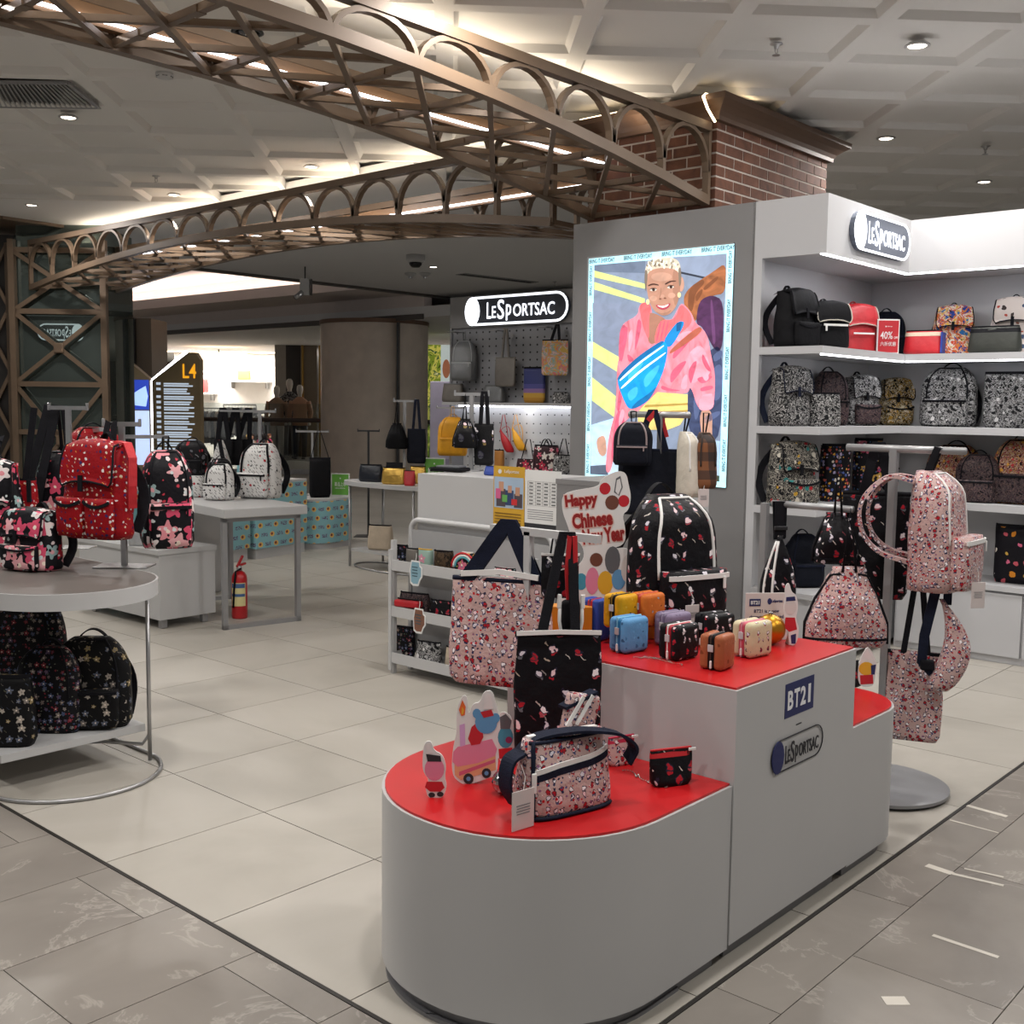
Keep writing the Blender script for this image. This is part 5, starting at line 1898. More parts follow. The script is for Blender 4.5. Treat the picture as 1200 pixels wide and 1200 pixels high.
# middle shelf
rucksack('black and white print flap backpack at the open end of the middle shelf', on_y(925, 3.00, SH[1]), R_(-20), .25, .345, .15, BWP, NAVYC, G2, None, 0)
pouch('small black and white print bag with a flat zip top on the middle shelf', on_y(965, 2.87, SH[1]), R_(-40), .19, .185, .10, BWP, BLACKC, G2, 'boston', False, 0, 'bag', 'small_bag')
backpack('dim dark-print backpack standing at the back of the middle shelf', on_y(972, 3.07, SH[1]), R_(-40), .22, .33, .12, DPM, BLACKC, None, G2)
rucksack('black and white comic print flap backpack on the middle shelf', on_y(1008, 2.98, SH[1]), R_(-30), .23, .32, .14, BWL, BLACKC, G2, None, 1, DPM)
rucksack('gold and cream comic print flap backpack on the middle shelf', on_y(1049, 2.97, SH[1]), R_(-50), .23, .315, .15, GLD, BLACKC, G2, None, 1)
backpack('comic print backpack with a black front zip on the middle shelf', on_x(1110, 6.92, SH[1]), R_(-84), .335, .365, .15, BWL, BLACKC, None, G2)
t_bag = pouch('square comic print bag with a flat black zip top on the middle shelf', on_x(1182, 6.92, SH[1]), R_(-88), .30, .325, .09, BWL, BLACKC, G2, 'flat', False, 0, 'bag', 'square_bag')
# lower shelf
rucksack('multicolour splash print flap backpack at the open end of the lower shelf', on_y(927, 2.97, SH[2]), R_(-22), .30, .375, .17, MLT, BLACKC, G3, None, 1)
pouch('black tote with bright paint dots on the lower shelf', on_y(977, 2.95, SH[2]), R_(-30), .19, .335, .10, DOTM, BLACKC, G3, 'flat', False, 0, 'bag', 'square_bag')
pouch('black tote with pink flowers on the lower shelf', on_y(1015, 2.98, SH[2]), R_(-40), .18, .36, .10, PFL, BLACKC, G3, 'flat', False, 0, 'bag', 'square_bag')
backpack('black backpack with pink and gold flowers in the corner of the lower shelf', on_y(1051, 2.98, SH[2]), R_(-50), .22, .385, .13, PFL, BLACKC, None, G3)
backpack('red patterned backpack standing behind a dark one on the lower shelf', on_x(1116, 7.02, SH[2]), R_(-84), .34, .335, .11, RMX, BLACKC, None, G3, False, True, False)
backpack('dark photo-print backpack with red sides on the lower shelf', on_x(1144, 6.83, SH[2]), R_(-80), .25, .29, .10, DPM, BLACKC, None, G3, True, True, False)
backpack('tall red and grey print backpack on the lower shelf', on_x(1192, 6.92, SH[2]), R_(-86), .30, .385, .14, RMX, BLACKC, None, G3, True, True, True, DPM)
pouch('black tote with coloured dots standing on the drawer top', on_x(1190, 6.90, .46), R_(-84), .25, .345, .10, printed('black_big_dot_cloth', '#16141a', [('dot', 17, .26, .6, ['#d98a2a', '#d9d2c4', '#c85a66', '#c9a24a', '#d86a8a'])], .5), BLACKC, None, 'flat', False, 0, 'bag', 'square_bag')
backpack('navy backpack on the drawer top behind the black sling bag', on_y(942, 2.95, .46), R_(-40), .22, .30, .13, NAVYF, NAVYC)

# ------------------------------------------------------------------ disc-based racks beside the counter
RP = Vector((4.12, 1.72, 0))


def rack(label, base, x0, pl_, pr_, disc=.26, cat='bag rack'):
    """Floor rack: disc, pole, cross bar from px pl_ to pr_ in the plane x = x0."""
    t = thing('bag_rack', label, cat, base)
    MB().lathe([(disc, .012), (disc, .024), (disc - .01, .028), (.03, .03)], seg=48).build('disc_base', mat('grey_disc_base', '#88888a', .4, .3), t, True, 40)
    MB().lathe([(disc - .02, 0), (disc - .02, .012)], seg=40).build('disc_foot', DARKM, t, True, 40)
    a, b = PXP(*pl_, x0) - base, PXP(*pr_, x0) - base
    z = (a.z + b.z) / 2
    MB().box2((-.014, -.014, .028), (.014, .014, z)).build('pole', ALU, t)
    a.x = b.x = 0
    a.z = b.z = z
    MB().tube([a, b], .014, 10).build('cross_bar', ALU, t, True)
    return t, z


rk, zr = rack('grey disc-based bag rack beside the red counter', RP, RP.x, (993, 523), (1132, 530))


def hang_at(px, py_bottom, x0):
    return PXP(px, py_bottom, x0)


GH = 'bags hanging on the disc-based racks'
p = hang_at(1098, 690, RP.x - .02)
b = backpack('pink motif-print backpack hanging from the disc-based rack', p, R_(2), .26, .44, .19, PKB, NAVYC, ZIPW, GH, True, False, False, None, None, 'backpack', 0, 'backpack', zr - p.z + .012, BLACKC)
for sg in (-1, 1):
    pts = spline([Vector((sg * .06 - .02, .075, .40)), Vector((-.09 + sg * .03, .16, .415)), Vector((-.16 + sg * .04, .22, .33)), Vector((-.155 + sg * .04, .22, .22)), Vector((-.10 + sg * .05, .17, .14)), Vector((sg * .08, .08, .10))])
    MB().ribbon(pts, (1, .4, 0), .055, .014).build('shoulder_strap', PKB, b)
hang_tag(b, (-.04, -.16, .0), .055, .095, True, R_(-40))
p = hang_at(1068, 866, RP.x + .03)
tote('pink motif-print tote hanging low on the disc-based rack', p, R_(-70), .20, .345, .06, PKB, BLACKC, GH, .2, .22, (0, 0, .62), .022)
p = hang_at(1105, 808, RP.x - .03)
b = thing('waist_bag', 'pink motif-print waist bag hanging on a black strap', 'bag', p, R_(-60), GH)
s = Soft(.11, .34, .10, 'teardrop', 2.4)
mb = MB()
s.mesh(mb, 77, .004, 26, 16)
mb.v = [(v[0] + .06 * math.sin(math.pi * v[2] / .34) - .02, v[1], v[2]) for v in mb.v]
mb.build('body', PKB, b, True)
MB().ribbon([(-.04, 0, .06), (-.08, 0, .10), (-.075, 0, .2), (-.045, 0, .36), (-.02, 0, .52)], 'flat', .036, .004).build('strap', NAVYC, b)
MB().ribbon([(.0, 0, .32), (.0, 0, .42), (-.015, 0, .52)], 'flat', .030, .004).build('strap', NAVYC, b)
MB().rbox((-.06, 0, .09), (.05, .03, .04), .008).build('buckle', BLACKC, b)
p = hang_at(1022, 700, RP.x + .05)
tote('black motif-print tote hanging behind the disc-based rack pole', p, R_(-64), .25, .42, .08, BK, BLACKC, GH, .2, .20, (0, 0, zr - p.z + .01), .036)
# second rack
RP2 = Vector((4.10, 2.25, 0))
rk2, zr2 = rack('second disc-based bag rack between the counter and the corner shelving', RP2, RP2.x, (905, 591), (1000, 596), .22)
p = hang_at(911, 712, RP2.x - .02)
b = thing('sling_bag', 'black motif-print sling bag with white zips hanging from the second rack', 'bag', p, R_(-40), GH)
s = Soft(.15, .30, .09, 'teardrop', 2.4)
s.mesh(MB(), 31, .004, 26, 16).build('body', BK, b, True)
for u in (-.5, -1.15):
    MB().tube([s.pt(u, t, 1.02) for t in [.12 + .08 * i for i in range(11)]], .005, 6).build('zipper', ZIPW, b, True)
MB().ribbon([(0, 0, .29), (0, 0, zr2 - p.z + .012), (.0, .03, zr2 - p.z + .012), (.01, .03, .28)], (1, 0, 0), .05, .005).build('strap', BLACKC, b)
MB().rbox((0, -.006, .33), (.056, .012, .016), .003).build('slider', DARKM, b)
p = hang_at(990, 757, RP2.x - .22)
b = drawstring('pink motif-print drawstring bag hanging behind the red counter', p, R_(-50), .30, .30, .11, PKB, BLACKC, GH, zr2 - p.z + .02)
p = hang_at(978, 660, RP2.x - .05)
drawstring('black motif-print bucket bag gathered at the neck', p, R_(-50), .17, .20, .13, BK, BLACKC, GH, zr - p.z)

# ------------------------------------------------------------------ goods on the red counters
tz = ZT + .0008
b = backpack('large black motif-print backpack with white zips standing on the red counter', Vector((3.05, 2.00, tz)), FR + R_(30), .315, .440, .19, BK, BLACKC, ZIPW)
hang_tag(b, (-.07, -.185, .08), .055, .065)
AMB = mat('amber_card', '#c27a16', .45, var=.08)
t = thing('amber_riser', 'amber card riser under the yellow and orange zip cases', 'riser', PZ(742, 748, ZT) + Vector((.02, .02, .0006)), R_(-48))
MB().rbox((0, 0, .026), (.20, .085, .052), .003).build('box', AMB, t)
MB().box((-.07, -.0432, .02), (.022, .002, .012)).build('finger_slot', INK, t)
t = thing('amber_riser', 'amber card riser behind the black tote', 'riser', Vector((2.66, 2.12, tz)), R_(-48))
MB().rbox((0, 0, .055), (.13, .06, .11), .003).build('box', AMB, t)
MB().box((0, -.031, .05), (.02, .002, .012)).build('finger_slot', INK, t)


def cs(name):
    return printed('case_' + name, *CASEC[name])


CASEC = {
    'blue': ('#5d95c4', [('dot', 46, .22, .5, ['#3f6f9c', '#345a80', '#6aa6d4'])], .45),
    'purple': ('#7f738c', [('dot', 50, .2, .4, ['#665a74', '#8f84a0'])], .45),
    'black': ('#17171a', [('mark', 34, .22, .6, ['#b02430', '#8a8a90', '#cfcfd2'])], .45),
    'brown': ('#9c5b3c', [('dot', 40, .2, .3, ['#7a4228', '#b06a48'])], .4),
    'cream': ('#c9bf9e', [('mark', 40, .2, .55, ['#8a2c4a', '#5a2a3c', '#a03a50'])], .45),
    'yellow': ('#d09a1c', [('dot', 44, .2, .5, ['#6a4a10', '#2a2420', '#d8b040'])], .45),
    'orange': ('#c4682a', [('dot', 44, .2, .5, ['#8a3a1c', '#6a2c18', '#d98a4a', '#8fa0b0'])], .45)}
zr_ = ZT + .0528
CY = FR + R_(20)
cube_case('sky blue square zip case at the edge of the red top', PZ(739, 764, tz) + Vector((.01, .015, 0)), FR + R_(40), .104, .106, .075, cs('blue'), mat('deep_sky_side', '#1f74a8', .45), mat('sky_zip', '#7fc0dc', .5))
cube_case('dusty purple square zip case behind the red-edged black one', PZ(790, 758, tz) + Vector((.02, .02, 0)), FR + R_(38), .100, .105, .075, cs('purple'), mat('purple_side', '#6a5f78', .5), mat('purple_zip', '#9a90aa', .5))
cube_case('black square zip case with red side and white zip', PZ(797, 772, tz) + Vector((.01, .012, 0)), FR + R_(42), .108, .104, .075, cs('black'), mat('case_red_side', '#a5182a', .45), ZIPW)
cube_case('black printed square zip case under the small gold ball', PZ(838, 757, tz) + Vector((.012, .012, 0)), FR + R_(30), .112, .102, .075, cs('black'), BLACKF, BLACKC)
cube_case('tan brown square zip case with black zip at the counter corner', PZ(842, 784, tz) + Vector((.01, .012, 0)), FR + R_(52), .082, .100, .075, cs('brown'), BLACKF, mat('brown_zip', '#3a2a22', .5))
cube_case('cream square zip case with pink side beside the gold ball', PZ(883, 769, tz) + Vector((.01, .012, 0)), FR + R_(40), .108, .106, .075, cs('cream'), mat('case_pink_side', '#b8485c', .45), mat('pink_zip', '#c98a96', .5))
cube_case('mustard yellow square zip case with black side on the amber riser', PZ(727, 735, zr_) + Vector((0, 0, .0005)), FR + R_(44), .090, .105, .075, cs('yellow'), BLACKF, mat('yellow_zip', '#8a6a14', .5))
cube_case('orange square zip case with red side on the amber riser', PZ(758, 733, zr_) + Vector((0, 0, .0005)), FR + R_(40), .095, .105, .075, cs('orange'), mat('case_orange_red', '#b43a20', .45), mat('orange_zip', '#c9683a', .5))
cube_case('royal blue square zip case with red side behind the black tote straps', Vector((2.70, 2.10, ZT + .112)) + Vector((.02, -.03, -.111 + .0008)), FR + R_(48), .06, .13, .075, mat('case_royal_blue', '#2347a0', .5, var=.1), mat('case_red_side2', '#b02030', .45), mat('blue_zip', '#16306a', .5))
# pull chain lying between the cases
CHAIN = mat('silver_chain', '#a9a5a0', .3, .9)
for (a, b2, lb_) in (((744, 771), (778, 772), 'thin silver chain lying beside the sky blue case'), ((757, 770), (800, 780), 'thin silver chain lying in front of the red-sided case')):
    A, B = PZ(*a, tz), PZ(*b2, tz)
    MBc = MB()
    n = 26
    for k in range(n):
        q = A.lerp(B, k / (n - 1)) + Vector((.004 * math.sin(k * .9), .004 * math.cos(k * .7), .0022))
        MBc.ball(q, .0020, 6, 4)
    tag(MBc.build('pull_chain', CHAIN, None, True), lb_, 'chain')
GOLD = mat('gold_bauble', '#b98628', .36, .85, var=.05)
for pxx, pyy, r, lb_ in ((851, 742, .032, 'small gold bauble resting against the black backpack'), (905, 757, .047, 'large gold bauble beside the cream zip case')):
    q = PZ(pxx, pyy, tz)
    t = thing('bauble', lb_, 'bauble', (q.x + .02, q.y + .02, tz + r))
    MB().ball((0, 0, 0), r, 28, 18).build('ball', GOLD, t, True)
    MB().lathe([(.007, r - .001), (.007, r + .006), (.004, r + .008)], seg=10).build('cap', STEEL, t, True)


def board(name, label, cat, loc, rz, outline, prints, sc, org, th=.005, group=None, m=None, foot=True):
    """Flat cut-out card: outline and prints in units of sc about org (y up is flipped)."""
    t = thing(name, label, cat, loc, rz, group)
    cv = lambda pts: [((x - org[0]) * sc, (org[1] - y) * sc) for x, y in pts]

    def area(p):
        return sum(p[i][0] * p[(i + 1) % len(p)][1] - p[(i + 1) % len(p)][0] * p[i][1] for i in range(len(p)))
    o2 = cv(chaikin(outline, 2, .25) if foot else outline)
    if area(o2) < 0:
        o2 = o2[::-1]
    MB().prism(o2, (0, -th / 2, 0), (1, 0, 0), (0, 0, 1), th).build('board', m or PAPER, t)
    for k, (poly, mm) in enumerate(prints):
        p2 = cv(poly)
        if area(p2) < 0:
            p2 = p2[::-1]
        MB().prism(p2, (0, -th / 2 - .0006 - .0004 * k / 4, 0), (1, 0, 0), (0, 0, 1), .0005).build('print', mm, t)
    if foot:
        mb = MB()
        x0, x1 = min(p[0] for p in o2), max(p[0] for p in o2)
        mb.add([((x0 + x1) / 2 - .004, th / 2, 0), ((x0 + x1) / 2 + .004, th / 2, 0), ((x0 + x1) / 2 + .004, .045, 0), ((x0 + x1) / 2 - .004, .045, 0), ((x0 + x1) / 2 - .004, th / 2, .05), ((x0 + x1) / 2 + .004, th / 2, .05)], [(0, 1, 2, 3), (0, 4, 5, 1), (2, 5, 4, 3), (0, 3, 4), (1, 5, 2)])
        mb.build('rear_strut', PAPER, t)
    return t


def flat(n, c, r=.5):
    return mat('card_' + n, c, r, var=.02)


CP, CRD, CBL, CYL, CBR, CTL, CGY, CSK = flat('pink', '#d9809c'), flat('red', '#b8202c'), flat('blue', '#5a92bd'), flat('yellow', '#d8a62c'), flat('brown', '#6a3f30'), flat('teal', '#3f8ea6'), flat('grey', '#5a5c60'), flat('peach', '#d9a07a')
# greeting sign at the back of the counter
hp = Vector((2.87, 2.19, tz))
hs = mpp(hp)
ox, oy = pix(hp)
hl = [(652, oy), (652, 690), (668, 668), (684, 655), (680, 636), (668, 632), (664, 618), (656, 598), (656, 579), (672, 574), (698, 570), (700, 562), (712, 554), (722, 551), (730, 554), (733, 568), (736, 580), (734, 596), (726, 602), (730, 616), (731, 636), (715, 642), (735, 640), (745, 655), (747, 690), (746, oy)]
pr = [(ellipse(705.5, 572, 6.5, 7, 14), CRD), (ellipse(727.5, 586, 6.5, 7, 14), CRD), (ellipse(714, 588, 8, 8.5, 16), CBR), ([(716, 576), (718, 560), (723, 557), (726, 570), (722, 580)], CGY), ([(717.5, 575), (719, 562), (722.5, 560), (724.5, 570), (721, 579)], PAPER),
      (ellipse(697, 655, 7.5, 8, 16), CBR), (ellipse(680, 681, 7, 10, 14), CTL), (ellipse(693, 680, 8, 16, 16), CP), (ellipse(708, 682, 9, 14, 16), CYL), (ellipse(716, 655, 9, 16, 16), CGY), (ellipse(723.5, 678, 8, 12, 16), CBL), (ellipse(736, 665, 10, 18, 16), flat('pale', '#cfcac6'))]
t = board('greeting_sign', 'cut-out Happy Chinese New Year board standing on the red counter', 'sign', hp, FR, hl, pr, hs, (ox, oy))
for w_, (cx, cy), (ww, hh) in (('Happy', (678.5, 587), (38, 18)), ('Chinese', (691.5, 608), (47, 18)), ('New Year', (705, 626), (49, 18))):
    for bold, m_, dz in ((.11, flat('halo', '#e6c2b8'), .0012), (.05, flat('letter_red', '#8f1c1c'), .0020)):
        mb = MB()
        a = R_(7)
        letters(mb, w_, ((cx - ox) * hs, -.0025 - dz, (oy - cy) * hs), (math.cos(a), 0, math.sin(a)), (-math.sin(a), 0, math.cos(a)), ww * hs * (1.0 if bold < .08 else 1.05), hh * hs * (1.0 if bold < .08 else 1.12), bold, .0006)
        mb.build('lettering', m_, t)
# cut-out cards on the low counter
lz = ZL + .0008
p1 = PZ(511, 934, lz)
s1_ = mpp(p1)
board('cutout_card', 'small pink cut-out card with a plume standing on the red low counter', 'cut-out card', p1, FR, [(502, 937), (498, 925), (503, 915), (495, 905), (495, 886), (497, 870), (505, 868), (508, 880), (518, 884), (523, 898), (521, 912), (524, 922), (520, 935), (512, 938)],
      [(ellipse(509, 902, 11.5, 14, 18), CP), ([(500, 917), (518, 917), (521, 924), (516, 929), (504, 929), (498, 924)], CRD), ([(499, 884), (516, 886), (517, 893), (501, 893)], INK), ([(499, 872), (504, 871), (507, 883), (500, 884)], flat('plume', '#dcd8d6')), (ellipse(506, 933, 4, 3, 10), INK), (ellipse(516, 932, 4, 3, 10), INK)], s1_, (511, 936))
p2 = PZ(562, 918, lz) + Vector((0, 0, 0))
s2_ = mpp(p2)
board('cutout_card', 'cut-out card of a pink cake cart with candle and strawberry', 'cut-out card', p2, FR, [(529, 912), (530, 880), (535, 862), (534, 835), (541, 816), (547, 818), (548, 842), (553, 826), (562, 825), (565, 812), (576, 810), (580, 826), (585, 842), (582, 866), (584, 890), (582, 912), (570, 916), (548, 924), (540, 922)],
      [([(532, 892), (580, 880), (581, 905), (540, 918), (533, 912)], CSK), ([(531, 884), (536, 878), (576, 868), (582, 880), (580, 888), (560, 897), (536, 902), (530, 896)], CP), ([(538, 908), (580, 892), (580, 896), (538, 913)], flat('rose', '#c45a78')), ([(538, 852), (544, 850), (545, 876), (539, 878)], flat('candle', '#c9a0cc')), ([(541, 822), (545, 830), (544, 840), (540, 841), (537, 834)], flat('flame', '#d8662a')), ([(541, 830), (543, 834), (542, 839), (540, 839)], CYL), ([(548, 868), (552, 854), (558, 849), (564, 852), (566, 866), (562, 874), (552, 876)], CRD), (ellipse(569, 848, 13, 14, 18), CBL), (ellipse(558, 838, 5, 6, 10), CBL), (ellipse(580, 843, 5, 6, 10), CBL), ([(562, 836), (575, 833), (578, 840), (566, 843)], CRD), ([(566, 833), (566, 816), (574, 814), (577, 832)], flat('plume', '#dcd8d6')), (ellipse(549, 916, 6, 6.5, 14), INK), (ellipse(570, 909, 5.5, 6, 14), INK), (ellipse(549, 916, 2.6, 2.8, 10), CBL), (ellipse(570, 909, 2.5, 2.7, 10), CBL)], s2_, (562, 922))
p3_ = PZ(592, 893, lz)
s3_ = mpp(p3_)
board('cutout_card', 'cut-out card in teal and red half hidden by the black tote', 'cut-out card', p3_, FR, [(583, 896), (582, 868), (584, 838), (590, 835), (600, 842), (603, 868), (602, 896)], [(ellipse(592, 866, 9, 13, 16), CTL), ([(584, 880), (600, 878), (601, 890), (585, 892)], CRD), (ellipse(596, 869, 4, 4, 12), flat('plum', '#8a2c5a')), ([(585, 842), (592, 838), (599, 846), (597, 856), (586, 856)], CGY)], s3_, (592, 896))
p4_ = PZ(927, 756, tz)
s4_ = mpp(p4_)
board('cutout_card', 'small white and red cut-out card with a plume beside the printed notice', 'cut-out card', p4_, FR, [(915, 760), (914, 740), (907, 722), (909, 704), (908, 690), (913, 685), (916, 697), (922, 700), (925, 716), (922, 728), (927, 740), (924, 760)], [(ellipse(915.5, 715, 7, 9, 14), flat('pale', '#cfcac6')), ([(910, 727), (921, 727), (924, 741), (915, 744), (909, 739)], CRD), ([(910, 703), (920, 702), (921, 707), (910, 708)], NAVYINK), ([(917, 748), (923, 746), (923, 758), (918, 758)], NAVYINK)], s4_, (918, 760))
p5_ = on_y(1014, 1.62, lz)
s5_ = mpp(p5_)
board('cutout_card', 'small yellow and red cut-out card on the low counter by the disc-based rack', 'cut-out card', p5_, FR, [(1005, 812), (1003, 790), (1008, 772), (1014, 763), (1020, 772), (1026, 785), (1024, 800), (1022, 812)], [(ellipse(1013, 790, 9, 8, 14), CYL), ([(1006, 798), (1021, 797), (1022, 808), (1007, 809)], CRD), ([(1010, 776), (1013, 766), (1017, 775), (1016, 781)], flat('plume', '#dcd8d6')), ([(1018, 786), (1024, 785), (1023, 797), (1019, 797)], NAVYINK)], s5_, (1013, 812))
pouch('black pouch on the low counter tucked against the tall counter', on_y(1000, 1.66, lz), R_(0), .07, .085, .05, BK, BLACKC)
# printed notice card
p6 = PZ(897, 750, tz)
s6 = mpp(p6)
t = thing('printed_notice', 'white card printed with BT21 and LeSportsac beside the plumed cut-out', 'notice', p6, FR + R_(8))
cw, chh = 52 * s6, 56 * s6
nb = MB().rbox((0, 0, chh / 2), (cw, .003, chh), .001, 1).build('card', TAGW, t)
MB().box((-cw * .28, -.0022, chh * .80), (cw * .26, .001, chh * .15)).build('badge', NAVYINK, nb)
mb = MB()
letters(mb, 'BT21', (-cw * .28, -.003, chh * .80), (1, 0, 0), EZ, cw * .2, chh * .08, .04, .0006)
mb.build('badge_lettering', PAPER, nb)
mb = MB()
letters(mb, 'LeSportsac', (cw * .24, -.0024, chh * .82), (1, 0, 0), EZ, cw * .26, chh * .08, .03, .0006)
mb.prism(ellipse(cw * .06, chh * .82, cw * .05, chh * .07, 12), (0, -.0022, 0), (1, 0, 0), EZ, .0006)
for k, l_ in enumerate(('BT21 is a new', 'character IP created', 'by LINE FRIENDS', 'loved by the new', 'generation')):
    letters(mb, l_, (0, -.0022, chh * (.62 - .12 * k)), (1, 0, 0), EZ, cw * (.5 + .06 * (len(l_) - 10) * .5), chh * .07, .01, .0006)
mb.build('lettering', NAVYINK, nb)

# stand with totes on the low counter
SB = Vector((2.42, 2.09, ZL))
x0 = SB.x
a, b2 = PXP(577, 615, x0), PXP(702, 636, x0)
zb2 = (a.z + b2.z) / 2
t = thing('counter_stand', 'white T-shaped bag stand on the red low counter', 'stand', SB + Vector((0, 0, .0005)))
MB().rbox((0, 0, .004), (.13, .12, .008), .003).build('base_plate', WHITE2, t)
MB().box2((-.011, -.011, .008), (.011, .011, zb2 - ZL)).build('pole', WHITE2, t)
MB().box2((-.011, b2.y - SB.y, zb2 - ZL - .011), (.011, a.y - SB.y, zb2 - ZL + .011)).build('cross_bar', WHITE2, t)
p = PXP(586, 800, x0 - .03)
b = tote('pink motif-print tote with navy straps hanging from the white stand', p, R_(-66), .30, .315, .10, PK, NAVYC, None, .2, .36, (.02, 0, zb2 - p.z + .013), .046)
MB().ribbon([(-.12, -.02, .325), (0, -.008, .335), (.12, -.02, .325)], (0, 0, 1), .016, .006).build('zipper', ZIPW, b)
p = PXP(652, 893, x0 - .13)
b = tote('black motif-print tote hanging from the white stand beside the shoulder bag', Vector((p.x, p.y, max(p.z, lz + .003))), FR + R_(6), .232, .365, .055, BK, BLACKC, None, .2, .20, (.03, .07, zb2 - p.z + .012), .026, None, 'tote_bag', None)
MB().ribbon([(-.116, -.012, .362), (0, -.016, .366), (.116, -.012, .362)], (0, 0, 1), .012, .004).build('zipper', ZIPW, b)
p = PXP(668, 752, x0 - .07)
b = thing('zip_pouch', 'narrow black zip pouch with white zips on a red strap', 'pouch', p, FR)
MB().rbox((0, 0, .055), (.052, .03, .125), .012, 3).build('body', BLACKF, b, True)
for sx in (-1, 1):
    MB().tube([(sx * .030, -.01, .13), (sx * .031, -.014, .06), (sx * .022, -.016, .004), (0, -.016, -.006)], .005, 6).build('zipper', ZIPW, b, True)
    MB().rbox((sx * .032, -.014, .115), (.012, .006, .04), .003).build('zip_pull', ZIPW, b)
REDW = mat('red_webbing', '#b3161f', .6, var=.08)
MB().ribbon([(-.006, 0, .115), (-.012, 0, .2), (-.006, .0, zb2 - p.z + .012), (.008, .0, zb2 - p.z + .012), (.012, 0, .2), (.006, 0, .115)], (1, .2, 0), .013, .004).build('red_strap', REDW, b)
p = PXP(656, 700, x0 + .045)
b = pouch('round black motif-print pouch with a cord hanging from the white stand', p, FR, .11, .125, .04, BK, ZIPW, None, 'flat', False, 0, 'pouch', 'round_pouch')
MB().tube([(-.03, 0, .12), (-.02, 0, zb2 - p.z + .004), (.02, 0, zb2 - p.z + .004), (.03, 0, .12)], .003, 6).build('cord', BLACKC, b)
MB().tube([(-.04, -.024, .12), (0, -.03, .085), (.05, -.024, .10)], .0025, 6).build('white_cord', ZIPW, b)

# pink shoulder bag and small pouches on the low counter
b = thing('shoulder_bag', 'pink motif-print shoulder bag with black binding and a paper tag', 'bag', Vector((2.055, 1.655, lz)), FR + R_(34))
s = Soft(.255, .185, .125, 'boston', 3.6)
s.mesh(MB(), 901, .005, 34, 12).build('body', PKB, b, True)
MB().tube([s.pt(-1.02, t, 1.012) for t in [.02 + .098 * i for i in range(11)]], .006, 6).build('edge_binding', NAVYC, b, True)
MB().tube([s.pt(u, .03, 1.012) for u in [-1.02 + 2.04 * i / 12 for i in range(13)]], .005, 6).build('edge_binding', NAVYC, b, True)
MB().tube([s.pt(u, .99, 1.01) for u in [-1.3 + 2.6 * i / 12 for i in range(13)]], .005, 6).build('edge_binding', NAVYC, b, True)
MB().ribbon([s.pt(u, .70 + .10 * math.sin(u), 1.02) for u in [-.98 + 1.96 * i / 12 for i in range(13)]], (0, 0, 1), .012, .005).build('front_zipper', ZIPW, b)
MB().ribbon([s.pt(u, .62 + .10 * math.sin(u), 1.012) for u in [-.98 + 1.96 * i / 12 for i in range(13)]], (0, 0, 1), .016, .003).build('front_band', NAVYC, b)
MB().rbox(s.pt(-.92, .5, 1.06), (.014, .006, .05), .003).build('zip_pull', ZIPW, b)
MB().ribbon([(-.10, .01, .188), (-.02, .0, .194), (.04, .0, .190), (.1, 0, .188)], (0, 1, 0), .014, .006).build('top_zipper', ZIPW, b)
MB().ribbon(spline([(-.12, .02, .15), (-.085, .0, .187), (-.01, -.03, .200), (.06, -.05, .196), (.125, -.065, .180), (.165, -.07, .145), (.16, -.055, .105)]), (.15, 1, 0), .042, .007).build('shoulder_strap', NAVYC, b)
MB().ribbon(spline([(-.125, 0, .16), (-.160, .0, .14), (-.168, 0, .08), (-.14, .0, .03)]), (0, 1, 0), .05, .007).build('shoulder_strap', NAVYC, b)
b2_ = MB()
b2_.add([(.02, .02, .185), (.06, .02, .255), (.12, .03, .262), (.135, .05, .24), (.13, .06, .18), (.03, .06, .18)], [(0, 1, 2, 3, 4, 5)])
mb = MB()
mb.rbox((.085, .045, .21), (.10, .03, .105), .012, 3, 0, Matrix.Rotation(.25, 3, 'Y'))
w2 = mb.build('inner_wallet', PKB, b, True)
for dx in (-.018, .012):
    MB().bar((.05 + dx, .028, .19), (.10 + dx, .027, .258), .004, .010).build('stripe', ZIPW, w2)
MB().bar((.03, .045, .235), (.13, .045, .262), .034, .008).build('wallet_binding', NAVYC, w2)
hang_tag(b, (-.165, -.07, .048), .068, .094, True, R_(6))
p = PZ(750, 893, lz)
pouch('small pink motif-print pouch with a red zip band against the tall counter', p + Vector((-.05, .03, 0)), FR + R_(28), .085, .078, .035, PKB, mat('crimson_band', '#b01c40', .5), None, 'pouch', band=mat('crimson_band', '#b01c40', .5))
p = PZ(789, 922, lz)
pouch('small black motif-print pouch with a red zip band on the low counter', p + Vector((.015, .02, 0)), FR + R_(20), .122, .094, .05, BK, REDW, None, 'pouch', band=REDW)
A, B = PZ(735, 905, lz), PZ(778, 922, lz)
MBc = MB()
for k in range(46):
    f_ = k / 45
    q = A.lerp(B, f_) + Vector((.012 * math.sin(k * .5), .014 * math.cos(k * .37), .0022))
    MBc.ball(q, .0021, 6, 4)
tag(MBc.build('pull_chain', CHAIN, None, True), 'thin silver chain lying on the red low counter by the pouches', 'chain')
q = PZ(608, 936, lz)
t = thing('mirror_ball', 'small mirror ball half hidden behind the shoulder bag', 'mirror ball', (q.x, q.y + .05, lz + .032))
mb = MB().ball((0, 0, 0), .032, 18, 12)
mb.build('mirror_facets', mat('mirror_facets', '#b8b8ba', .12, 1, var=.3, vs=60), t)
MB().lathe([(.006, .030), (.006, .036), (.003, .038)], seg=8).build('cap', STEEL, t)

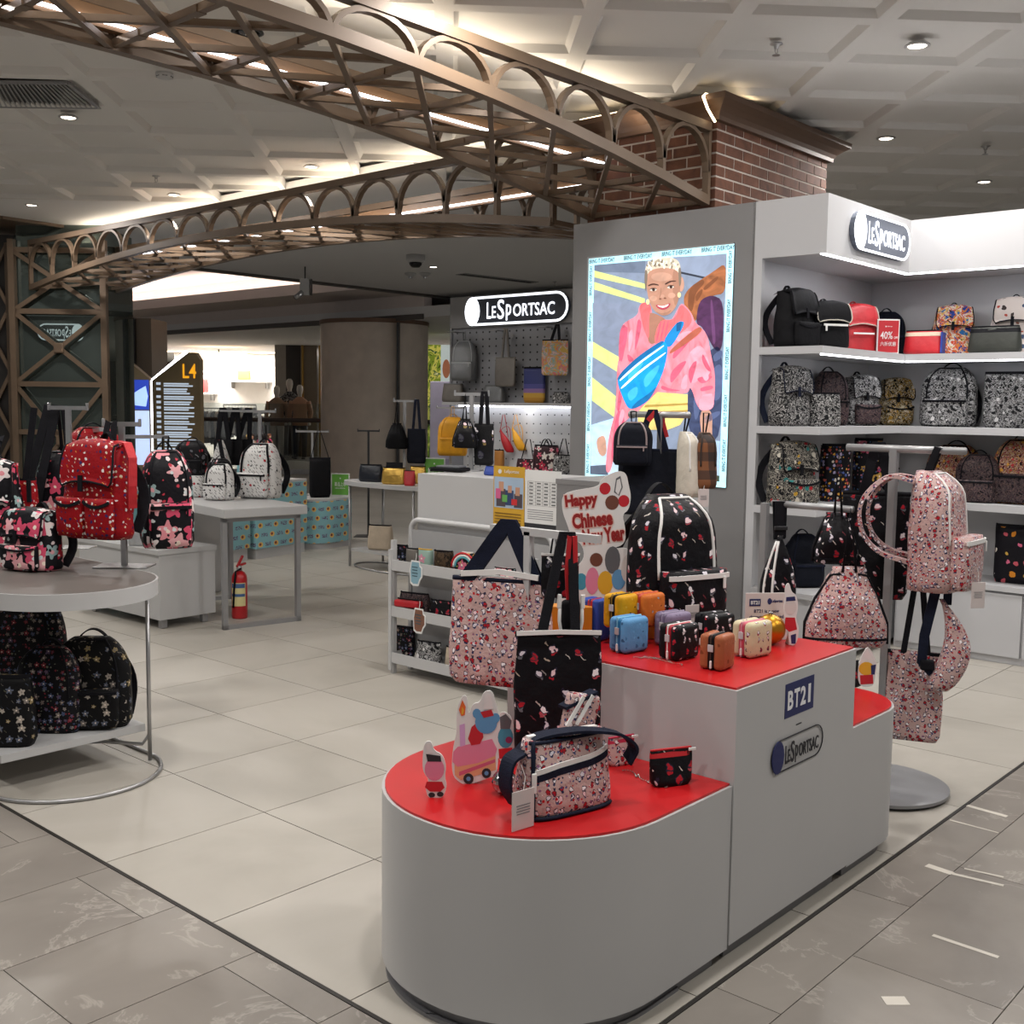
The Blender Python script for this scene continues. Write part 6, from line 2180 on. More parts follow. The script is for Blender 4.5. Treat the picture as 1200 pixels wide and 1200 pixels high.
# ------------------------------------------------------------------ rack of bags in front of the light box
rx = 3.98
p = PXP(775, 486, rx)
rb = Vector((rx, PXP(775, 486, rx).y, 0))
t = thing('bag_rack', 'short bag rack standing before the glowing poster', 'bag rack', rb)
MB().lathe([(.2, 0), (.2, .02), (.03, .024)], seg=36).build('disc_base', mat('grey_disc_base', '#88888a', .4, .3), t, True, 40)
MB().box2((-.012, -.012, .02), (.012, .012, p.z)).build('pole', ALU, t)
ya, yb = PXP(741, 486, rx).y - rb.y, PXP(808, 486, rx).y - rb.y
MB().tube([(0, ya, p.z), (0, yb, p.z)], .014, 10).build('cross_bar', ALU, t, True)
MB().ball((0, ya, p.z), .02, 12, 8).build('end_knob', ALU, t, True)
zq = p.z
GP = 'bags hanging before the glowing poster'
q = PXP(741, 545, rx - .11)
b = backpack('small navy backpack with striped zips hanging before the poster', q, R_(-58), .165, .185, .09, NAVYF, NAVYC, mat('striped_zip', '#8f7f80', .5), GP, True, False, False, None, None, 'backpack', 0, 'backpack', zq - q.z + .012, BLACKC)
MB().ribbon([(.06, .05, .19), (.09, .05, zq - q.z + .01), (.11, .05, zq - q.z + .01), (.14, .05, .12)], (1, 0, 0), .022, .004).build('red_striped_strap', REDW, b)
q = PXP(762, 603, rx - .02)
tote('large plain navy tote hanging before the poster', q, R_(-64), .275, .285, .08, NAVYF, NAVYC, GP, .2, .22, (0, 0, zq - q.z + .012), .025)
q = PXP(806, 582, rx + .0)
b = backpack('cream canvas backpack hanging sideways before the poster', q, R_(-20), .07, .275, .12, CREAMW, BEIGE, ZIPW, GP, False, False, False, None, None, 'backpack', 0, 'backpack', zq - q.z + .01, BLACKC)
hang_tag(b, (.02, -.08, .0), .055, .075)
q = PXP(826, 572, rx + .04)
b = backpack('brown checked backpack hanging at the end of the rack', q, R_(-40), .09, .235, .10, BUF, mat('brown_trim', '#2a1c16', .7), None, GP, False, False, False, None, None, 'backpack', 0, 'backpack', zq - q.z + .01, BLACKC)

# ------------------------------------------------------------------ pouches on the three-tier rack
GT = 'pouches on the three-tier rack'
rr = R_(-90)


def tray(px, k, w, h, d, m, label, kind='flat', zipm=None, dx=.075, **kw):
    z = RT[k] + .0106
    return pouch(label, on_x(px, RKX + dx, z), rr + R_(kw.get('rot', 12)), w, h, d, m, zipm, GT, kind, False)


tray(470, 0, .085, .115, .05, FLS, 'small black floral pouch at the open end of the upper tray')
tray(484, 0, .075, .105, .05, TAUPE, 'plain taupe pouch on the upper tray')
tray(499, 0, .08, .11, .05, printed('mint_scene_cloth', '#8fa79c', [('flower', 16, .4, .5, ['#c98a9c', '#d9c9a0', '#5a8a90'])], .5), 'mint printed pouch with yellow edge on the upper tray', 'flat', YEL)
tray(520, 0, .11, .115, .06, printed('dark_camo_cloth', '#33291f', [('blotch', 18, 0, 1, ['#1f1a15', '#4a3b2c', '#33291f', '#5a4a36'])], .5), 'dark camouflage pouch on the upper tray')
b = pouch('round pouch with red and white stripes on the upper tray', on_x(546, RKX + .075, RT[0] + .0106), rr + R_(12), .14, .12, .06, PFL, ZIPW, GT, 'backpack', False)
for k, m_ in ((1.02, REDW), (.86, ZIPW), (.72, mat('aqua_band', '#4a9aa4', .5))):
    MB().tube([(.07 * k * math.cos(a), -.028, .045 + .075 * k * math.sin(a)) for a in [math.pi * i / 14 for i in range(15)]], .006, 6).build('stripe', m_, b, True)
tray(561, 0, .05, .06, .03, YELN, 'tiny yellow pouch on the upper tray', 'pouch', None, .03)
tray(592, 0, .13, .07, .06, FLB, 'low floral pouch on the upper tray behind the pink tote', 'boston')
tray(486, 1, .20, .115, .07, DPM, 'dark printed cosmetic pouch on the middle tray', 'boston', None, .08)
b = tray(480, 1, .17, .085, .05, GREENN, 'green and black pouch with a red quilted lid on the middle tray', 'boston', None, .04)
MB().rbox((0, -.012, .062), (.165, .05, .04), .012).build('red_lid', REDN, b)
tray(517, 1, .14, .10, .06, BK, 'black motif-print pouch on the middle tray', 'boston', None, .08)
tray(474, 2, .13, .17, .05, FLS, 'tall black floral pouch on the bottom tray', 'flat', None, .10)
tray(503, 2, .16, .13, .06, BWL, 'black and white comic pouch on the bottom tray', 'boston', None, .05)
tray(532, 2, .10, .12, .05, BEIGE, 'beige pouch on the bottom tray behind the pink tote', 'boston', None, .08)
for px, k, c, lb_ in ((487, 0, '#7fa3b2', 'pale blue mug-shaped card hung on the upper tray'), (491, 1, '#7a5240', 'brown printed card hung on the middle tray')):
    q = on_x(px, RKX - .008, RT[k] + .012)
    t = thing('shelf_talker', lb_, 'card', q, rr)
    ol = [(-.042, -.07), (-.02, -.082), (.02, -.08), (.034, -.05), (.05, -.03), (.05, .02), (.034, .03), (.03, .055), (-.034, .055), (-.046, .0)]
    MB().prism(ol, (0, 0, 0), (1, 0, 0), EZ, .003).build('card', PAPER, t)
    MB().prism([(x * .84, y * .86) for x, y in ol], (0, -.0008, 0), (1, 0, 0), EZ, .0008).build('print', mat('talker_%d' % k, c, .6), t)
    mb = MB()
    for j in range(4):
        mb.box((-.004, -.0022, .02 - .016 * j), (.045 - .006 * (j % 2), .0008, .005))
    mb.build('print_lines', mat('talker_ink', '#37505a', .6), t)
    MB().tube([(0, -.001, .05), (.004, .002, .075), (0, .006, .095)], .0015, 5).build('string', ZIPW, t)

# ------------------------------------------------------------------ on and around the cash desk
dz = 1.1008


def tstand(label, base, z_top, half, rot, m=None, plate=(.14, .10), group=None):
    m = m or ALU
    t = thing('bag_stand', label, 'stand', base, rot, group)
    MB().rbox((0, 0, .003), (plate[0], plate[1], .006), .002).build('base_plate', m, t)
    MB().box2((-.011, -.011, .006), (.011, .011, z_top - base[2])).build('pole', m, t)
    MB().box2((-half, -.009, z_top - base[2] - .009), (half, .009, z_top - base[2] + .009)).build('cross_bar', m, t)
    for sx in (-half, half):
        MB().rbox((sx, 0, z_top - base[2] + .006), (.008, .022, .034), .002).build('end_stop', m, t)
    return t


q = on_x(552, 4.62, dz)
zt_ = zat(q, 462)
tstand('steel T-shaped bag stand on the cash desk', q, zt_, .10, R_(-60), None, (.12, .1))
GD = 'bags hanging over the cash desk'
PKR = printed('black_ring_cloth', '#141416', [('mark', 15, .26, .6, ['#4a4a50', '#7a6a40', '#8a8a90'])], .5)
s_ = mpp(q)
def hg(px, py, x0):
    return PXP(px, py, x0)
p = hg(545, 525, 4.56)
drawstring('black ring-print bucket bag hanging from the cash desk stand', p, R_(-60), 28 * s_, 34 * s_, .10, PKR, BLACKC, GD, zt_ - p.z)
p = hg(567, 545, 4.65)
tote('black ring-print tote hanging from the cash desk stand', p, R_(-66), 23 * s_, 48 * s_, .05, PKR, BLACKC, GD, .2, .2, (0, 0, zt_ - p.z + .01), .02)
# yellow backpack hung further back on the pegboard's rail
SBX = 7.6
q2 = Vector((SBX, on_x(527, SBX, 0).y, 0))
sp2 = mpp(q2)
zt2 = zat(q2, 478)
t = tstand('floor-standing steel bag stand between the oval table and the pegboard', Vector((q2.x, q2.y, 0)), zt2, .14, R_(-60), None, (.3, .25))
p = hg(530, 534, SBX - .1)
backpack('bright yellow backpack hanging beside the pegboard bay', p, R_(-50), 34 * sp2, 44 * sp2, .13, YELN, YELN, YELN, None, True, True, True, None, None, 'backpack', 0, 'backpack', zt2 - p.z + .01, YELN)
q = on_x(528, 4.45, dz)
t = thing('flat_clutch', 'flat black and grey clutch lying on the cash desk', 'bag', q, R_(-75))
MB().rbox((0, 0, .014), (.20, .12, .022), .01, 3).build('body', BLACKF, t, True)
MB().rbox((.01, -.01, .030), (.15, .09, .014), .006, 3).build('flap', mat('grey_cloth', '#55585c', .6), t, True)
MB().tube([(-.08, -.03, .026), (-.11, -.05, .02), (-.09, -.07, .006), (0, -.075, .006)], .004, 6).build('wrist_strap', BLACKC, t, True)
q = on_x(583, 4.42, dz)
pouch('royal blue pouch lying on the cash desk', q, R_(-85), .16, .05, .09, BLUEN, BLACKC, None, 'boston', False)


def green_sign(label, q, w, h, rz):
    t = thing('price_card', label, 'sign', q, rz)
    MB().rbox((0, 0, h / 2), (w, .012, h), .002).build('holder', mat('acrylic_white', '#cfd2cf', .3), t)
    o = MB().box((0, -.007, h / 2), (w * .9, .002, h * .92)).build('green_card', mat('leaf_green_card', '#5d9a3a', .5, var=.05), t)
    mb = MB()
    letters(mb, '新品上市', (0, -.0085, h * .52), (1, 0, 0), EZ, w * .6, h * .2, .01, .0006)
    letters(mb, 'NEW ARRIVAL', (0, -.0085, h * .34), (1, 0, 0), EZ, w * .55, h * .06, .01, .0006)
    mb.prism(ellipse(0, h * .78, w * .04, w * .04, 10), (0, -.0085, 0), (1, 0, 0), EZ, .0006)
    mb.build('card_lettering', PAPER, o)


green_sign('green new-arrival card on the teal round-ended plinth', on_y(399, 9.08, .5105), .20, .235, R_(-56))
green_sign('green card standing behind the cash desk edge on the oval table', on_x(509, 6.80, .7825), .19, .23, R_(-56))

# ------------------------------------------------------------------ bags on the oval table
oz = .7826
GO = 'bags on and over the oval table'
q = on_x(474, 6.68, oz)
so = mpp(q)
zt3 = zat(q, 470)
tstand('steel T-shaped bag stand on the oval table', q, zt3, .10, R_(-60))
p = hg(465, 526, 6.60)
drawstring('plain black bucket bag hanging over the oval table', p, R_(-60), 25 * so, 30 * so, .11, BLACKF, BLACKC, GO, zt3 - p.z)
p = hg(488, 543, 6.70)
tote('plain dark navy tote hanging over the oval table', p, R_(-66), 22 * so, 40 * so, .05, NAVYF, NAVYC, GO, .2, .2, (0, 0, zt3 - p.z + .01), .02)
pouch('glossy navy zip bag at the end of the oval table', on_x(435, 6.56, oz), R_(-66), 30 * so, 20 * so, .11, mat('gloss_navy', '#151a24', .28, bump=.3, bs=30), BLACKC, GO, 'boston', False, 0, 'bag', 'boston_bag')
pouch('gold foil bag with black top on the oval table', on_x(462, 6.50, oz), R_(-66), 30 * so, 19 * so, .10, GOLDN, BLACKC, GO, 'boston', False, 0, 'bag', 'boston_bag')
pouch('red foil pouch beside the gold bag on the oval table', on_x(480, 6.48, oz), R_(-66), 13 * so, 17 * so, .08, REDN, BLACKC, GO, 'pouch', False)
pouch('small gold pouch beside the green card on the oval table', on_x(490, 6.72, oz), R_(-60), 20 * so, 20 * so, .08, GOLDN, BLACKC, GO, 'boston', False)
pouch('black pouch lying behind the gold bag on the oval table', on_x(463, 6.74, oz), R_(-60), 24 * so, 22 * so, .09, BLACKF, BLACKC, GO, 'boston', False)
q = fr((431 - 600) / F_PX * 12.3, 12.3, 0)
tstand('slim grey floor stand with two uprights behind the oval table', q, zat(q, 505), .12, FR, DARKM, (.3, .25))
p = on_x(446, 6.60, .171)
pouch('beige bag on the lower shelf of the oval table', p, R_(-66), .24, .22, .12, BEIGE, BLACKC, GO, 'boston', False, 0, 'bag', 'boston_bag')

# ------------------------------------------------------------------ goods on the pegboard bay
GPG = 'bags on the pegboard bay'
sg_ = mpp((PGX, 7.6, 1.8))
HK = STEEL


def peg_hook(px, py, x0):
    q = PXP(px, py, x0)
    t = thing('peg_hook', 'steel T-shaped hook on the grey pegboard', 'hook', q, R_(-90), 'hooks on the pegboard')
    MB().tube([(0, .0, 0), (0, -.16, 0)], .006, 6).build('arm', HK, t)
    MB().tube([(-.06, -.16, 0), (.06, -.16, 0)], .007, 6).build('cross_tip', HK, t)
    return q


hk = peg_hook(541, 390, PGX)
p = PXP(543, 446, PGX - .13)
backpack('grey metallic backpack hanging on the pegboard', p, R_(-60), 32 * sg_, 48 * sg_, .16, GREYN, GREYN, mat('grey_zip', '#a9acae', .4), GPG, True, False, True, None, None, 'backpack', 0, 'backpack', hk.z - p.z, GREYN)
hk = peg_hook(591, 388, PGX)
p = PXP(592, 453, PGX - .12)
tote('taupe metallic tote hanging on the pegboard', p, R_(-80), 27 * sg_, 34 * sg_, .06, TAUPE, TAUPE, GPG, .2, .18, (0, 0, hk.z - p.z + .01), .02)
hk = peg_hook(648, 384, PGX)
p = PXP(650, 440, PGX - .12)
tote('pink and orange patterned tote on black straps hanging on the pegboard', p, R_(-70), 30 * sg_, 40 * sg_, .06, printed('peach_patch_cloth', '#c98a8e', [('blotch', 12, 0, 1, ['#c9787e', '#d9a04a', '#8fa8a0', '#d9b0b0', '#c9a85a'])], .5), BLACKC, GPG, .2, .16, (.02, 0, hk.z - p.z + .01), .025)
lz_ = zm + .0006
pouch('taupe foil pouch on the pegboard ledge', on_x(531, PGX - .08, lz_), R_(-85), 32 * sg_, 22 * sg_, .10, TAUPE, GREYN, GPG, 'boston', False)
pouch('grey metallic boston bag on the pegboard ledge', on_x(579, PGX - .08, lz_), R_(-85), 30 * sg_, 20 * sg_, .10, GREYN, GREYN, GPG, 'boston', False, 0, 'bag', 'boston_bag')
NIGHT = NT('night_scene_print')
_z = NIGHT.sep(NIGHT.coord())[2]
NIGHT.put(NIGHT.b.inputs['Base Color'], NIGHT.ramp(NIGHT.ma('MULTIPLY', _z, 4.2), ['#b8862c', '#c49a3a', '#8a6a9c', '#4a4a8c', '#2c3470'], True, (0, .22, .42, .6, .8)))
pouch('square print of gold ground under a purple sky on the pegboard ledge', on_x(626, PGX - .06, lz_), R_(-85), 29 * sg_, 40 * sg_, .06, NIGHT.m, BLACKC, GPG, 'flat', False)
pouch('small black and white pouch on the pegboard ledge', on_x(657, PGX - .06, lz_), R_(-85), 21 * sg_, 12 * sg_, .06, BWL, BLACKC, GPG, 'boston', False)
XL = PGX + .10
for px, py, m_, lb_ in ((592, 530, REDN, 'red waist bag hanging on the white pegboard'), (606, 528, YELN, 'yellow waist bag hanging on the white pegboard')):
    p = PXP(px, py, XL)
    b = thing('waist_bag', lb_, 'bag', p, R_(-60), GPG)
    s = Soft(.13, .24, .08, 'teardrop', 2.4)
    mb = MB()
    s.mesh(mb, px, .004, 22, 12)
    mb.v = [(v[0] * .8 - (v[2] - .12) * .45, v[1], v[2]) for v in mb.v]
    mb.build('body', m_, b, True)
    MB().ribbon(arc_pts((-.06, 0, .22), (.05, 0, .04), .13, 10, (.35, 0, 1)), (0, 1, 0), .02, .004).build('strap', m_, b)
    zz = PXP(px, 486, XL).z - p.z
    MB().ribbon([(-.06, 0, .21), (-.03, 0, zz), (-.01, 0, zz), (.03, 0, .16)], (0, 1, 0), .02, .004).build('strap', m_, b)
    MB().tube([(-.02, 0, zz + .006), (-.02, .09, zz + .006)], .005, 6).build('hook', HK, b)
lo_z = PXP(620, 553, XL).z
t = thing('wall_ledge', 'white ledge along the foot of the white pegboard', 'shelf')
MB().box2((XL - .12, PY1, lo_z - .03), (PGX + .179, PY0 - .3, lo_z)).build('board', SHELFW, t)
RBW = printed('red_floral_cloth', '#3a2428', [('flower', 12, .5, .8, ['#b8344a', '#d9a0a8', '#d8cfc8', '#c85a70']), ('dot', 24, .2, .4, ['#d9b0b0', '#2a1c20'])], .5)
b = pouch('red floral boston bag with tall black handles on the white pegboard ledge', on_x(640, XL - .02, lo_z + .0006), R_(-80), 34 * sg_, 32 * sg_, .13, RBW, BLACKC, GPG, 'boston', False, 0, 'bag', 'boston_bag')
for sy in (-1, 1):
    MB().ribbon(arc_pts((-.07, sy * .03, .2), (.07, sy * .03, .2), .15), (0, 1, 0), .02, .004).build('handle', BLACKC, b)
b = pouch('red and white print pouch with a long black handle on the white pegboard ledge', on_x(619, XL - .03, lo_z + .0006), R_(-80), 32 * sg_, 15 * sg_, .08, RBW, BLACKC, GPG, 'boston', False)
MB().ribbon([(-.10, 0, .08), (-.02, 0, .34), (.02, 0, .34), (.07, 0, .09)], (0, 1, 0), .014, .004).build('handle', BLACKC, b)
b = pouch('white leaf-print pouch with a long black handle on the white pegboard ledge', on_x(660, XL - .03, lo_z + .0006), R_(-80), 26 * sg_, 22 * sg_, .08, BWL, BLACKC, GPG, 'boston', False)
MB().ribbon([(-.08, 0, .13), (-.01, 0, .36), (.02, 0, .36), (.07, 0, .13)], (0, 1, 0), .014, .004).build('handle', BLACKC, b)
pouch('tan leather pouch on the white pegboard ledge', on_x(585, XL - .02, lo_z + .0006), R_(-80), 12 * sg_, 24 * sg_, .07, mat('tan_leather', '#a86f2e', .5), BLACKC, GPG, 'flat', False)

# ------------------------------------------------------------------ goods on the round table
GL = 'bags on and over the round table'
tb = TZ + .0016
q = PZ(146, 664, tb)
st = mpp(q)
zt4 = zat(q, 497)
tstand('grey T-shaped bag stand at the rim of the round table', q, zt4, 21 * st, FR, STEEL, (.23, .13))
q5 = PZ(84, 642, tb)
zt5 = zat(q5, 478)
tstand('second grey T-shaped bag stand further back on the round table', q5, zt5, .09, FR, STEEL, (.2, .12))
p = PD(116, 630, depth(q) - .16)
b = rucksack('red charm-print flap backpack hanging from the stand on the round table', p, FR - R_(22), .315, .41, .15, RSY, BLACKC, GL, None, 2)
MB().ribbon([(-.02, .06, .38), (-.01, .08, zt4 - p.z + .012), (.02, .08, zt4 - p.z + .012), (.03, .06, .38)], (1, 0, 0), .03, .004).build('hanging_loop', BLACKC, b)
MB().ribbon([(.05, .06, .39), (.13, .03, .385), (.18, 0, .33), (.185, -.01, .22), (.175, 0, .13)], (.6, 1, 0), .034, .012).build('side_strap', REDN, b)
p = PZ(44, 668, tb)
rucksack('small bold-floral flap backpack standing on the round table', p + Vector((.0, .04, 0)), FR - R_(24), .265, .262, .14, FLB, BLACKC, GL, None, 1)
p = PD(197, 641, depth(q) + .12)
b = backpack('bold-floral backpack hanging at the rim of the round table', p, FR + R_(26), .22, .42, .15, FLB, BLACKC, None, GL, True, True, True, None, None, 'backpack', 0, 'backpack', .48, BLACKC)
MB().bar((-.18, .02, .478), (.01, .02, .478), .016, .016).build('hanger_arm', STEEL, b)
p = PD(72, 612, depth(q5) + .03)
b = backpack('bold-floral backpack hung behind the red one over the round table', p, FR - R_(10), .24, .34, .14, FLB, BLACKC, None, GL, False, False, False, None, None, 'backpack', 0, 'backpack', zt5 - p.z + .01, BLACKC)
for sx in (-1, 1):
    MB().ribbon([(sx * .02 - .03, 0, zt5 - p.z + .011), (-.08 + sx * .03, -.07, .22), (-.12 + sx * .03, -.08, .02)], (1, 0, 0), .045, .005).build('hanging_strap', BLACKC, b)
p = PD(112, 560, depth(q5) + .22)
b = backpack('red charm-print backpack peeping over the stands on the round table', p, FR + R_(30), .26, .25, .12, RSY, BLACKC, None, GL, False, True, True)
MB().bar((0, .0, .235), (0, -.2, .245), .02, .02).build('hanger_arm', STEEL, b)
p = PD(26, 605, depth(q5) - .16)
b = pouch('small red charm-print pouch with black bands hung over the round table', p, FR, .15, .17, .08, RSY, BLACKC, GL, 'boston', False)
MB().ribbon([(.03, -.02, .17), (.07, 0, zt5 - p.z)], (1, 0, 0), .03, .004).build('strap', BLACKC, b)
for t_x in (-.04, .05):
    MB().box((t_x, -.036, .12), (.018, .01, .10)).build('band', BLACKC, b)
p = PZ(-8, 648, tb)
b = rucksack('dark floral flap backpack cut by the left edge of the view above the round table', p, FR, .28, .44, .14, FLB, BLACKC, GL, None, 1)
MB().ribbon([(0, 0, .40), (.02, .05, .52), (.04, .05, .52)], (1, 0, 0), .04, .004).build('strap', BLACKC, b)
# lower shelf of the round table
bs_ = .1556
GS = 'dark floral bags on the lower shelf of the round table'
c_ = Vector((TC.x, TC.y, bs_))
backpack('dark ditsy-floral backpack with red blossoms at the back of the lower shelf', PZ(42, 846, bs_) + Vector((0, .18, 0)), FR, .44, .54, .13, FLS, BLACKC, None, GS, False, True, False)
backpack('black sprig-print backpack with looped handle on the lower shelf', PZ(113, 852, bs_) + Vector((.0, .04, 0)), FR + R_(6), .32, .36, .13, FLG, BLACKC, None, GS)
backpack('dark ditsy-floral backpack leaning on the sprig-print one on the lower shelf', PZ(62, 858, bs_) + Vector((.0, .03, 0)), FR, .26, .34, .10, FLS, BLACKC, None, GS, False, True, False)
pouch('small black sprig-print pouch at the end of the lower shelf', PZ(10, 874, bs_) + Vector((.0, .03, 0)), FR, .24, .27, .10, FLG, BLACKC, GS, 'boston', False, 0, 'bag', 'small_bag')

# ------------------------------------------------------------------ box table and framed table goods
GB_ = 'bags by the framed table'
bz = .5206
pouch('silver foil box bag with black edges on the white box table', PZ(204, 643, bz) + Vector((.02, .04, 0)), FR + R_(18), .21, .125, .11, SILV, BLACKC, GB_, 'flat', False, 0, 'bag', 'box_bag')
pouch('crumpled silver pouch on the white box table', PZ(163, 640, bz) + Vector((.02, .05, 0)), FR, .12, .12, .08, SILV, BLACKC, GB_, 'boston', False)
fz = .7956
q = PZ(304, 584, fz)
sf = mpp(q)
backpack('white icon-print backpack with black binding on the framed table', q + Vector((.04, .05, 0)), FR - R_(18), 50 * sf, 64 * sf, .19, WIC, BLACKC, None, GB_, True, True, True, zt=.03)
q = PZ(257, 586, fz)
backpack('small white icon-print backpack with black binding on the framed table', q + Vector((.02, .03, 0)), FR - R_(14), 34 * sf, 41 * sf, .13, WIC, BLACKC, None, GB_, True, True, True, zt=.035)
q = PZ(232, 584, fz)
pouch('white icon-print pouch at the corner of the framed table', q + Vector((.05, .12, 0)), FR, 24 * sf, 26 * sf, .12, WIC, BLACKC, GB_, 'boston', False)
q = PZ(310, 580, fz) + Vector((.12, .22, 0))
zt6 = zat(q, 482)
tstand('grey T-shaped bag stand on the framed table', q, zt6, .12, FR, STEEL)
p = PD(256, 572, depth(q) - .14)
b = thing('sling_bag', 'white icon-print pointed sling bag standing on the framed table', 'bag', Vector((p.x, p.y, fz)), FR, GB_)
mb = MB()
mb.loft([[( -.10, -.04, 0), (.12, -.04, 0), (.12, .04, 0), (-.10, .04, 0)], [(-.06, -.045, .18), (.10, -.045, .18), (.10, .045, .18), (-.06, .045, .18)], [(-.005, -.02, .36), (.05, -.02, .36), (.05, .02, .36), (-.005, .02, .36)], [(.01, -.012, .40), (.035, -.012, .40), (.035, .012, .40), (.01, .012, .40)]])
mb.build('body', WIC, b)
MB().ribbon([(.02, -.03, .40), (.06, -.05, .2), (.12, -.045, .01)], (1, 0, 0), .03, .006).build('strap', BLACKC, b)
for k, px in enumerate((262, 274, 286)):
    p = PD(px, 545, depth(q) + .03 + .04 * k)
    b = tote(('plain black tote hanging in the middle of the framed table stand', 'plain black tote hanging at the outer end of the framed table stand', 'plain black tote hanging next to the pole of the framed table stand')[(k + 1) % 3], p, FR, .14, .20, .05, BLACKF, BLACKC, GB_, .2, .3, ((.0 + .02 * k), 0, zt6 - p.z + .012), .035)
    MB().bar((.02 * k - .03, 0, zt6 - p.z), (.02 * k + .2 - .06 * k, -.03, zt6 - p.z), .014, .014).build('hanger_arm', STEEL, b)
for px, py, lb_ in ((228, 560, 'black and red print backpack behind the framed table'), ):
    p = Vector((4.72, 7.55, 0))
    z = zat(p, 560)
    t = thing('bag_plinth', 'white plinth behind the framed table', 'plinth', p, R_(8))
    MB().rbox((0, 0, z / 2), (.34, .34, z), .006).build('body', WHITE, t)
    MB().rbox((0, 0, z + .004), (.36, .36, .012), .003).build('top', WHITE2, t)
    backpack(lb_, p + Vector((0, 0, z + .011)), FR, .26, .28, .13, printed('black_red_cloth', '#131316', [('dot', 20, .26, .4, ['#9a2430', '#3a3a40', '#6a6a70']), ('bar', 18, .2, .3, ['#8a8a8e', '#4a2a2e'])], .5), BLACKC, None, GB_)
    backpack('black print sling backpack between the white bags on the framed table', Vector((4.60, 6.98, fz)), FR, .2, .27, .1, BK, BLACKC, None, GB_)
# black bag over the teal plinth
q = Vector((6.62, 9.20, 0))
q = on_y(368, 9.20, .5106)
z_t = zat(q, 506)
st_ = mpp(q)
tstand('grey T-shaped bag stand on the teal round-ended plinth', q + Vector((.06, .10, 0)), z_t, .17, FR, STEEL)
p = on_y(375, 9.06, .5106)
b = pouch('black box shoulder bag standing on the teal round-ended plinth', p, FR + R_(20), 24 * st_, 45 * st_, .16, BLACKF, BLACKC, None, 'flat', False, 0, 'bag', 'shoulder_bag')
MB().ribbon([(-.09, 0, .40), (-.02, .02, z_t - p.z + .012), (.01, .02, z_t - p.z + .012), (.10, 0, .38)], (0, 1, 0), .03, .004).build('strap', BLACKC, b)

# ------------------------------------------------------------------ the mall beyond
def frb(name, r0, r1, d0, d1, z0, z1, m, struct_=True, parent=None):
    """Box in the view-aligned frame: r right, d ahead."""
    mb = MB()
    c = fr((r0 + r1) / 2, (d0 + d1) / 2, (z0 + z1) / 2)
    mb.box(c, (r1 - r0, d1 - d0, z1 - z0), FR)
    return struct(name, mb, m, parent) if struct_ else mb.build(name, m, parent)


def rp(px, d):
    return (px - 600) / F_PX * d


HALLF = mat('hall_far_floor', '#a5a19a', .12, var=.05, vs=.4, spec=.6)
frb('floor', -40, 40, 23.6, 90, -.4, -.02, HALLF)
BEIGEW = mat('beige_stone_wall', '#8a7d6e', .5, var=.06, vs=2)
WALLW = mat('shop_white_wall', '#dcdad6', .6, var=.02)
DARKW = mat('dark_wall', '#3a3431', .5, var=.08)
BROWNW = mat('brown_wall', '#5a4a3e', .5, var=.08)
PALEC = mat('pale_cove_plaster', '#d9cfca', .8, var=.02)
# stepped cove ceilings over the void
struct('ceiling', MB().box2((14.4, 6, 3.10), (64, 70, 3.30)), CEILF)
struct('ceiling', MB().box2((-30, 14.95, 4.15), (64, 70, 4.3)), PALEC)
struct('wall_cove', MB().box2((14.4, 15.1, 3.30), (14.6, 70, 3.55)), PALEC)
struct('ceiling', MB().box2((13.1, 15.1, 3.52), (14.6, 70, 3.58)), PALEC)
struct('wall_cove', MB().box2((13.1, 15.1, 3.58), (13.16, 70, 3.72)), PALEC)
struct('wall_cove', MB().box2((14.5, 15.1, 3.58), (14.6, 70, 4.15)), PALEC)
struct('trim_2', MB().box2((14.36, 15.1, 3.06), (14.4, 70, 3.16)), mat('dark_soffit_edge', '#55504c', .5))
struct('trim_3', MB().bar(SL0 - SD * 14 + Vector((0, 0, .02)), SL1 + SD * 8 + Vector((0, 0, .02)), .12, .12), mat('dark_soffit_edge', '#55504c', .5))
frb('wall_back', -40, 40, 46, 46.4, -.4, 4.5, BROWNW)
for k, (px0, px1, d, z) in enumerate(FAR_STRIPS):
    o = frb('ceiling_light', rp(px0, d), rp(px1, d), d, d + .25, z - .03, z, LEDW, False)
    tag(o, 'long glowing light strip in the ceiling beyond the balustrade', 'light strip', 'light strips in the far mall ceiling')

# lit clothes shop
frb('wall_shop', rp(205, 37), rp(388, 37), 37, 37.3, -.02, 3.1, WALLW)
for px0, px1, m_, lb_ in ((322, 335, mat('pale_stone_pier', '#a39b91', .4), 'pale stone'), (335, 352, DARKW, 'dark brown'), (352, 371, BEIGEW, 'beige stone'), (376, 402, DARKW, 'black-brown')):
    o = frb('shopfront_pier', rp(px0, 31.5), rp(px1, 31.5), 31.5, 32, -.02, 3.1, m_, False)
    tag(o, lb_ + ' upright pier of the shopfront behind the mannequins', 'pier')
BRASS = mat('brass_trim', '#b08a4a', .3, .8)
for px in (353, 373):
    tag(frb('brass_strip', rp(px, 31.4), rp(px + 2.2, 31.4), 31.4, 31.5, -.02, 3.1, BRASS, False), 'thin upright brass strip on the shopfront', 'trim strip', 'brass strips on the shopfront')
frb('wall_pier', rp(138, 22), rp(179, 22), 22, 23, -.02, 3.1, BEIGEW)
frb('trim_5', rp(157, 21.9), rp(159.5, 21.9), 21.9, 22, -.02, 3.1, DARKM)
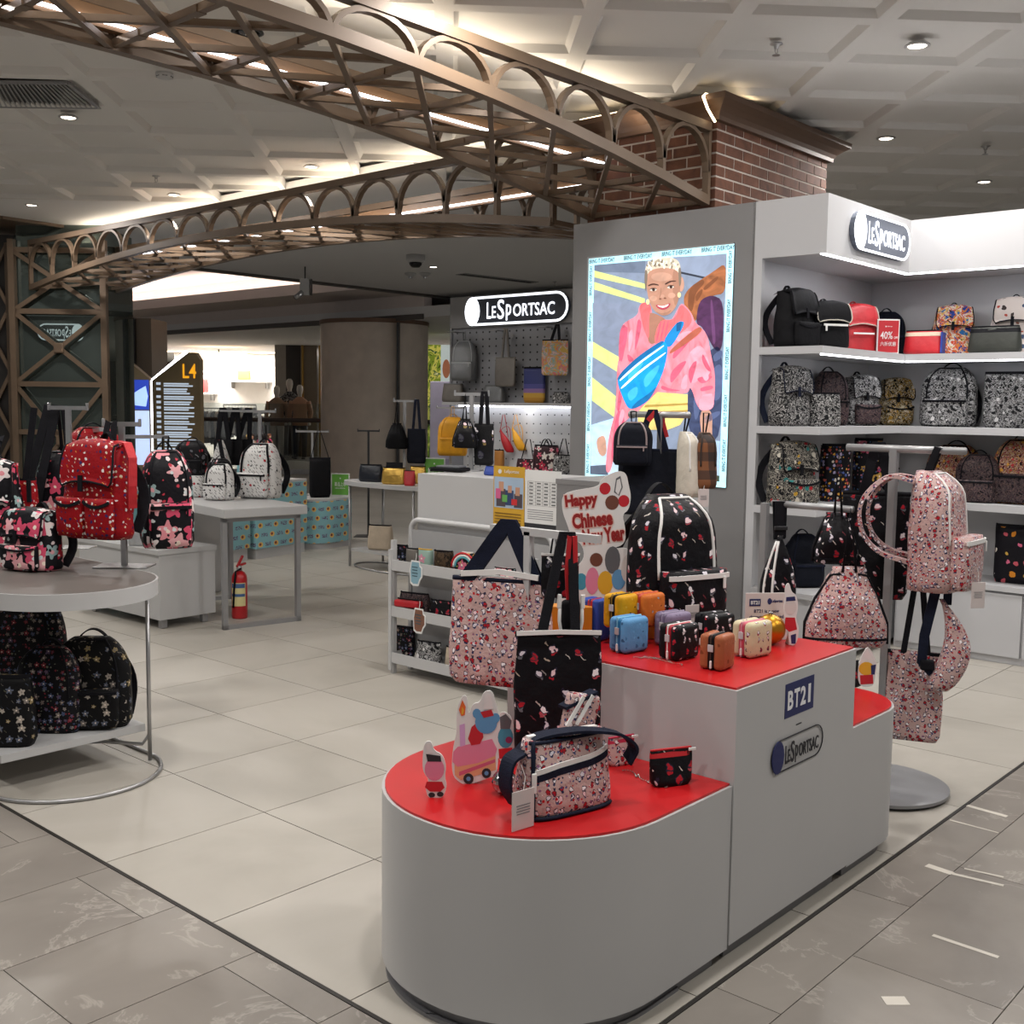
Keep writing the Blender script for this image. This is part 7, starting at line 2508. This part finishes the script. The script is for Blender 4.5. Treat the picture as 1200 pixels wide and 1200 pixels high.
# drum lamp
t = thing('drum_lamp', 'large pale drum pendant lamp in the clothes shop', 'pendant lamp', fr(rp(257, 33), 33, zat(fr(rp(257, 33), 33, 0), 434)))
SHADE = mat('glowing_shade', '#ffe9d0', .8, emit=1.6, ecol='#ffe0c0', var=0)
MB().rbox((0, 0, .25), (1.66, 1.1, .50), .05, 2, FR).build('shade', SHADE, t)
MB().tube([(0, 0, .5), (0, 0, .62)], .02, 6).build('rod', DARKM, t)
# directory totems
TOT = mat('totem_bronze', '#93805f', .5, .1, var=.05)
LBL = mat('directory_lit_text', '#c9d2dc', .5, emit=.55, ecol='#cfe0f4', var=0)
AMT = mat('directory_amber', '#e09a1c', .5, emit=1.0, var=0)
DT = 15.6
c = fr(rp(207, DT), DT, 0)
w = 56 / F_PX * DT
zt_ = zat(c, 411)
t = thing('directory_totem', 'bronze L4 directory totem with rows of lit lettering and a glowing edge', 'directory sign', c, FR)
MB().prism([(-w / 2, 0), (w / 2, 0), (w / 2, zt_ - .12), (w / 2 - .06, zt_ - .02), (w / 2 - .16, zt_ - .02), (-w / 2, zt_ - .42)], (0, 0, 0), (1, 0, 0), EZ, .16).build('body', TOT, t)
mb = MB()
mb.bar((-w / 2 - .012, .06, .3), (-w / 2 - .012, .06, zt_ - .42), .05, .04, (0, 1, 0))
mb.bar((-w / 2 - .012, .06, zt_ - .42), (w / 2 - .2, .06, zt_ - .012), .05, .03, (0, 1, 0))
mb.build('glowing_edge', LED, t)
mb = MB()
letters(mb, 'L4', (w * .28, -.004, zt_ - .28), (1, 0, 0), EZ, .19, .20, .01, .002)
mb.build('floor_lettering', AMT, t)
mb = MB()
letters(mb, 'L4', (-w * .32, -.004, zt_ - 2.05 + .35), (1, 0, 0), EZ, .06, .05, .01, .002)
mb.build('floor_lettering', AMT, t)
mb = MB()
random.seed(4)
zz = zt_ - .46
k = 0
while zz > zt_ - 1.66:
    n = random.choice((1, 2, 2, 3))
    mb.box((-w * .37, -.003, zz), (.06, .004, .034))
    for j in range(n):
        L = w * random.uniform(.46, .66)
        mb.box((-w * .26 + L / 2, -.003, zz), (L, .004, .020))
        zz -= .030
    zz -= .016
mb.build('directory_lines', LBL, t)
mb = MB()
for j in range(5):
    mb.box((.0, -.003, zt_ - 1.9 - .05 * j), (w * .6, .004, .03))
mb.build('directory_lines', LBL, t)
c = fr(rp(158, DT + .6), DT + .6, 0)
w = 42 / F_PX * (DT + .6)
t = thing('directory_totem', 'bronze directory totem with a lit blue floor map', 'directory sign', c, FR)
zt_ = zat(c, 412)
MB().prism([(-w / 2, 0), (w / 2, 0), (w / 2, zt_ - .42), (-w / 2 + .02, zt_), (-w / 2, zt_)], (0, 0, 0), (1, 0, 0), EZ, .16).build('body', TOT, t)
z1, z0 = zat(c, 445), zat(c, 480)
o = MB().box((.03, -.003, (z0 + z1) / 2), (w * .70, .006, z1 - z0)).build('map_screen', mat('map_blue', '#25358c', .4, emit=.8, ecol='#2c44b0', var=.03), t)
MB().prism([(-.16, -.12), (.14, -.15), (.17, .0), (.14, .15), (.05, .10), (-.04, .04), (-.17, .02)], (.03, -.007, (z0 + z1) / 2 - .02), (1, 0, 0), EZ, .002).build('map_outline', mat('map_pale', '#a8c4ec', .4, emit=.9, ecol='#a8c8f4', var=.1, vs=12), o)
mb = MB()
letters(mb, 'L4', (-w * .2, -.007, z1 - .06), (1, 0, 0), EZ, .06, .04, .01, .002)
mb.build('map_lettering', LBL, o)
z2 = zat(c, 545)
MB().box((.03, -.003, (z0 + z2) / 2 - .005), (w * .70, .006, z0 - z2 - .02)).build('lower_screen', mat('pale_screen', '#b6c4e6', .4, emit=.9, ecol='#b8ccf0', var=.15, vs=2), t)
mb = MB()
mb.prism(ellipse(-w * .28, zat(c, 435), .05, .06, 14), (0, -.002, 0), (1, 0, 0), EZ, .002)
mb.box((-w * .28, -.003, zat(c, 441)), (.13, .004, .018))
mb.build('mall_emblem', LBL, t)

# glass balustrade
DB = 23.0
t = thing('glass_balustrade', 'glass balustrade with a dark handrail along the void', 'balustrade', fr(0, DB, 0), FR)
r0, r1 = rp(120, DB), rp(700, DB)
n = 6
for k in range(n):
    a, b = r0 + (r1 - r0) * k / n, r0 + (r1 - r0) * (k + 1) / n
    MB().box2((a + .02, -.012, .02), (b - .02, .012, 1.46)).build('glass_pane', GLASS, t)
    MB().box2((a - .03, .02, 0), (a + .03, .08, 1.16)).build('post', ALU, t)
MB().tube([(r0, -.06, 1.12), (r1, -.06, 1.12)], .045, 10).build('handrail', mat('dark_brown_rail', '#4a3f3b', .4), t, True)
MB().box2((r0, -.06, 0), (r1, .06, .10)).build('base_channel', STEEL, t)
# round stone column
c = fr(rp(438, 22.2), 22.2, 0)
t = thing('stone_column', 'broad round beige stone column beside the pegboard bay', 'column', c, FR)
r = 62 / F_PX * 22.2
MB().lathe([(r, 0), (r, zat(c - Vector((0, 0, 0)), 382))], seg=48).build('shaft', mat('travertine', '#c9bcae', .45, var=.10, vs=3), t, True, 40)
zc_ = zat(c, 382)
MB().lathe([(r + .02, zc_), (r + .02, min(3.10, zc_ + .13))], seg=48).build('bronze_collar', mat('collar_brown', '#6a4f3c', .4, .2), t, True, 40)
MB().box2((r * .52, -r * 1.02, 0), (r * .56, -r * .80, zc_)).build('joint', DARKM, t)
# advertising panels by the column
o = thing('advert_panel', 'green and yellow leafy advertising panel behind the column', 'advert', fr(rp(505, 26), 26, 0), FR)
LEAF = NT('leafy_advert')
_p = LEAF.coord()
_f = LEAF.noise(_p, 4, 4, .6, 1.0)
_c = LEAF.ramp(_f, ['#2c3a1c', '#7a8c2c', '#c9c05a', '#3c5a2c', '#d9d49a'], True, (0, .4, .5, .58, .66))
LEAF.put(LEAF.b.inputs['Base Color'], _c)
LEAF.put(LEAF.b.inputs['Emission Color'], _c)
LEAF.b.inputs['Emission Strength'].default_value = .5
MB().box2((-.35, 0, 0), (.2, .1, zat(fr(rp(505, 26), 26, 0), 404))).build('panel', LEAF.m, o)
MB().box2((.2, -.01, 0), (.5, .1, zat(fr(rp(505, 26), 26, 0), 404))).build('panel', mat('advert_pale', '#c9d3cf', .5, emit=.5), o)
MB().prism(ellipse(.33, zat(fr(rp(505, 26), 26, 0), 432), .09, .22, 16), (0, -.012, 0), (1, 0, 0), EZ, .003).build('print', mat('advert_skin', '#c07a5a', .5, emit=.3), o)
o = thing('lavender_panel', 'lavender upright panel beside the pegboard bay', 'panel', fr(rp(516, 17), 17, 0), FR)
MB().rbox((0, 0, zat(fr(rp(516, 17), 17, 0), 447) / 2), (26 / F_PX * 17, .08, zat(fr(rp(516, 17), 17, 0), 447)), .01).build('board', mat('lavender', '#b9b2c8', .5), o)
MB().rbox((0, -.045, .4), (26 / F_PX * 15, .01, .5), .004).build('base_panel', mat('lavender_dark', '#9a94ac', .5), o)
# track spotlight
q = PZ(362, 340, 3.42)
t = thing('track_spotlight', 'white track spotlight hanging under the ceiling edge', 'spotlight', fr(rp(362, 17.0), 16.7, 3.5), FR)
zs_ = zat(fr(rp(362, 17.0), 16.7, 0), 338)
MB().box2((-.07, -.05, zs_ - 3.5 - .10), (.07, .05, zs_ - 3.5 + .14)).build('gear_box', WHITE2, t)
MB().tube([(0, 0, zs_ - 3.5 + .14), (0, 0, 0)], .012, 6).build('stem', DARKM, t)
MB().tube([(-.04, -.03, zs_ - 3.5 - .06), (-.13, -.10, zs_ - 3.5 - .15)], .04, 12).build('lamp_head', STEEL, t, True)
MB().box2((.09, -.05, zs_ - 3.5 - .10), (.10, .05, zs_ - 3.5 + .14)).build('end_plate', DARKM, t)
t = thing('exit_sign', 'small green lit exit sign in the far corridor', 'sign', fr(rp(181, 40), 40, 0), FR)
z = zat(fr(rp(181, 40), 40, 0), 404)
MB().box((0, 0, z), (.36, .06, .16)).build('box', mat('exit_green', '#1f8f5a', .5, emit=1.2), t)
MB().tube([(0, 0, z + .08), (0, 0, z + .4)], .01, 6).build('stem', DARKM, t)

# mannequins behind the balustrade
MSK = mat('mannequin_shell', '#d8d2cb', .35, var=.03)


def mannequin(px, d, head_py, label, top, legs, sleeve=True):
    c = fr(rp(px, d), d, -.02)
    zh = zat(c, head_py)
    k = zh / 1.8
    t = thing('mannequin', label, 'mannequin', c, FR)
    el = lambda z, rx, ry, x=0: [Vector((x + rx * math.cos(2 * math.pi * i / 16), ry * math.sin(2 * math.pi * i / 16), z)) for i in range(16)]
    mb = MB()
    mb.loft([el(a * k, b * k, c_ * k) for a, b, c_ in ((1.50, .055, .055), (1.56, .05, .055), (1.60, .065, .08), (1.68, .078, .098), (1.76, .068, .085), (1.80, .03, .04))])
    mb.build('head', MSK, t, True)
    mb = MB()
    mb.loft([el(a * k, b * k, c_ * k) for a, b, c_ in ((.82, .19, .13), (.98, .19, .13), (1.12, .165, .115), (1.28, .19, .13), (1.40, .20, .12), (1.46, .13, .09), (1.51, .06, .06))])
    mb.build('jacket', top, t, True)
    for s_ in (-1, 1):
        MB().tube([(s_ * .19 * k, 0, 1.40 * k), (s_ * .26 * k, .02, 1.14 * k), (s_ * .24 * k, -.08, .90 * k)], [.07 * k, .06 * k, .05 * k], 10).build('sleeve', top, t, True)
        MB().ball((s_ * .238 * k, -.09, .86 * k), .04 * k, 8, 6).build('hand', MSK, t, True)
        MB().tube([(s_ * .09 * k, 0, .88 * k), (s_ * .10 * k, 0, .48 * k), (s_ * .10 * k, 0, .06 * k)], [.095 * k, .07 * k, .055 * k], 10).build('trouser_leg', legs, t, True)
        MB().rbox((s_ * .10 * k, -.05, .03), (.09, .24, .06), .02).build('shoe', INK, t, True)
    return t


mannequin(324, 29.6, 451, 'mannequin in a beige jacket behind the balustrade', mat('jacket_beige', '#b08f78', .7), mat('trouser_pale', '#c9c2ba', .7))
mannequin(339, 30.0, 443, 'mannequin in a black and grey patterned coat behind the balustrade', printed('coat_pattern', '#3a3a3e', [('blotch', 6, 0, 1, ['#2a2a2e', '#8a8a8c', '#3a3a3e', '#c9c8c8'])], .7), mat('trouser_grey', '#8a8a8a', .7))
mannequin(351, 29.4, 450, 'mannequin in a peach jacket and dark jeans behind the balustrade', mat('jacket_peach', '#c4947a', .7), mat('jeans_dark', '#2f3848', .7))

# clothes rails in the far shop
GC = ['#3a3436', '#55473c', '#6b5d50', '#b9a894', '#c9c2ba', '#2c2a2e', '#d8d4d0', '#5a6a7a', '#c8a040', '#222226', '#7a3a3a', '#9a8a7a']
GN = ['charcoal', 'brown', 'taupe', 'sand', 'ivory', 'black', 'white', 'slate blue', 'mustard', 'jet black', 'wine red', 'khaki']
WH = ('on the rail behind the directory totem', 'on the middle rail of the clothes shop', 'on the rail beside the mannequins')
random.seed(11)
for ri, (pa, pb, d, top_py, ng) in enumerate(((212, 262, 31.0, 478, 12), (262, 300, 32.0, 474, 10), (296, 320, 30.5, 484, 8), )):
    a, b = fr(rp(pa, d), d, 0), fr(rp(pb, d), d, 0)
    zr3 = zat(a, top_py)
    rl_ = thing('clothes_rail', ('long clothes rail behind the directory totem', 'clothes rail in the middle of the clothes shop', 'short clothes rail beside the mannequins')[ri], 'clothes rail', a, FR)
    L = (b - a).length
    MB().tube([(0, 0, zr3), (L, 0, zr3)], .018, 8).build('rail', STEEL, rl_, True)
    for x in (0, L):
        MB().tube([(x, 0, 0), (x, 0, zr3)], .018, 8).build('upright', STEEL, rl_, True)
        MB().box((x, 0, .015), (.06, .5, .03)).build('foot', STEEL, rl_)
    for k in range(ng):
        ci = (k * 5 + ri * 3 + random.randint(0, 2)) % len(GC)
        x = L * (k + .6) / (ng + .2)
        g = thing('garment', '%s garment hanging %s' % (GN[ci], WH[ri]), 'garment', a + (b - a).normalized() * x + Vector((0, 0, zr3 - .01)), FR + R_(random.uniform(74, 104)), 'garments ' + WH[ri])
        hh = random.uniform(.8, 1.05)
        mb = MB()
        mb.loft([[(sx * w2 / 2 + 0, sy * dd / 2, zz) for sx, sy in ((-1, -1), (1, -1), (1, 1), (-1, 1))] for w2, dd, zz in ((.36, .17, -hh), (.38, .16, -hh * .5), (.42, .15, -.20), (.38, .12, -.13), (.10, .06, -.07))])
        mb.build('cloth', mat('garment_%d' % ci, GC[ci], .8, var=.15, vs=5), g, True, 50)
        for sx in (-1, 1):
            MB().tube([(sx * .18, 0, -.16), (sx * .25, 0, -.42), (sx * .24, 0, -.62)], [.06, .055, .05], 8).build('sleeve', MATS['garment_%d' % ci], g, True)
        MB().tube([(0, 0, -.08), (0, 0, 0), (.03, 0, .02), (.04, 0, -.01)], .006, 5).build('hanger_hook', STEEL, g)
# shelves on the far shop wall
for k, (px0, px1, py) in enumerate(((206, 254, 462), (268, 318, 448), (330, 352, 440))):
    d = 36.8
    a = fr(rp((px0 + px1) / 2, d), d, 0)
    z = zat(a, py)
    t = thing('wall_shelf', ('white wall shelf behind the long clothes rail', 'white wall shelf under the drum lamp', 'white wall shelf beside the pale pier')[k], 'shelf', a, FR)
    MB().box2((-(px1 - px0) / 2 / F_PX * d, -.3, z), ((px1 - px0) / 2 / F_PX * d, .2, z + .06)).build('board', WALLW, t)
    for sx in (-.8, .8):
        MB().box2((sx * (px1 - px0) / 2 / F_PX * d - .02, -.2, z - .2), (sx * (px1 - px0) / 2 / F_PX * d + .02, .2, z)).build('bracket', STEEL, t)
for px, c1, lb_ in ((222, '#d8d2c8', 'white folded bag on the far wall shelf behind the long rail'), (237, '#c43a3a', 'red and white bag on the far wall shelf behind the long rail'), (286, '#d9b03a', 'yellow bag on the far wall shelf under the drum lamp'), (302, '#c9c4be', 'pale bag on the far wall shelf under the drum lamp')):
    d = 36.7
    a = fr(rp(px, d), d, 0)
    z = zat(a, 462 if px < 260 else 448) + .061
    b = thing('display_bag', lb_, 'bag', Vector((a.x, a.y, z)), FR)
    s = Soft(.42, .45, .2, 'boston', 3)
    s.mesh(MB(), px, .01, 18, 8).build('body', mat('far_bag_%d' % px, c1, .6), b, True)
    MB().tube(arc_pts((-.12, 0, .44), (.12, 0, .44), .22), .015, 6).build('handle', mat('far_bag_%d' % px, c1, .6), b, True)
# white hanging light globe in the far shop
t = thing('globe_lamp', 'white globe lamp glowing in the clothes shop', 'lamp', fr(rp(226, 35), 35, zat(fr(rp(226, 35), 35, 0), 444)))
MB().ball((0, 0, 0), .26, 18, 12).build('globe', mat('globe_glow', '#ffffff', .5, emit=4, ecol='#fff6ea', var=0), t, True)
MB().tube([(0, 0, .26), (0, 0, 1.0)], .012, 6).build('cord', DARKM, t)

# a free-standing badge wall to the left, out of view, whose lit sign shows as a mirror image in the tower's glass
t = thing('sign_wall', 'free-standing grey wall with a lit LeSportsac badge facing the tower', 'display wall', fr(-7.75, 7.0, 0), FR + math.pi)
MB().box2((-1.0, 0, 0), (1.0, .35, 2.9)).build('panel', GREYP, t)
t2 = thing('shop_sign_offscreen', 'lit LeSportsac badge on the free-standing wall outside the view', 'sign', fr(-7.75, 7.0, 0), FR + math.pi)
logo(t2, Vector((0, -.045, 2.63)), Vector((1, 0, 0)), EZ, .80, .29, DPAN, SIGNW, SIGNW, None, .04)
